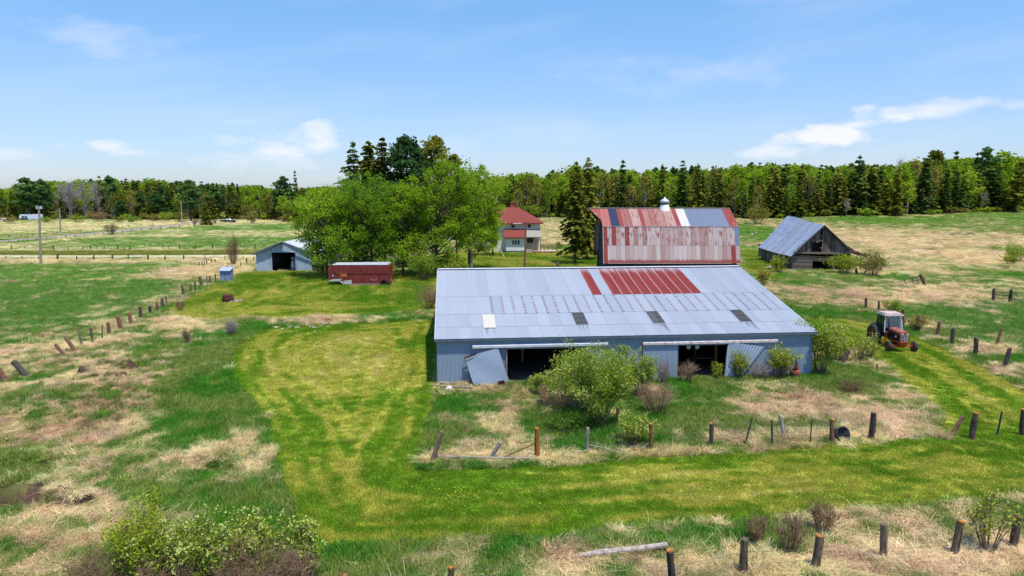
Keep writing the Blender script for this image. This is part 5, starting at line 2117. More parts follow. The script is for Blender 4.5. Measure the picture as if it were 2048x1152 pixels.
def build_grove():
    # broad-leaved trees round the house yard
    def T(u, v, vtop, seed, wl, wr, label, deep=False, ncl=215, depth=4.5):
        p = P(u, v)
        H = zat(p, vtop) - p.z
        k = p.y / FPX
        xl, xr = (wl - u) * k, (wr - u) * k
        r = random.Random(seed)
        lobes = []
        W = xr - xl
        for i in range(7):
            f = (i + .5) / 7
            x = xl + W * f
            hh = H * (.50 + .32 * math.sin(math.pi * (.12 + .76 * f)) + r.uniform(-.05, .07))
            rx = W * r.uniform(.17, .24)
            lobes.append((x * .86, r.uniform(-.5, .5) * depth, hh, rx, depth * .6, H * r.uniform(.17, .23)))
            lobes.append((x * .66, r.uniform(-.6, .6) * depth, hh * .60, rx * .9, depth * .6, H * .18))
        lobes.append(((xl + xr) / 2, 0, H * .86, W * .17, depth * .5, H * .13))
        lobes.append(((xl + xr) / 2 + W * .05, -1, H * .30, W * .33, depth * .7, H * .17))
        c, t = broad_tree(seed, H, lobes, ncl, 74, .22, .30)
        if deep:
            c.materials[0] = F_LEAF2
        put_tree('broadleaf_tree', (c, t), p, label, 'broad-leaved trees of the farmyard grove')
    T(655, 556, 372, 11, 588, 735, 'leftmost fresh green broadleaf tree, overhanging the grey shed roof')
    T(728, 554, 352, 12, 668, 802, 'bright green broadleaf tree directly behind the red trailer', True)
    T(806, 552, 372, 13, 752, 868, 'green broadleaf tree with visible dark trunk right of the trailer', False, 170)
    T(872, 552, 318, 14, 812, 968, 'tallest bright green broadleaf tree, in the middle of the grove')
    T(938, 540, 340, 15, 885, 1006, 'broad green tree at the right end of the grove beside the house')
    T(700, 545, 356, 16, 655, 760, 'slender green tree with its top behind the left crowns', True, 120)
    T(985, 512, 420, 17, 960, 1003, 'small low green tree touching the red-roofed house', False, 50, 2.5)
    # tall conifers standing behind them
    def Cn(u, v, vtop, f, label, name='pine_tree'):
        p = P(u, v)
        H = zat(p, vtop) - p.z
        put_tree(name, f(H), p, label, 'tall conifers behind the grove')
    Cn(713, 530, 284, lambda H: spruce(21, H, 4.4, .9, .45, .30, .25, F_SPRUCE, .5, .7, .25), 'open dark spruce with drooping boughs, leftmost of the tall conifers', 'spruce_tree')
    Cn(744, 530, 284, lambda H: spruce(22, H, 3.2, 2.0, .42, .25, .2, F_SPRUCEB, .5, .45, .25), 'dense olive spruce, second from the left of the tall conifers', 'spruce_tree')
    Cn(771, 532, 276, lambda H: spruce(23, H, 2.7, 1.4, .42, .25, .2, F_SPRUCEB, .6, .5, .25), 'narrow olive spruce left of the big blue green pine', 'spruce_tree')
    Cn(814, 534, 277, lambda H: pine(24, H, 4.6, .42, .25, F_PINE, 110, nleaf=46), 'broad blue green white pine in the middle of the tall conifers')
    Cn(838, 528, 300, lambda H: pine(27, H, 2.8, .40, .3, F_SPRUCEB, 60), 'shorter olive pine between the two highest pines')
    Cn(873, 530, 277, lambda H: pine(25, H, 4.4, .40, .45, F_SPRUCEB, 80), 'dark round topped pine above the tallest green tree')
    Cn(915, 528, 311, lambda H: pine(26, H, 2.2, .40, .6, F_SPRUCEB, 36), 'lowest dark pine top, rightmost of the tall conifers')
    # the two yard spruces beside the gambrel barn
    Cn(1150, 528, 326, lambda H: spruce(31, H, 2.5, 1.1, .40, .45, .12, F_SPRUCEB, .6, .50, .2), 'ragged olive spruce with bare trunk foot on the house lawn', 'spruce_tree')
    Cn(1174, 519, 317, lambda H: spruce(32, H, 2.6, 1.4, .40, .40, .08, F_SPRUCEB, .5, .55, .2), 'dense tall spruce touching the left end of the gambrel barn', 'spruce_tree')


build_grove()

# ------------------------------------------------------------------ bushes
def bush_meshes(seed, W, H, leafmat, leaf=.085, nleaf=3000, nflower=0, fsize=.12, stems=12, bare=False, lean=0.0, low=.15, twigmat=None, dense=1.0):
    r = np.random.default_rng(seed)
    segs, tips = [], []
    for i in range(stems):
        a = r.uniform(0, 6.28)
        sp = r.uniform(.1, 1) ** .6
        base = np.array([math.cos(a) * W * .06, math.sin(a) * W * .06, -.1])
        top = np.array([math.cos(a) * W * .42 * sp + lean * H, math.sin(a) * W * .42 * sp, H * (1.0 - .45 * sp ** 2) * r.uniform(.75, 1.0)])
        mid = base + (top - base) * .5 + [math.cos(a) * W * .03, math.sin(a) * W * .03, H * .10]
        q = .010 + .012 * H / 2
        segs += [(base, mid, q, q * .7), (mid, top, q * .7, .006)]
        for k in range(9 if bare else 6):
            f = r.uniform(.25, 1)
            s = base + (mid - base) * (f * 2) if f < .5 else mid + (top - mid) * (f * 2 - 1)
            e = s + r.normal(0, 1, 3) * [W * .10, W * .10, H * .06] + [0, 0, H * .12]
            segs.append((s, e, q * .4, .004))
            tips.append(e)
            for kk in range(5 if bare else 2):
                e2 = s + (e - s) * r.uniform(.4, 1) + r.normal(0, 1, 3) * [W * .055, W * .055, H * .05] + [0, 0, H * .05]
                segs.append((s + (e - s) * r.uniform(.3, .8), e2, q * .25, .003))
                tips.append(e2)
        tips.append(top)
    tips = np.array(tips)
    tips = tips[tips[:, 2] > H * low]
    if bare:
        st = sticks([(a, b, max(c * .8, .005), max(d, .004)) for a, b, c, d in segs], r, twigmat or F_TWIG, 'branches', .5)
    else:
        st = sticks(segs, r, M_TWIG, 'branches')
    leaves = flowers = None
    if nleaf:
        k = r.integers(0, len(tips), nleaf)
        q = r.uniform(0, 1, len(tips))
        cen = tips[k] + r.normal(0, 1, (nleaf, 3)) * [W * .045, W * .045, H * .045]
        leaves = cards(cen, leaf, r, leafmat, 'leaves', q[k] * .5 + r.uniform(0, .5, nleaf), 1.3)
    if nflower:
        rad = np.linalg.norm(tips * [1 / (W * .5), 1 / (W * .5), 1 / H], axis=1)
        pr = np.clip(rad - .45, .02, 1) ** 2
        k = r.choice(len(tips), nflower, p=pr / pr.sum())
        c = tips[k] + r.normal(0, 1, (nflower, 3)) * [W * .035, W * .035, H * .035] + [0, 0, .04]
        c = np.repeat(c, 4, 0) + r.normal(0, fsize * .28, (nflower * 4, 3))
        flowers = cards(c, fsize * .8, r, F_FLOWER, 'blossom', r.uniform(0, 1, len(c)), 1.0)
    return leaves, flowers, st


LOWBUSH = [bush_meshes(900 + i, 3.4, 2.1, (F_OLIVE, F_BUSH, F_BUSHY, F_OLIVE)[i], .36, 420, 0, .1, 9, i == 3) for i in range(4)]


# ------------------------------------------------------------------ forest
TOP = [(-900, 378), (-300, 375), (0, 381), (50, 368), (110, 362), (200, 363), (300, 362), (400, 368), (450, 369), (500, 372), (540, 376), (600, 378), (700, 372), (900, 362), (1000, 352), (1060, 347), (1085, 357), (1110, 340), (1180, 336),
       (1220, 342), (1330, 340), (1450, 338), (1500, 332), (1560, 332), (1600, 330), (1640, 336), (1700, 330), (1780, 336), (1830, 324), (1900, 321), (2048, 318), (2300, 312), (2800, 308)]
TU, TV = np.array([t[0] for t in TOP]), np.array([t[1] for t in TOP])


def u_of(x, y, z=8):
    return 1024 + FPX * x / (y * CT + (CAM_H - z) * ST)


def build_forest():
    r = np.random.default_rng(5)
    VAR = {
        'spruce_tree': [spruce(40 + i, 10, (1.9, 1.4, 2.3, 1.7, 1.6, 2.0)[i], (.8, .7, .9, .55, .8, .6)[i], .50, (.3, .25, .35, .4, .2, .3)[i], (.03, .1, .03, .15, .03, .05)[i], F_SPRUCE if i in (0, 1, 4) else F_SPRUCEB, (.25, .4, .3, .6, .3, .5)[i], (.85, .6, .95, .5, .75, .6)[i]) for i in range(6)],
        'dark_spruce': [],
        'aspen_tree': [aspen(50 + i, 10, (1.6, 2.1, 1.7, 2.0, 1.8)[i], (.42, .35, .3, .4, .2)[i], .36, 1100) for i in range(5)],
        'budding_tree': [aspen(60 + i, 10, 2.0, .25, .32, 900, F_OLIVE) for i in range(3)],
        'pine_tree': [pine(70 + i, 10, 2.3, .42, .3, F_PINE if i else F_SPRUCEB, 44, nleaf=20) for i in range(3)],
        'bare_birch': [aspen(80 + i, 10, 1.7, .30, .3, 10, None, None, True) for i in range(3)],
    }
    LAB = {'spruce_tree': 'dark green spruce in the forest edge', 'aspen_tree': 'light green aspen in the forest edge',
           'budding_tree': 'olive brown budding tree in the forest edge', 'pine_tree': 'dark round crowned pine in the forest edge', 'bare_birch': 'leafless white birch in the forest edge'}
    SEC = [(110, 'at the far left edge'), (230, 'around the white birches'), (370, 'right of the white birches'), (480, 'behind the road and pickup'), (640, 'left of the farmyard grove'), (1000, 'above the grove'), (1095, 'behind the red-roofed house'), (1210, 'around the two yard spruces'), (1330, 'above the left gambrel roof half'), (1465, 'above the right gambrel roof half'),
           (1580, 'left of the old barn peak'), (1700, 'above the old barn gable'), (1830, 'right of the old barn'), (1940, 'on the rise near the right edge'), (9999, 'at the far right edge')]
    cnt = {}

    def plant(kind, x, y, H, wf=1.0, ri=0, rel=1.0):
        u = u_of(x, y)
        sec = next(s for lim, s in SEC if u < lim)
        m = VAR[kind][r.integers(0, len(VAR[kind]))]
        k = H / 10
        size = 'short ' if rel < .62 else 'medium ' if rel < .84 else 'tall '
        lab = size + LAB[kind].split(' in the')[0] + ' ' + ('in the front rank' if ri < 2 else 'in the middle rank' if ri < 4 else 'in the rear rank') + ' ' + sec
        t = put_tree(kind, m, (x, y, gz(x, y)), lab, lab, r.uniform(0, 6.28), (k * wf, k * wf, k))
        cnt[kind] = cnt.get(kind, 0) + 1
        return t
    rows = [(0, 4.6), (4, 4.4), (9, 4.8), (15, 5.2), (22, 5.8), (31, 6.5)]
    for ri, (off, sp) in enumerate(rows):
        x = -265.0
        while x < 262:
            x += sp * r.uniform(.65, 1.35)
            y = forest_edge(x) + off + r.uniform(-2, 2)
            u = u_of(x, y)
            if u < -60 or u > 2110 or (640 < u < 985 and (ri < 5 or off < 20 and False)):
                if not (640 < u < 985 and ri == 3):
                    continue
            if 1212 < u < 1470 and ri == 0:
                pass
            z = gz(x, y)
            vt = np.interp(u, TU, TV)
            full = zat((x, y), vt) - z
            n = vnoise(np.array([x / 16.]), np.array([ri * .7]), 3)[0]
            q = r.uniform()
            if u < 100:
                kind = 'aspen_tree' if q < .6 else ('pine_tree' if q < .7 else 'spruce_tree')
            elif u < 215:
                kind = 'bare_birch' if q < (.65 if ri < 3 else .25) else ('spruce_tree' if ri < 1 else 'aspen_tree' if q < .8 else 'budding_tree')
            elif u < 480:
                kind = 'spruce_tree' if q < .42 else 'pine_tree' if q < .74 else ('aspen_tree' if ri > 2 or q < .85 else 'budding_tree')
            elif u < 640:
                kind = 'aspen_tree' if q < .35 else ('pine_tree' if q < .6 else 'budding_tree' if q < .8 else 'spruce_tree')
            elif u < 1105:
                kind = 'aspen_tree' if q < .45 + .08 * ri else ('budding_tree' if q < .75 else 'spruce_tree')
            elif u < 1500:
                kind = ('spruce_tree' if q < .60 - .04 * ri else 'aspen_tree' if q < .88 else 'budding_tree')
            else:
                kind = ('spruce_tree' if q < (.78 if ri < 3 else .18) else 'aspen_tree' if q < .93 else 'budding_tree')
            h = full * {0: r.uniform(.28, .74), 1: r.uniform(.42, .92), 2: r.uniform(.6, 1.04), 3: r.uniform(.8, 1.03), 4: r.uniform(.85, 1.03), 5: r.uniform(.88, 1.02)}[ri]
            if kind in ('bare_birch',):
                h = full * r.uniform(.85, .98)
            if kind in ('aspen_tree', 'budding_tree') and ri < 3:
                h = full * r.uniform(.62, .92)
            if 470 < u < 600:
                h *= .86
            wf = r.uniform(.8, 1.35) * (1.25 if h < 9 else 1.0)
            if cnt.get(kind, 0) >= 235:
                continue
            plant(kind, x, y, max(h, 3.5), wf, ri, h / full)
    for i in range(64):
        x = -240 + 475 * (i + r.uniform(0, 1)) / 64
        u = u_of(x, forest_edge(x), 2)
        if 640 < u < 985 or 1215 < u < 1460:
            continue
        bm_ = LOWBUSH[i % len(LOWBUSH)]
        y = forest_edge(x) - r.uniform(0, 5)
        e = empty('scrub_bush', (x, y, gz(x, y)), 'low olive scrub bush growing along the foot of the wood', 'bush', 'scrub bushes along the foot of the wood', r.uniform(0, 6))
        k = r.uniform(.7, 1.5)
        e.scale = (k * r.uniform(.9, 1.5), k, k)
        for nm, me in zip(('leaves', 'blossom', 'branches'), bm_):
            if me is not None:
                link(nm, me, e)
    # trees that stand above the rest or in front of the edge
    for (u, vb, vt, kind, wf, lab) in (
            (64, 440, 357, 'pine_tree', 1.5, 'round dark pine rising above the far left woods'), (90, 440, 360, 'pine_tree', .9, 'small dark pine beside the round one at far left'),
            (226, 438, 354, 'pine_tree', 1.0, 'dark pine top right of the bare white birches'), (205, 438, 353, 'spruce_tree', .7, 'thin spruce spire above the bare birches'),
            (594, 440, 343, 'spruce_tree', .5, 'thin lone spruce spire left of the grove'), (570, 440, 355, 'pine_tree', 1.3, 'dark spreading pine left of the thin spruce spire'),
            (382, 443, 362, 'pine_tree', 1.25, 'layered blue green pine before the left woods'), (413, 451, 404, 'spruce_tree', 1.3, 'small green conifer standing by the road fence'),
            (1243, 434, 322, 'spruce_tree', .9, 'tall spruce above the left end of the barn ridge'), (1322, 434, 330, 'spruce_tree', .8, 'spruce rising behind the ridge ventilator'),
            (1362, 434, 322, 'spruce_tree', 1.0, 'tallest spruce right of the ridge ventilator'), (1392, 436, 328, 'spruce_tree', .9, 'ragged spruce above the white roof sheet'),
            (1712, 431, 313, 'spruce_tree', 1.15, 'highest dark spruce above the old barn'), (1566, 431, 330, 'spruce_tree', 1.5, 'broad brown green spruce above the old barn ridge'),
            (1670, 430, 338, 'spruce_tree', 1.1, 'dark spruce left of the highest one'), (1742, 430, 330, 'spruce_tree', 1.2, 'dark dense spruce right of the highest one'),
            (1790, 432, 340, 'spruce_tree', 1.0, 'narrow spruce at the right of the dark group'), (1845, 428, 318, 'spruce_tree', 1.2, 'tall spruce before the bright aspens on the rise'),
            (2030, 425, 320, 'spruce_tree', 1.4, 'big dark spruce at the far right edge'),
            (1567, 434, 386, 'spruce_tree', 1.5, 'small bushy spruce right behind the old barn ridge'), (1596, 436, 372, 'spruce_tree', 1.5, 'medium bushy spruce behind the old barn roof'),
            (1612, 433, 368, 'spruce_tree', 1.4, 'medium spruce behind the old barn peak'), (1640, 432, 378, 'spruce_tree', 1.5, 'small spruce right of the old barn peak'),
            (1755, 430, 396, 'spruce_tree', 1.3, 'little spruce at the foot of the dead branches'), (1774, 431, 402, 'spruce_tree', 1.6, 'little rounded spruce beside the fallen branch'),
            (1830, 427, 385, 'spruce_tree', 1.3, 'small spruce in front of the rise'), (1880, 427, 378, 'spruce_tree', 1.4, 'broad olive spruce in front of the rise'),
            (1920, 424, 372, 'pine_tree', 1.2, 'blue green pine in front of the bright aspens'),
            (1692, 434, 398, 'bare_birch', 1.2, 'small bare tree standing alone in the dry field'), (1965, 424, 385, 'bare_birch', 1.3, 'dead grey tree at the far right forest edge')):
        p = P(u, vb)
        H = zat(p, vt) - p.z
        m = VAR[kind][r.integers(0, len(VAR[kind]))]
        put_tree(kind, m, p, lab, None, r.uniform(0, 6.28), (H / 10 * wf, H / 10 * wf, H / 10))
    # single crowns above the bright aspens on the rise
    for (u, vt, wf, kind, lab) in ((1863, 303, 1.0, 'pine_tree', 'flat topped pine rising highest above the aspens on the rise'), (1907, 306, .8, 'spruce_tree', 'thin dark spruce top above the aspens on the rise'),
                                   (1949, 308, .6, 'spruce_tree', 'smallest dark top above the aspens on the rise'), (1968, 298, .9, 'pine_tree', 'slender open pine above the aspens at far right'),
                                   (2006, 303, 1.4, 'aspen_tree', 'green aspen crown standing out at the far right skyline'), (1796, 320, .8, 'bare_birch', 'bare leaning snag above the dark spruces')):
        x, y = (u - 1024) / FPX * 305 * 1.0, 300
        p = Vector((x, y, gz(x, y)))
        p.x = xat(p.y, 14, u)
        H = zat(p, vt) - p.z
        m = VAR[kind][r.integers(0, len(VAR[kind]))]
        put_tree(kind, m, p, lab, None, r.uniform(0, 6.28), (H / 10 * wf, H / 10 * wf, H / 10))
    # the wood behind: one mass of crowns
    joined = []
    for kind in ('spruce_tree', 'aspen_tree', 'aspen_tree', 'budding_tree', 'pine_tree'):
        m = VAR[kind][len(joined) % len(VAR[kind])]
        joined.append(m[0])
    n = 2600
    x = r.uniform(-460, 520, n)
    off = 38 + 150 * r.uniform(0, 1, n) ** 1.2
    y = forest_edge(x) + off
    u = u_of(x, y, 12)
    vt = np.interp(u, TU, TV)
    z = relief(x, y)
    full = np.array([zat((a, b), v) for a, b, v in zip(x, y, vt)]) - z
    H = full * r.uniform(.74, 1.0, n)
    H = np.clip(H, 4, 30)
    isg = r.uniform(0, 1, n)
    dark = np.where((u > 215) & (u < 480), .55, np.where((u > 1100) & (u < 1830), .34, .14))
    idx = np.where(isg < dark, np.where(r.uniform(0, 1, n) < .7, 0, 4), np.where(isg > .93, 3, r.integers(1, 3, n)))
    H = np.where(isg < dark, np.clip(full * r.uniform(.85, 1.07, n), 4, 31), H)
    w = H / 10 * np.where(isg < dark, r.uniform(.6, .95, n), r.uniform(.9, 1.3, n))
    instancer('wood', np.stack([x, y, z], 1), idx, np.stack([np.zeros(n), np.zeros(n), r.uniform(0, 6.28, n)], 1), np.stack([w, w, H / 10], 1), np.ones((n, 3)), joined, 'stuff',
              'dense mixed wood of aspens and spruces behind the forest edge', 'forest')
    print('forest', cnt)


build_forest()


BUSH_N = [0]


def bush(u, v, vt, wpx, kind, label, group=None, name=None, lean=0.0, scale=1.0):
    p = P(u, v)
    H = (zat(p, vt) - p.z)
    W = wpx * p.y / FPX
    BUSH_N[0] += 1
    s = 500 + BUSH_N[0]
    A = W * H
    pr = p.y
    lf = max(.058, .0017 * pr)
    nl = int(min(17000, 1.0 * A / (lf * lf) * 2.7) * scale)
    nf = int(min(2200, A * 52 * (30 / max(30, pr)) ** 1.0))
    fs = max(.085, .0021 * pr)
    st = int(8 + min(16, W * 4))
    if kind == 'flower':
        m = bush_meshes(s, W, H, F_BUSH, lf, nl, nf, fs, st, lean=lean)
    elif kind == 'yflower':
        m = bush_meshes(s, W, H, F_BUSHY, lf, nl, int(nf * 1.2), fs, st, lean=lean)
    elif kind == 'sparse':
        m = bush_meshes(s, W, H, F_BUSHY, lf, int(nl * .35), int(nf * .35), fs, st + 4, lean=lean)
    elif kind == 'green':
        m = bush_meshes(s, W, H, F_BUSHY, lf, nl, 0, fs, st, lean=lean)
    elif kind == 'dark':
        m = bush_meshes(s, W, H, F_BUSH, lf, nl, 0, fs, st, lean=lean)
    elif kind == 'olive':
        m = bush_meshes(s, W, H, F_OLIVE, lf, int(nl * .8), 0, fs, st, lean=lean)
    elif kind == 'low':
        m = bush_meshes(s, W, H, F_NETTLE, lf * .9, int(nl * 2.2), 0, fs, st + 10, lean=lean, low=.0)
    elif kind == 'twig':
        m = bush_meshes(s, W, H, None, lf, 0, 0, fs, st + 6, True, lean)
    elif kind == 'greytwig':
        m = bush_meshes(s, W, H, None, lf, 0, 0, fs, st + 8, True, lean, twigmat=F_TWIGG)
    elif kind == 'budtwig':
        m = bush_meshes(s, W, H, F_OLIVE, lf * .7, int(nl * .3), 0, fs, st + 8, True, lean)
    e = empty(name or 'bush', p, label, 'bush', group)
    for nm, me in zip(('leaves', 'blossom', 'branches'), m):
        if me is not None:
            link(nm, me, e)
    return e


def build_bushes():
    b = bush
    b(1196, 850, 690, 165, 'flower', 'big cream flowering bush in front of the metal shed, on leaning trunks', lean=-.10, scale=1.3)
    b(1140, 815, 712, 130, 'yflower', 'left lobe of flowering shrubbery before the first shed opening')
    b(1232, 800, 700, 95, 'flower', 'flowering bush behind the big one, right against the shed wall')
    b(1083, 790, 748, 60, 'yflower', 'low pale yellow bush at the right side of the first shed opening')
    b(1280, 792, 702, 78, 'flower', 'dark green flowering bush beside the plain hanging shed door')
    b(1266, 892, 826, 86, 'flower', 'small round flowering bush behind the mid fence with orange post')
    b(1120, 838, 778, 100, 'twig', 'bare reddish brown shrub left of the big flowering bush')
    b(1312, 826, 762, 110, 'twig', 'pinkish brown bare shrub right of the big flowering bush')
    b(1372, 766, 716, 50, 'twig', 'bare dark red shrub at the left side of the second shed opening')
    b(1165, 846, 770, 60, 'greytwig', 'grey bare stems standing inside the left foot of the big flowering bush')
    b(1090, 812, 770, 54, 'twig', 'thin reddish bare shrub before the first black shed opening')
    b(1325, 768, 715, 44, 'greytwig', 'thin grey bare shrub before the plain hanging door')
    b(1478, 758, 702, 50, 'green', 'bright yellow green young bush before the sagging bent door')
    b(1432, 757, 728, 34, 'green', 'little yellow green sprig in front of the black second opening')
    b(1560, 756, 694, 74, 'yflower', 'pale flowering bush before the right part of the shed wall')
    b(1522, 757, 718, 66, 'greytwig', 'grey leafless shrub left of the pale flowering bush at the wall')
    b(1640, 748, 636, 88, 'yflower', 'tall yellow flowering bush at the right corner of the metal shed')
    b(1672, 722, 662, 60, 'yflower', 'yellowish bush behind the leaning stump')
    b(1716, 722, 672, 70, 'sparse', 'sparse flowering bush beside the left rear tractor wheel')
    b(1740, 716, 668, 40, 'sparse', 'thin blossom twigs in front of the tractor')
    b(1784, 626, 598, 46, 'dark', 'low dark green bush just behind the tractor cab')
    b(1832, 662, 630, 54, 'olive', 'olive scrub along the fence right of the tractor')
    b(1700, 786, 757, 62, 'budtwig', 'small dark bare shrub on the rough bank right of the shed')
    b(1140, 856, 818, 150, 'low', 'patch of bright green low nettles under the big flowering bush', name='nettle_patch')
    b(440, 1176, 1016, 190, 'flower', 'big cream flowering bush at the bottom left edge', scale=.75)
    b(558, 1172, 1040, 180, 'flower', 'cream flowering bush at the right end of the bottom left thicket', scale=.75)
    b(618, 1166, 1074, 70, 'flower', 'smallest flowering bush of the bottom left thicket')
    b(372, 1180, 1060, 130, 'yflower', 'yellowish flowering bush in the middle of the bottom left thicket')
    b(282, 1188, 1000, 150, 'green', 'slender yellow green young tree in the bottom left thicket')
    b(215, 1200, 1090, 170, 'budtwig', 'brown budding shrub at the left end of the bottom left thicket')
    b(340, 1212, 1088, 190, 'twig', 'bare twiggy shrub low in the bottom left thicket')
    b(492, 1170, 1030, 120, 'yflower', 'yellow cream flowering bush in the centre of the bottom left thicket', scale=.6)
    b(325, 1196, 1062, 120, 'flower', 'green flowering bush at the left half of the bottom left thicket')
    b(165, 1200, 1120, 110, 'twig', 'brown bare shrub at the outermost left of the bottom thicket')
    b(500, 1212, 1076, 220, 'twig', 'bare brown twiggy shrub under the cream flowering bushes')
    b(600, 1208, 1090, 130, 'twig', 'dark leafless shrub at the right foot of the bottom left thicket')
    b(1645, 1068, 1002, 74, 'budtwig', 'bare round shrub behind the front fence, right of two others')
    b(1580, 1108, 1020, 70, 'twig', 'bare reddish shrub in the middle of the three behind the front fence')
    b(1515, 1092, 1028, 62, 'budtwig', 'leftmost small bare shrub behind the front fence')
    b(1975, 1106, 986, 96, 'sparse', 'tall sparse shrub behind the front fence near its right end')
    b(856, 618, 568, 74, 'twig', 'brown bare bush on the left of the metal shed roof')
    b(882, 606, 572, 40, 'budtwig', 'brown green bush touching the left roof edge of the metal shed')
    b(1558, 546, 512, 40, 'green', 'yellow green bush against the dark side wall of the old barn')
    b(1690, 548, 508, 80, 'green', 'broad yellow green bush in front of the old barn gable')
    b(1746, 552, 506, 62, 'olive', 'olive bush at the right end of the old barn')
    b(1524, 572, 538, 34, 'olive', 'small olive bush between the two barns')
    b(2032, 524, 488, 62, 'dark', 'green bush in the dry field at the right edge')
    b(2020, 530, 508, 36, 'green', 'lower yellow green bush beside the one at the right edge')
    b(1515, 449, 412, 56, 'olive', 'rounded dark olive bush in the field left of the old barn')
    b(467, 530, 470, 34, 'budtwig', 'upright fan shaped willow by the farm lane')
    b(222, 471, 444, 32, 'budtwig', 'round brown bush beside the gravel road')
    b(200, 444, 419, 46, 'twig', 'wide red brown bare bush at the foot of the left woods')
    b(390, 454, 437, 15, 'twig', 'small pink brown bush left of the road conifer')
    b(430, 449, 436, 10, 'twig', 'tiny reddish bush right of the road conifer')
    b(447, 440, 426, 9, 'yflower', 'tiny bright yellow bush beside the road')
    b(360, 622, 600, 26, 'twig', 'grey brown thorn bush on the pasture fence line')
    b(378, 688, 655, 30, 'twig', 'tiny bare shrub in the rough grass left of the mown track')
    b(462, 672, 640, 40, 'greytwig', 'pale dry shrub at the corner of the mown track')
    r = random.Random(4)
    for i, (u, v, vt, w, k) in enumerate(((310, 443, 426, 36, 'olive'), (335, 443, 424, 34, 'dark'), (362, 444, 422, 36, 'olive'), (92, 446, 434, 30, 'dark'), (155, 444, 430, 34, 'dark'), (240, 444, 432, 30, 'olive'),
                                          (435, 436, 410, 30, 'olive'), (462, 436, 410, 34, 'olive'), (495, 438, 408, 36, 'olive'), (506, 448, 420, 32, 'olive'), (268, 445, 433, 36, 'dark'), (20, 447, 434, 40, 'olive'))):
        b(u, v, vt, w, k, ['soft green', 'olive', 'low rounded', 'bushy'][i % 4] + ' willow scrub along the far road and field edge', 'willow scrub at the far field edge', name='willow_bush')
    # scrub behind the red-roofed house and under the grove
    for (u, v, vt, w, k, lab) in ((690, 560, 532, 60, 'dark', 'dark shrub behind the left end of the red trailer'), (770, 560, 520, 70, 'dark', 'dark shrub behind the right end of the red trailer'),
                                  (850, 560, 500, 80, 'dark', 'leafy shrub under the tallest green tree'), (905, 556, 512, 70, 'dark', 'leafy dark shrub left of the wooden pole'),
                                  (640, 550, 520, 40, 'dark', 'leafy shrub between grey shed and trailer'), (1062, 436, 408, 60, 'dark', 'dark scrub at the field edge behind the house'),
                                  (1118, 498, 484, 24, 'dark', 'small shrub at the right end of the house deck'), (985, 502, 470, 30, 'yflower', 'pinkish white blossoming bush left of the house')):
        b(u, v, vt, w, k, lab)


build_bushes()
# ------------------------------------------------------------------ fences
def post_geo(a, b, rad, square=False, seed=0, cap=False):
    """weathered post from a (ground) to b (top)"""
    r = random.Random(seed)
    a, b = Vector(a), Vector(b)
    d = (b - a)
    g = G()
    a2 = a - d.normalized() * .25
    pts = [a2, a, a + d * .35 + Vector((r.uniform(-.01, .01), r.uniform(-.01, .01), 0)), a + d * .7, b - d * .03, b]
    if rad > .04:
        pts = [q + Vector((r.uniform(-1, 1), r.uniform(-1, 1), 0)) * rad * .12 for q in pts]
        for k in range(3):
            an = r.uniform(0, 6.28)
            e = Vector((math.cos(an), math.sin(an), 0)) * rad * .93
            t0 = r.uniform(0, .4)
            g.beam(a + d * t0 + e, a + d * min(.99, t0 + r.uniform(.35, .6)) + e * .93, rad * .35, rad * .22)
    g.tube(pts, [rad * 1.05, rad * 1.05, rad * r.uniform(.92, 1.03), rad * r.uniform(.9, 1.0), rad * .92, rad * .80], 5 if rad < .04 else (6 if square else 9))
    return g


PM = {'g': lambda: M_POST, 's': lambda: M_POSTG, 'o': lambda: M_POSTO, 'r': lambda: M_POSTR, 'd': lambda: M_DARKPOST, 'w': lambda: M_DEADGREY}
M_DARKPOST = plain('dark_post_wood', (.030, .024, .022), (.10, .075, .060), 6, .95, stretch=(3, 3, .5), rnd=.3, bump=.7)


def fence(label, posts, wires=(.35, .7, 1.05), group=None, name='fence', wire_r=.006, skip_wire=()):
    """posts: (u base, v base, u top, v top, width px, material key, lichen cap)"""
    p0 = P(posts[0][0], min(posts[0][1], 1300))
    root = empty(name, p0, label, 'fence', group)
    tops = []
    for i, q in enumerate(posts):
        u, v, ut, vt, w, mk = q[:6]
        a = P(u, v)
        zt = zat(a, vt)
        b = Vector((xat(a.y, zt, ut), a.y, zt))
        rad = max(w * a.y / FPX / 2 * (.68 if a.y > 90 else 1.0), .018)
        o = post_geo(a, b, rad, seed=i).part('post', PM[mk](), root, label=LP.get(mk + ('c' if len(q) > 6 else '')))
        if len(q) > 6:
            g = G()
            d = (b - a).normalized()
            g.tube([b - d * .05, b - d * .005, b + d * .012], [rad * .94, rad * .92, rad * .74], 9)
            g.part('lichen_cap', M_LICHEN, o)
        tops.append((a, b))
    for k, h in enumerate(wires):
        g = G()
        for i in range(len(tops) - 1):
            if i in skip_wire:
                continue
            (a, b), (c, d) = tops[i], tops[i + 1]
            la, lc = (b - a).length, (d - c).length
            s = a + (b - a) * min(h / 1.25, .93)
            e = c + (d - c) * min(h / 1.25, .93)
            m = s.lerp(e, .5) - Vector((0, 0, .03))
            g.tube([s, m, e], [wire_r] * 3, 3, False)
        g.part('wire', M_WIRE, root)
    return root, tops


LP = {'gc': 'grey post with orange lichen on top', 'dc': 'dark post with orange lichen on top', 'rc': 'red brown post with orange lichen on top', 'oc': 'orange lichened post', 'o': 'orange lichened post', 's': 'silvery bleached post'}


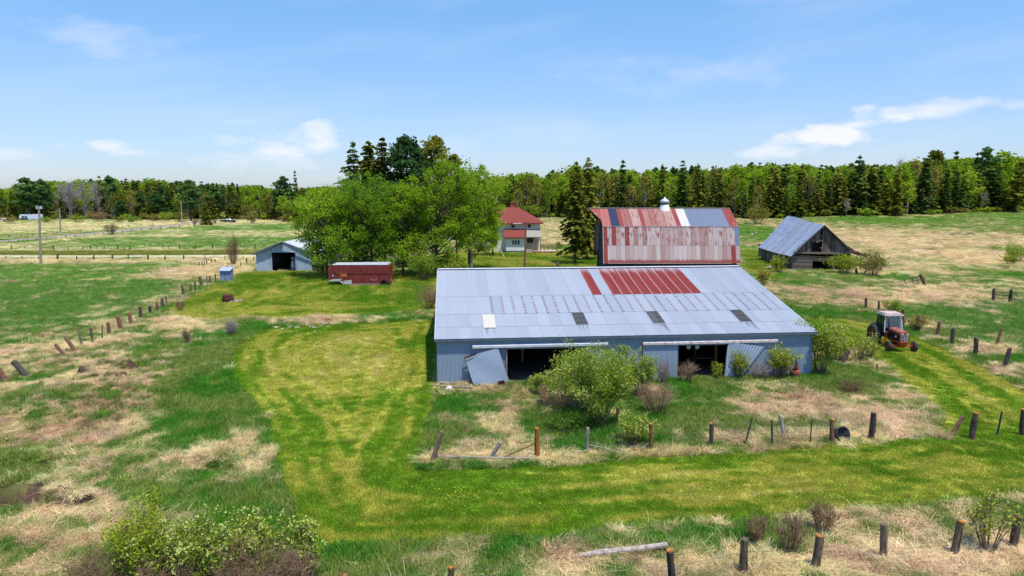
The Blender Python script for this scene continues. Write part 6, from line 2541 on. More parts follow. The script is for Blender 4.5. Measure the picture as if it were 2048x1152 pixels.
def build_fences():
    f, t = fence('broken fence of leaning and orange lichened posts between mown strip and metal shed',
                 [(863, 925, 884, 862, 10, 'g'), (978, 921, 1001, 884, 9, 's'), (1074, 917, 1074, 856, 11, 'o', 1), (1174, 905, 1175, 855, 8, 's'), (1302, 904, 1302, 847, 9, 'o', 1), (1423, 895, 1423, 846, 10, 'd', 1),
                  (1489, 893, 1505, 834, 4, 'd'), (1544, 893, 1544, 840, 4, 'd'), (1568, 874, 1560, 830, 8, 's'), (1620, 888, 1624, 838, 3, 'd'), (1663, 886, 1664, 838, 9, 'r', 1), (1742, 880, 1748, 825, 12, 'd')], wires=(.4, .8, 1.15), wire_r=.005, skip_wire=(7, 8))
    for (a, b, w, m) in (((866, 913), (1072, 917), .09, M_DEADGREY), ((1010, 914), (1068, 895), .08, M_POSTR), ((1180, 890), (1236, 903), .05, M_DEADGREY), ((1155, 906), (1196, 894), .05, M_DEADGREY), ((1286, 898), (1300, 882), .05, M_DEADGREY)):
        p, q = P(*a, h=.2), P(*b, h=.2)
        if b[1] == 895:
            q = P(1074, 917) + Vector((-.1, 0, .55))
        if a == (1180, 890):
            p = P(1176, 905) + Vector((.08, 0, .40))
        p.z += .22 if a != (1180, 890) else 0
        q.z += .20
        g = G()
        g.tube([p, q], [w / 2, w / 2 * .8], 6)
        g.part('rail', m, f)
    # woven wire panel between the thin stakes
    g = G()
    a, b = P(1560, 886), P(1660, 884)
    for i in range(15):
        s = a.lerp(b, i / 14)
        g.tube([s + Vector((0, 0, .05)), s + Vector((0, 0, 1.05))], [.006, .006], 3, False)
    for i in range(7):
        g.tube([a + Vector((0, 0, .1 + i * .15)), b + Vector((0, 0, .1 + i * .15))], [.006, .006], 3, False)
    g.part('woven_wire', M_WIRE, f)
    fence('short run of tilted posts beside the gate gap at the right edge', [(1901, 873, 1927, 832, 8, 'r'), (1943, 878, 1952, 825, 12, 'g', 1), (1994, 870, 2004, 823, 4, 'd'), (2044, 870, 2047, 818, 11, 'g', 1), (2130, 868, 2134, 815, 11, 'g')], wires=(.9,))
    fence('front fence of thick round posts with orange lichen caps at the bottom edge', [(690, 1185, 692, 1150, 15, 'g', 1), (903, 1190, 902, 1133, 14, 'g', 1), (1347, 1190, 1339, 1100, 17, 'd', 1), (1487, 1152, 1489, 1077, 17, 'g'), (1630, 1140, 1640, 1070, 18, 'g', 1), (1768, 1120, 1767, 1046, 16, 'g'),
                   (1908, 1112, 1922, 1041, 16, 'g', 1), (2025, 1098, 2036, 1031, 16, 'g', 1), (2150, 1085, 2156, 1020, 16, 'g')], wires=(.4, .8, 1.1), wire_r=.006)
    fence('crooked wire fence of old posts along the left green pasture',
          [(-40, 800, -60, 765, 12, 'r'), (13, 765, -3, 738, 12, 'r'), (54, 754, 27, 723, 13, 'd'), (134, 715, 110, 688, 7, 'r'), (152, 705, 131, 674, 8, 'r'), (164, 693, 157, 657, 4, 'g'), (186, 687, 181, 656, 4, 'g'), (204, 682, 205, 650, 3, 'g'),
           (218, 671, 216, 645, 7, 'r'), (242, 661, 236, 633, 8, 'r'), (263, 651, 258, 625, 7, 'r'), (282, 638, 280, 614, 7, 'g'), (301, 628, 299, 613, 6, 'd'), (316, 624, 313, 604, 5, 'r'), (326, 617, 324, 597, 6, 'd'), (334, 612, 331, 592, 4, 'g'),
           (368, 592, 364, 570, 5, 'g'), (382, 586, 381, 568, 4, 'r'), (391, 585, 390, 563, 4, 'g'), (403, 574, 400, 553, 6, 'g'), (415, 569, 413, 551, 5, 'g'), (421, 568, 419, 552, 5, 'g'), (432, 565, 430, 548, 4, 'g')], wires=(.5, .9), wire_r=.008)
    fence('row of old posts in the straw between pasture and farm lane', [(399, 533, 398, 525, 3, 'd'), (404, 534, 404, 523, 3, 'd'), (408, 533, 409, 522, 3, 'd'), (414, 531, 413, 520, 3, 'd'), (423, 527, 423, 519, 4, 'r'), (430, 526, 430, 519, 4, 'r')], wires=())
    fence('row of dark posts in the straw left of the grey shed', [(456, 541, 455, 532, 3, 'd'), (465, 542, 464, 531, 3, 'd'), (482, 533, 482, 524, 3, 'd'), (494, 527, 493, 516, 4, 'd'), (508, 522, 507, 513, 3, 'd')], wires=())
    ps = []
    for i, (u, w, h) in enumerate(((-36, 3, 9), (12, 2, 9), (44, 2, 9), (77, 2, 9), (115, 5, 13), (153, 4, 8), (188, 4, 10), (225, 5, 11), (256, 3, 12), (296, 5, 11), (330, 3, 9), (367, 4, 10), (410, 2, 10), (450, 2, 9), (486, 2, 9))):
        ps.append((u, 520.5, u + (i % 3 - 1) * .4, 520.5 - h, w, 'd'))
    fence('far field fence of short dark posts just below the farm lane', ps, wires=(.5, .9), wire_r=.010)
    ps = []
    for i, (u, du, w, h) in enumerate(((-30, 0, 2, 8), (24, -2, 3, 9), (50, 0, 2, 7), (108, -2, 4, 8), (134, 4, 3, 5), (166, 0, 2, 8), (182, -1, 3, 8), (194, 0, 2, 8), (208, 0, 2, 9), (225, -2, 3, 4), (236, -1, 3, 9), (251, -3, 4, 4), (262, -3, 3, 9), (326, 0, 2, 10),
                                       (339, -2, 2, 9), (359, 0, 3, 11), (387, 0, 2, 7), (391, 0, 3, 12), (425, 0, 3, 12), (510, 0, 3, 12), (560, 0, 3, 12))):
        ps.append((u, 500, u + du, 500 - h, w, 'd'))
    fence('far field fence of thin leaning stakes above the farm lane', ps, wires=(.5, .9), wire_r=.010)
    rd = lambda u: float(np.interp(u, [-100, 0, 100, 200, 300, 380], [492, 484, 476, 467, 457, 449]))
    fence('fence of small stakes along the near side of the gravel road', [(u, rd(u) + 4, u, rd(u) - 1.5, 2, 'd') for u in range(-40, 400, 19)], wires=(.9,), wire_r=.012)
    fence('fence of small stakes along the far side of the gravel road', [(u, rd(u) - 6, u, rd(u) - 11.5, 2, 'd') for u in range(-30, 330, 24)], wires=(.9,), wire_r=.012)
    fence('wire fence of brown posts along the right mown track beyond the tractor',
          [(1731, 620, 1732, 596, 5, 'd'), (1757, 624, 1758, 602, 4, 'd'), (1806, 655, 1806, 618, 6, 'r'), (1836, 664, 1836, 631, 8, 'd'), (1874, 674, 1879, 642, 7, 'r'), (1904, 691, 1906, 656, 8, 'd'), (1951, 712, 1953, 675, 9, 'd'), (2008, 738, 2020, 697, 9, 'd'), (2075, 768, 2082, 724, 9, 'd')], wires=(.5, .95), wire_r=.008)
    g = empty('field_gate', P(1986, 606), 'low rail gate between two stout posts at the far right pasture edge', 'gate')
    a, b = P(1986, 605), P(2020, 607)
    for i, p in enumerate((a, b)):
        post_geo(p, p + Vector((-.05, 0, 1.6)), .17, seed=i).part('post', M_DARKPOST, g)
    for h in (.55, .9, 1.2):
        q = G()
        q.tube([a + Vector((0, -.1, h + .05)), b + Vector((0, -.1, h))], [.05, .04], 6)
        q.part('rail', M_DARKPOST, g)
    for (u, v, u2, v2, h0) in ((2022, 592, 2050, 603, 0), (2022, 604, 2052, 608, 0)):
        q = G()
        q.tube([P(u, v) + Vector((0, 0, .5)), P(u2, v2) + Vector((0, 0, .15))], [.06, .05], 6)
        q.part('rail', M_DARKPOST, g)
    # single posts
    for (u, v, ut, vt, w, m, lab) in ((1683, 728, 1697, 701, 9, M_DARKPOST, 'leaning dark stump of a post before the yellow flowering bush'), (2003 - 12, 695, 2004, 657, 6, M_POSTR, 'single orange brown post inside the right pasture'),
                                      (1755, 742, 1754, 728, 3, M_DARKPOST, 'short thin stake in the dead grass right of the leaning stump'), (1236, 838, 1236, 815, 8, M_POSTO, 'orange topped post hidden between the flowering bushes'),
                                      (1714, 549, 1712, 538, 5, M_DARKPOST, 'short dark post below the olive bush by the old barn'), (1730, 548, 1734, 534, 2, M_DARKPOST, 'thin stake beside the olive bush by the old barn'),
                                      (1116, 543, 1116, 526, 6, M_POSTR, 'short red brown stump beyond the left half of the shed ridge')):
        a = P(u, v)
        zt = zat(a, vt)
        b = Vector((xat(a.y, zt, ut), a.y, zt))
        post_geo(a, b, w * a.y / FPX / 2, seed=int(u)).top('fence_post', m, a, lab, 'post')


build_fences()


def build_poles():
    for (u, v, ut, vt, w, m, lab, lamp) in ((82, 529, 78, 414, 5, M_POLE, 'tall grey utility pole at the left, with two small insulators on top', True), (121, 467, 119, 417, 3, M_POLE, 'pale pole right of the tallest one, across the road', False),
                                            (364, 446, 362, 402, 2.2, M_POLE, 'thin pale pole before the left woods by the road', False), (483, 430, 481, 403, 2, M_POLE, 'smallest pale pole at the far bend of the road', False),
                                            (943, 545, 942, 465, 5, M_POLE, 'light wooden pole in front of the grove', False), (1049, 545, 1052, 443, 4, M_POLER, 'rusty thin pole in front of the farmhouse', False)):
        a = P(u, v)
        zt = zat(a, vt)
        b = Vector((xat(a.y, zt, ut), a.y, zt))
        w = w * a.y / FPX / 2
        r = empty('utility_pole', a, lab, 'pole')
        g = G()
        g.tube([a - Vector((0, 0, .3)), a, b], [w, w, w * .75], 8)
        g.part('shaft', m, r)
        if lamp:
            for s in (-1, 1):
                g = G()
                g.box(b + Vector((s * w * 1.5, 0, -.1)), (w * 1.3, w * 1.6, w * 2.2))
                g.part('insulator', M_SILL, r)


build_poles()


# ------------------------------------------------------------------ tractor
def build_tractor():
    base = P(1802, 703)
    root = empty('tractor', base, 'old red tractor with white cab parked on the mown track', 'tractor', None, R(-3))
    root.scale = (1, 1, 1)

    def part(g, name, m, parent=None, smooth=False, label=None):
        o = link(name, g.mesh(name, m, Vector((0, 0, 0)), smooth), parent or root)
        if label:
            o['label'] = label
        return o

    def wheel(x, y, rad, w, lugs, rim_r, name):
        g = G()
        n = 36
        prof = [(rad * .62, -w * .42), (rad * .80, -w * .5), (rad * .93, -w * .46), (rad * .985, -w * .30), (rad, 0), (rad * .985, w * .30), (rad * .93, w * .46), (rad * .80, w * .5), (rad * .62, w * .42)]
        g.lathe([(r, z) for r, z in prof], n, (0, 0, 0), 'X')
        if lugs:
            k = 22
            for i in range(k):
                for s in (-1, 1):
                    a = 2 * math.pi * (i + (.5 if s > 0 else 0)) / k
                    a2 = a + .16
                    p = Vector((s * w * .06, math.cos(a) * rad, math.sin(a) * rad))
                    q = Vector((s * w * .47, math.cos(a2) * rad * .965, math.sin(a2) * rad * .965))
                    nrm = Vector((0, math.cos(a), math.sin(a)))
                    g.beam(p, q, .055, .075, up=nrm)
        else:
            for z in (-.3, -.1, .1, .3):
                g.lathe([(rad * 1.0, z * w - .012), (rad * 1.03, z * w), (rad * 1.0, z * w + .012)], n, (0, 0, 0), 'X')
        o = part(g, name, M_RUBBER, None, True)
        o.location = (x, y, rad)
        r = G()
        sgn = 1 if x > 0 else -1
        r.lathe([(rad * .64, -w * .38), (rad * .60, -w * .1), (rad * .30, sgn * w * .06), (rad * .16, sgn * w * .12), (0.0, sgn * w * .14)], 24, (0, 0, 0), 'X')
        r.lathe([(rad * .64, w * .38), (rad * .60, w * .1), (rad * .30, sgn * w * .06)], 24, (0, 0, 0), 'X')
        part(r, 'rim', M_TRED if not lugs else M_TREDRUST, o, True)
        for i in range(6):
            b = G()
            a = 2 * math.pi * i / 6
            b.tube([(sgn * w * .05, math.cos(a) * rad * .22, math.sin(a) * rad * .22), (sgn * w * .18, math.cos(a) * rad * .22, math.sin(a) * rad * .22)], [.025, .025], 6)
            part(b, 'wheel_nut', M_TBLACK, o)
        return o
    for s in (-1, 1):
        wheel(s * .98, 0, .40, .26, False, .2, 'front_wheel')
        wheel(s * .98, 2.55, .84, .52, True, .4, 'rear_wheel')
    # front axle and bolster
    g = G()
    g.beam((-.86, 0, .46), (.86, 0, .46), .13, .13)
    part(g, 'front_axle', M_TRED)
    for s in (-1, 1):
        g = G()
        g.beam((s * .80, 0, .36), (s * .80, 0, .66), .10, .10)
        g.beam((s * .80, 0, .40), (s * .95, 0, .40), .09, .09)
        part(g, 'spindle', M_TRED)
    g = G()
    g.hexa([(-.16, -.22, .36), (.16, -.22, .36), (.16, .22, .36), (-.16, .22, .36), (-.34, -.40, .84), (.34, -.40, .84), (.34, .3, .84), (-.34, .3, .84)])
    part(g, 'front_bolster', M_TRED)
    g = G()
    g.box((0, .95, .74), (.42, 1.6, .30))
    part(g, 'frame_rail', M_TRED)
    # engine
    g = G()
    g.box((0, .85, 1.03), (.44, 1.05, .48))
    for i in range(4):
        g.tube([(-.24, .45 + i * .22, 1.12), (-.36, .45 + i * .22, 1.10)], [.05, .05], 6)
    g.tube([(-.33, .62, .90), (-.33, 1.02, .90)], [.10, .10], 8)
    part(g, 'engine', M_TBLACK)
    g = G()
    g.tube([(-.32, .35, 1.05), (-.32, .35, 1.22)], [.08, .08], 8)
    part(g, 'filter', M_CHROME)
    g = G()
    g.box((-.0, -.12, 1.15), (.50, .10, .62))
    part(g, 'radiator', M_BLUEPAINT)
    # hood with rounded top
    g = G()
    sec = [(-.36, 1.34), (-.36, 1.52), (-.32, 1.60), (-.20, 1.635), (.20, 1.635), (.32, 1.60), (.36, 1.52), (.36, 1.34)]
    vs = [(x, -.36, z) for x, z in sec] + [(x * 1.0, 1.42, z + .05) for x, z in sec]
    n = len(sec)
    g.add(vs, [(i, i + 1, i + 1 + n, i + n) for i in range(n - 1)] + [tuple(range(n - 1, -1, -1)), tuple(range(n, 2 * n))])
    hood = part(g, 'hood', M_TREDRUST)
    for s in (-1, 1):
        h = G()
        h.box((s * .364, .60, 1.42), (.012, 1.5, .07))
        part(h, 'hood_stripe', M_TBLACK, hood)
    # grille
    g = G()
    for s in (-1, 1):
        g.box((s * .335, -.37, 1.18), (.05, .10, .78))
    g.box((0, -.37, 1.555), (.72, .10, .05))
    g.box((0, -.37, .82), (.72, .10, .06))
    gr = part(g, 'grille', M_TRED)
    g = G()
    g.box((0, -.38, 1.48), (.62, .05, .10))
    part(g, 'headlight_panel', M_TBLACK, gr)
    for s in (-1, 1):
        for k in (0, 1):
            g = G()
            x = s * (.25 - k * .115)
            g.tube([(x, -.40, 1.48), (x, -.425, 1.48)], [.047, .044], 12)
            part(g, 'headlight', M_PLASTW, gr)
    g = G()
    g.box((0, -.40, 1.535), (.66, .03, .018))
    g.box((0, -.40, 1.405), (.66, .03, .03))
    part(g, 'trim_bar', M_CHROME, gr)
    for z in (1.28, 1.16, 1.04, .92):
        g = G()
        g.box((0, -.385, z), (.60, .03, .035))
        part(g, 'grille_bar', M_CHROME, gr)
    g = G()
    g.box((0, -.385, 1.12), (.03, .035, .5))
    part(g, 'grille_bar', M_CHROME, gr)
    # exhaust stack
    g = G()
    g.tube([(.10, .62, 1.6), (.10, .62, 2.0)], [.05, .05], 10)
    g.tube([(.10, .62, 2.0), (.10, .62, 2.9)], [.032, .032], 10)
    part(g, 'exhaust', M_CHROME)
    # cab: pillars, roof, glass, lower body
    fy, by = 1.45, 2.85
    fx, bx = .70, .76
    zb, zt = 1.28, 2.62
    tfx, tfy, tbx, tby = .62, 1.62, .64, 2.75
    cab = G()
    cab.box((0, 2.15, 1.16), (1.42, 1.45, .22))
    cabo = part(cab, 'cab_floor', M_TBLACK)
    C0 = {'fl': (Vector((-fx, fy, zb)), Vector((-tfx, tfy, zt))), 'fr': (Vector((fx, fy, zb)), Vector((tfx, tfy, zt))), 'bl': (Vector((-bx, by, zb)), Vector((-tbx, tby, zt))), 'br': (Vector((bx, by, zb)), Vector((tbx, tby, zt)))}
    for k, (a, b) in C0.items():
        g = G()
        g.beam(a, b, .07, .07)
        part(g, 'pillar', M_TWHITE if k[0] == 'f' else M_TBLACK, cabo)
    for s in (-1, 1):
        g = G()
        g.beam((s * .735, 2.15, zb), (s * .63, 2.2, zt), .04, .05)
        part(g, 'pillar', M_TBLACK, cabo)
    for (a, b, nm) in (('fl', 'fr', 'windscreen'), ('bl', 'br', 'rear_window'), ('fl', 'bl', 'side_window'), ('fr', 'br', 'side_window')):
        g = G()
        g.add([C0[a][0], C0[b][0], C0[b][1], C0[a][1]], [(0, 1, 2, 3)])
        part(g, nm, M_GLASS, cabo)
        g = G()
        g.beam(C0[a][0], C0[b][0], .07, .08)
        part(g, 'window_rail', M_TBLACK if nm != 'windscreen' else M_TREDRUST, cabo)
    g = G()
    r0, r1 = zt - .02, zt + .16
    g.hexa([(-.72, 1.48, r0), (.72, 1.48, r0), (.74, 2.92, r0), (-.74, 2.92, r0), (-.66, 1.54, r1), (.66, 1.54, r1), (.68, 2.86, r1), (-.68, 2.86, r1)])
    part(g, 'cab_roof', M_TROOF, cabo)
    g = G()
    for (a, b) in (((-.73, 1.47, r0 + .04), (.73, 1.47, r0 + .04)), ((-.74, 1.47, r0 + .04), (-.75, 2.93, r0 + .04)), ((.74, 1.47, r0 + .04), (.75, 2.93, r0 + .04))):
        g.beam(a, b, .03, .09)
    part(g, 'roof_rim', M_TWHITE, cabo)
    for s in (-1, 1):
        g = G()
        g.box((s * .45, 1.44, r0 - .05), (.16, .06, .09))
        part(g, 'work_light', M_ORANGER, cabo)
        # lower door and step
        g = G()
        g.hexa([(s * .46 - .03, 1.45, .78), (s * .46 + .03, 1.45, .78), (s * .52 + .03, 1.62, .78), (s * .52 - .03, 1.62, .78), (s * .60 - .04, 1.42, 1.28), (s * .60 + .04, 1.42, 1.28), (s * .60 + .04, 1.70, 1.28), (s * .60 - .04, 1.70, 1.28)])
        part(g, 'step_bracket', M_TRED)
        g = G()
        g.beam((s * .50, 1.50, .74), (s * .72, 1.50, .48), .07, .20, up=(0, 1, 0))
        g.beam((s * .44, 1.52, .46), (s * .84, 1.52, .44), .30, .05)
        part(g, 'step', M_TRED)
        # fender over the rear wheel
        g = G()
        for i in range(7):
            a0, a1 = R(35 + i * 15), R(35 + (i + 1) * 15)
            y0, z0, y1, z1 = 2.55 - math.cos(a0) * .93, .84 + math.sin(a0) * .93, 2.55 - math.cos(a1) * .93, .84 + math.sin(a1) * .93
            x0, x1 = s * .72, s * .98
            g.add([(x0, y0, z0), (x1, y0, z0), (x1, y1, z1), (x0, y1, z1)], [(0, 1, 2, 3)])
        part(g, 'fender', M_TBLACK)
    # seat, wheel, dash
    g = G()
    g.box((0, 2.35, 1.52), (.50, .46, .14))
    g.box((0, 2.60, 1.85), (.48, .12, .58))
    part(g, 'seat', M_CARBLACK, cabo)
    g = G()
    ring = [(math.cos(a) * .20, 1.98 + math.sin(a) * .16, 1.80 + math.sin(a) * .12) for a in [2 * math.pi * i / 14 for i in range(15)]]
    g.tube(ring, [.018] * 15, 6, False)
    g.tube([(0, 1.98, 1.80), (0, 1.72, 1.45)], [.02, .02], 6)
    part(g, 'steering_wheel', M_TBLACK, cabo)
    g = G()
    g.box((0, 1.62, 1.40), (.60, .24, .30))
    part(g, 'dashboard', M_BLUEBOX, cabo)
    g = G()
    g.box((0, 2.3, .95), (.56, 1.1, .5))
    g.beam((-.75, 2.55, .84), (.75, 2.55, .84), .24, .24)
    part(g, 'rear_axle_housing', M_TREDRUST)


build_tractor()


# ------------------------------------------------------------------ red van trailer
def build_trailer():
    A = P(657, 571)
    k = A.y / FPX
    L = 124.5 * k
    H = zat(A, 529) - A.z
    W = 2.4
    root = empty('box_trailer', A, 'derelict red box trailer with pale roof standing below the green grove', 'trailer')
    X = lambda px: (px / 124.5) * L      # px from left end
    hz = lambda v: zat(A, v) - A.z

    def q(x, y, z):
        return A + Vector((x, y, z))
    # side outline with raised front (left) and wheel arch (right)
    zb, zs = hz(568.5), hz(561)
    out = [(X(2), zs), (X(24), zs), (X(29), hz(563)), (X(32), hz(566)), (X(33), zb)]
    arch = [(X(104) + 0, zb)]
    for i in range(9):
        a = math.pi * (1 - i / 8)
        out.append((X(112) + math.cos(a) * X(8.5), zb + .02 + math.sin(a) * X(8.2)))
    out += [(X(121), zb), (X(124.5), zb + .15), (X(124.5), H - .06), (X(8), H - .06), (X(2.5), H - .20), (X(0), H - .6), (X(0), zs + .4)]
    g = G()
    g.prism([q(x, 0, z) for x, z in out], (0, W, 0))
    g.part('body', M_TRAILER, root)
    g = G()
    g.hexa([q(X(9), -.02, H - .06), q(X(121), -.02, H - .06), q(X(121), W + .02, H - .06), q(X(9), W + .02, H - .06), q(X(10), .06, H + .02), q(X(120.5), .06, H + .10), q(X(120.5), W - .1, H + .12), q(X(10), W - .1, H + .04)])
    g.part('roof', M_PLASTW2, root)
    g = G()
    g.beam(q(X(6), -.03, H * .58), q(X(122), -.03, H * .58), .03, .05)
    g.part('rub_rail', M_TRAILER, root)
    g = G()
    g.beam(q(X(16), -.035, H * .585), q(X(40), -.035, H * .595), .03, .035)
    g.part('rub_rail', M_ORANGER, root, label='orange rusted stretch of rail')
    g = G()
    g.box(q(X(31.5), -.012, H * .49), (X(13), .02, H * .12))
    g.part('rust_patch', M_ORANGER, root)
    g = G()
    g.box(q(X(9.5), -.02, H * .48), (.16, .02, .28))
    g.part('marker_plate', M_SILL, root)
    # pale sill over the kingpin recess and a scuffed plate
    g = G()
    g.add([q(X(1), -.02, zs), q(X(24), -.02, zs), q(X(29), -.02, hz(563)), q(X(33), -.02, zb), q(X(30), -.02, zb), q(X(26), -.02, hz(565.5)), q(X(22), -.02, zs - .12), q(X(1), -.02, zs - .08),
           q(X(28), -.02, zs + .22), q(X(10), -.02, zs + .18)], [(7, 6, 5, 4, 3, 2, 1, 0), (0, 1, 8, 9)])
    g.part('sill', M_SILL, root)
    g = G()
    g.add([q(X(30), -.025, hz(561.5)), q(X(47), -.025, hz(559.5)), q(X(47), -.025, zb + .02), q(X(33), -.025, zb + .02)], [(3, 2, 1, 0)])
    g.part('scuffed_plate', M_SILL, root)
    g = G()
    g.beam(q(X(34), -.02, zb + .03), q(X(104), -.02, zb + .03), .03, .06)
    g.part('sill', M_SILL, root)
    g = G()
    for a, b in (((X(87), H * .36), (X(87), H * .26)), ((X(87), H * .26), (X(97), H * .26)), ((X(97), H * .26), (X(97), H * .36))):
        g.beam(q(a[0], -.02, a[1]), q(b[0], -.02, b[1]), .03, .04)
    g.part('hatch_frame', M_SILL, root)
    # panel seams as slim ribs
    for i in range(12):
        g = G()
        x = X(12 + i * 9.4)
        g.beam(q(x, -.012, H * .60), q(x, -.012, H - .10), .02, .03)
        g.part('seam_rib', M_TRAILER, root)
    for s in (0.18, W - .18):
        g = G()
        r = .46
        g.lathe([(r * .55, -.12), (r * .9, -.13), (r, -.06), (r, .06), (r * .9, .13), (r * .55, .12), (r * .4, .0), (0, 0)], 22, (0, 0, 0), 'X')
        o = link('wheel', g.mesh('wheel', M_RUBBER, Vector((0, 0, 0)), True), root)
        o.rotation_euler = (0, 0, R(90))
        o.location = (X(112), s, r - .06)
    g = G()
    g.beam(q(X(126), .2, .9), q(X(131), -.1, .15), .05, .05)
    g.part('loose_bar', M_DEADGREY, root)
    g = G()
    g.box(q(X(60), W / 2, .25), (X(60), W * .5, .3))
    g.part('chassis', M_RUSTY, root)
    for x in (X(20), X(34)):
        g = G()
        g.beam(q(x, .5, 0), q(x, .5, zs), .14, .14)
        g.part('landing_leg', M_RUSTY, root)


M_PLASTW2 = plain('chalky_white_roof', (.28, .27, .29), (.42, .41, .43), 2.5, .6)
build_trailer()


# ------------------------------------------------------------------ far vehicles, debris
def build_small():
    # black pick-up on the gravel road
    p = P(457, 446)
    k = p.y / FPX
    c = empty('pickup_truck', p, 'black pickup truck driving on the far gravel road', 'truck', None, R(4))
    L, H = 5.6, 1.8

    def part(g, nm, m, par=None, sm=False):
        return link(nm, g.mesh(nm, m, Vector((0, 0, 0)), sm), par or c)
    g = G()
    prof = [(-L / 2, .45), (L / 2, .45), (L / 2, 1.0), (L / 2 - .9, 1.12), (.95, 1.15), (.35, 1.75), (-.75, 1.78), (-1.05, 1.15), (-L / 2, 1.12)]
    g.prism([(x, -.92, z) for x, z in prof], (0, 1.84, 0))
    part(g, 'body', M_CARBLACK)
    g = G()
    g.prism([(-.68, -.935, 1.22), (.75, -.935, 1.20), (.30, -.935, 1.68), (-.62, -.935, 1.70)], (0, .02, 0))
    part(g, 'side_window', M_BLUEBOX)
    g = G()
    g.add([(.98, -.82, 1.18), (.98, .82, 1.18), (.40, .75, 1.73), (.40, -.75, 1.73)], [(0, 1, 2, 3)])
    part(g, 'windscreen', M_PLASTW)
    for x in (-1.75, 1.75):
        for y in (-.85, .85):
            g = G()
            g.tube([(x, y - .12, .38), (x, y + .12, .38)], [.38, .38], 14)
            w = part(g, 'wheel', M_RUBBER)
            g = G()
            g.tube([(x, y - .13, .38), (x, y + .13, .38)], [.20, .20], 10)
            part(g, 'rim', M_CHROME, w)
    # old caravan and a pale car at the far woods
    for (u, v, Lm, Hm, lab, nm, cat) in ((59, 441, 8.5, 2.3, 'white caravan half hidden by scrub at the far left woods', 'caravan', 'caravan'),):
        p = P(u, v)
        e = empty(nm, p, lab, cat)
        g = G()
        g.prism([p + Vector(q) for q in ((-Lm / 2, 0, .4), (Lm / 2, 0, .4), (Lm / 2, 0, Hm), (Lm / 2 - .3, 0, Hm + .2), (-Lm / 2 + .5, 0, Hm + .2), (-Lm / 2, 0, Hm - .5))], (0, 2.3, 0))
        g.part('body', M_BLUEBOX, e)
        for x in (-2.6, -1.4):
            g = G()
            g.box(p + Vector((x, -.02, 1.5)), (.9, .06, .7))
            w = g.part('window', M_TBLACK, e)
        g = G()
        g.box(p + Vector((-2.2, -.03, .75)), (3.6, .06, .5))
        g.part('dark_skirt', M_TBLACK, e)
        g = G()
        g.tube([p + Vector((1.8, -.05, .35)), p + Vector((1.8, .2, .35))], [.35, .35], 12)
        g.part('wheel', M_RUBBER, e)
    p = P(3, 444)
    e = empty('parked_car', p, 'pale car at the far left edge before the woods', 'car')
    g = G()
    g.prism([p + Vector(q) for q in ((-2.2, 0, .35), (2.2, 0, .35), (2.2, 0, .9), (1.3, 0, 1.0), (.6, 0, 1.5), (-1.2, 0, 1.5), (-2.2, 0, 1.0))], (0, 1.7, 0))
    g.part('body', M_WHITE, e)
    g = G()
    g.prism([p + Vector(q) for q in ((-1.5, -.02, .98), (1.1, -.02, .98), (.5, -.02, 1.4), (-1.1, -.02, 1.4))], (0, .02, 0))
    g.part('window', M_GLASSD, e)
    for x in (-1.4, 1.4):
        g = G()
        g.tube([p + Vector((x, -.03, .34)), p + Vector((x, .2, .34))], [.34, .34], 12)
        g.part('wheel', M_RUBBER, e)
    # pond
    ring = [(478, 472.5), (495, 474.2), (540, 475.5), (600, 475.8), (660, 475.5), (660, 470.8), (600, 470.6), (545, 470.6), (505, 471), (484, 471.6)]
    g = G()
    g.add([P(u, v) + Vector((0, 0, .05)) for u, v in ring], [tuple(range(len(ring)))])
    o = link('pond', g.mesh('pond', M_WATER, Vector((0, 0, 0))))
    tag(o, kind='structure')
    # rusty fire kettle on the upper lawn
    p = P(456, 604)
    g = G()
    g.lathe([(0, .0), (.52, .0), (.62, .20), (.64, .50), (.54, .78), (.56, .84), (.50, .84), (.48, .6), (.52, .3), (0, .25)], 22, (0, 0, 0))
    for v in range(len(g.v)):
        pass
    g.v = [(a + p.x, b + p.y, z + p.z) for a, b, z in g.v]
    g.top('fire_kettle', M_RUSTY, p, 'rusty round open kettle standing alone on the upper lawn', 'kettle', smooth=True)
    # black tub
    p = P(1677, 882)
    g = G()
    M = Matrix.Rotation(R(70), 4, 'X') @ Matrix.Rotation(R(12), 4, 'Y')
    g.lathe([(0, -.20), (.30, -.20), (.37, .22), (.40, .24), (.40, .27), (.36, .27), (.30, -.14), (0, -.14)], 24)
    g.v = [tuple(M @ Vector(q) + p + Vector((0.05, 0, .36))) for q in g.v]
    g.top('tub', M_BLACKPL, p, 'black round tub lying on its side behind the mid fence', 'tub', smooth=True)
    # rusty bin at the shed corner
    p = P(1589, 756)
    e = empty('rusty_bin', p, 'broken rusty red metal bin at the right foot of the shed wall', 'bin')
    g = G()
    g.lathe([(.0, 0), (.28, 0), (.30, .35), (.29, .60), (.27, .60), (.27, .1)], 16, p)
    g.part('bin_body', M_RUSTB, e, True)
    g = G()
    g.prism([p + Vector(q) for q in ((-.05, .1, .6), (.32, .1, .55), (.10, .12, 1.35))], (0, .03, 0))
    g.part('torn_sheet', M_RUSTB, e)
    # boards and white bag at the left foot of the shed
    rr = random.Random(9)
    lab = ['bleached board on top of the scrap pile left of the fallen door', 'long grey board at the bottom of the scrap pile', 'short pale board sticking out of the scrap pile to the left', 'brown board of the scrap pile near the fallen door', 'thin lath lying before the scrap pile']
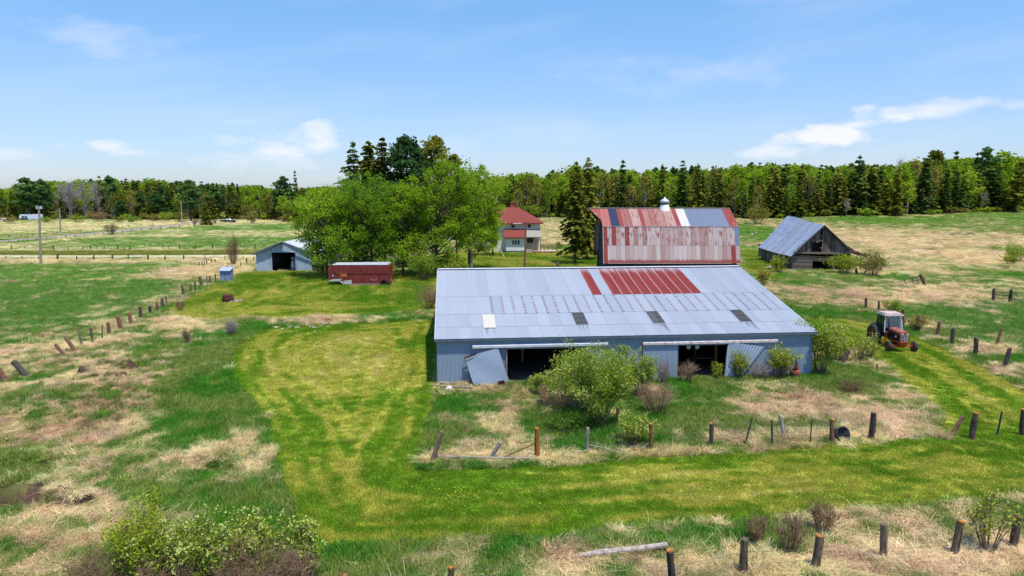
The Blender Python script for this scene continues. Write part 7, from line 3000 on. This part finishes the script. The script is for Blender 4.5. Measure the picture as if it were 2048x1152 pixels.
    for i, (u, v, u2, v2, m) in enumerate(((878, 773, 912, 775, M_DEADGREY), (884, 779, 946, 781, M_POSTG), (874, 776, 890, 769, M_DEADGREY), (905, 777, 940, 774, M_OLDWOOD), (880, 783, 930, 785, M_POST))):
        a, b = P(u, v), P(u2, v2)
        a.z += .10 + .05 * (4 - i)
        b.z += .08 + .05 * (4 - i)
        g = G()
        g.beam(a, b, .14, .05)
        g.top('board', m, a, lab[i], 'board', 'boards of the scrap pile at the shed foot')
    p = P(898, 781)
    bm_pts = cards  # noqa
    g = G()
    r = random.Random(2)
    vs = []
    nlat, nlon = 6, 9
    for i in range(nlat + 1):
        for j in range(nlon):
            t, a = math.pi * i / nlat, 2 * math.pi * j / nlon
            k2 = .17 * (1 + r.uniform(-.3, .3))
            vs.append((p.x + math.sin(t) * math.cos(a) * k2 * 1.4, p.y + math.sin(t) * math.sin(a) * k2, p.z + .12 + math.cos(t) * k2 * .9))
    fs = [(i * nlon + j, (i + 1) * nlon + j, (i + 1) * nlon + (j + 1) % nlon, i * nlon + (j + 1) % nlon) for i in range(nlat) for j in range(nlon)]
    g.add(vs, fs)
    g.top('plastic_bag', M_PLASTW, p, 'crumpled white plastic bag among the boards by the shed', 'bag')
    # long fallen log in the foreground
    a, b = P(1140, 1122) + Vector((0, 0, .12)), P(1334, 1110) + Vector((0, 0, .38))
    g = G()
    g.tube([a, a.lerp(b, .3) + Vector((0, 0, .04)), a.lerp(b, .7), b], [.09, .12, .11, .10], 9)
    e = g.top('fallen_log', M_DEADGREY, a, 'long bleached log lying in the grass against the front fence', 'log')
    g = G()
    g.tube([a.lerp(b, .35), a.lerp(b, .35) + Vector((.15, .1, .35))], [.04, .02], 6)
    o = link('branch_stub', g.mesh('branch_stub', M_DEADGREY, a), e)
    # tipped wooden rack / hay feeder in the dry field
    A = P(1812, 572)
    e = empty('broken_rack', A, 'broken dark wooden rack standing tilted in the dry field', 'rack')
    k = A.y / FPX

    def q(u, v, dy=0.0):
        z = zat((0, A.y + dy), v)
        return Vector((xat(A.y + dy, z, u), A.y + dy, z))
    for (a, b, w) in ((q(1808, 560), q(1841, 552), .12), (q(1811, 566), q(1842, 558), .12), (q(1814, 571), q(1840, 565), .10), (q(1808, 559), q(1814, 572), .12), (q(1824, 556), q(1827, 569), .10), (q(1833, 554), q(1836, 567), .10)):
        g = G()
        g.beam(a, b, .06, w, up=(0, 1, 0))
        g.part('rack_board', M_DARKPOST, e)
    g = G()
    g.beam(q(1840, 549), q(1851, 573, -.6), .14, .34)
    g.part('rack_end', M_POSTR, e)
    g = G()
    g.beam(q(1841, 551, .1), q(1850, 560, 1.8), .08, .30)
    g.part('rack_end', M_DARKPOST, e)
    # lumber beside the old barn
    rr = random.Random(12)
    for i in range(4):
        a = P(1527 + i * 4, 537 + i)
        b = P(1545 + rr.uniform(-4, 5), 533 + i * 1.5)
        g = G()
        g.beam(a + Vector((0, 0, .15 + .08 * i)), b + Vector((0, 0, .2 + .08 * i)), .22, .06)
        g.top('board', M_DEADGREY if i % 2 else M_OLDWOOD, a, ['lowest dark board of the small heap by the old barn', 'pale board second in the heap by the old barn', 'dark board third in the heap by the old barn', 'pale topmost board of the heap by the old barn'][i], 'board', 'boards heaped beside the old barn')
    # field stones and dead wood
    for (u, v, s, lab) in ((1504, 470, .42, 'white rounded boulder in the green grass left of the old barn'), (1512, 467, .25, 'small pale stone beside the white boulder'), (1567, 597, .18, 'small white stone in the dark green grass right of the shed roof')):
        p = P(u, v)
        bm_ = bmesh.new()
        bmesh.ops.create_icosphere(bm_, subdivisions=2, radius=s)
        for w in bm_.verts:
            w.co *= 1 + .2 * mnoise.noise(w.co * 3 + Vector((u, 0, 0)))
            w.co.z *= .75
        me = bpy.data.meshes.new('stone')
        bm_.to_mesh(me)
        bm_.free()
        me.materials.append(M_PLASTW2)
        tag(link('stone', me, None, p + Vector((0, 0, s * .4))), lab, 'stone')
    for (pts, rad, lab) in (([(1896, 472), (1915, 469), (1932, 472)], .14, 'dark fallen trunk lying in the dry field at the right'), ([(1930, 472), (1940, 469), (1950, 472)], .16, 'shorter dark log beside the fallen trunk'),
                            ([(1700, 437), (1714, 431), (1732, 425)], .12, 'thin fallen tree reaching toward the right woods'), ([(1455, 463), (1478, 466), (1500, 468)], .07, 'thin pale branch in the grass right of the gambrel barn')):
        w = [P(*t) for t in pts]
        for i in range(len(w)):
            w[i].z += rad * (1.5 if i != 1 else 3.0)
        g = G()
        g.tube(w, [rad, rad * .8, rad * .4], 7)
        for f in (.3, .6, .8):
            s = w[0].lerp(w[2], f) + Vector((0, 0, .1))
            g.tube([s, s + Vector((.4, -.2, .7))], [rad * .3, .02], 5)
        g.top('dead_trunk', M_DARKPOST if rad > .1 else M_DEADGREY, w[0], lab, 'log')
    # heap of stones / ash by the kettle
    p = P(475, 604)
    g = G()
    r = random.Random(5)
    for i in range(26):
        c = p + Vector((r.gauss(0, .45), r.gauss(0, .35), .05 + r.uniform(0, .12)))
        g.box(c, (r.uniform(.08, .22), r.uniform(.08, .2), r.uniform(.05, .14)), r.uniform(0, 3))
    o = g.top('rubble', M_STONE, p, 'small pale heap of rubble beside the rusty kettle', 'rubble', kind='stuff')
    # broken concrete slabs between the two lawns
    g = G()
    r = random.Random(6)
    for (u0, v0, n) in ((570, 652, 46), (612, 646, 30)):
        for i in range(n):
            c = P(u0 + r.gauss(0, 20), v0 + r.gauss(0, 4))
            g.box(c + Vector((0, 0, .02)), (r.uniform(.15, .55), r.uniform(.12, .4), .10), r.uniform(0, 3))
    g.top('rubble', M_STONEP, P(570, 652), 'scatter of flat pinkish stones at the head of the mown track', 'stones', kind='stuff')


import bmesh
M_RUSTB = plain('red_rust', (.14, .035, .025), (.30, .08, .05), 6, .85)
M_STONEP = plain('pinkish_stone', (.34, .26, .20), (.48, .39, .31), 4, .95)
build_small()


# ------------------------------------------------------------------ dandelions on the mown strip
def build_dandelions():
    r = np.random.default_rng(77)
    cen = []
    for (u0, v0, su, sv, n) in ((930, 990, 28, 7, 40), (1900, 790, 60, 30, 110), (1980, 820, 60, 20, 50), (830, 1000, 90, 25, 45), (1300, 940, 200, 14, 20)):
        for i in range(n):
            p = P(u0 + r.normal(0, su), v0 + r.normal(0, sv))
            cen.append((p.x, p.y, p.z + .10))
    cen = np.array(cen)
    me = cards(cen, .045, r, M_DAND, 'dandelions', r.uniform(0, 1, len(cen)), 1.0, np.tile([1, 0, 0], (len(cen), 1)), .9)
    tag(link('dandelions', me), 'scattered yellow dandelions in the mown grass', 'dandelions', None, 'stuff')


M_DAND = foliage_mat('dandelion_yellow', (.62, .50, .03), (.72, .60, .05), (.78, .70, .2), .2, .1)
build_dandelions()
build_grass()
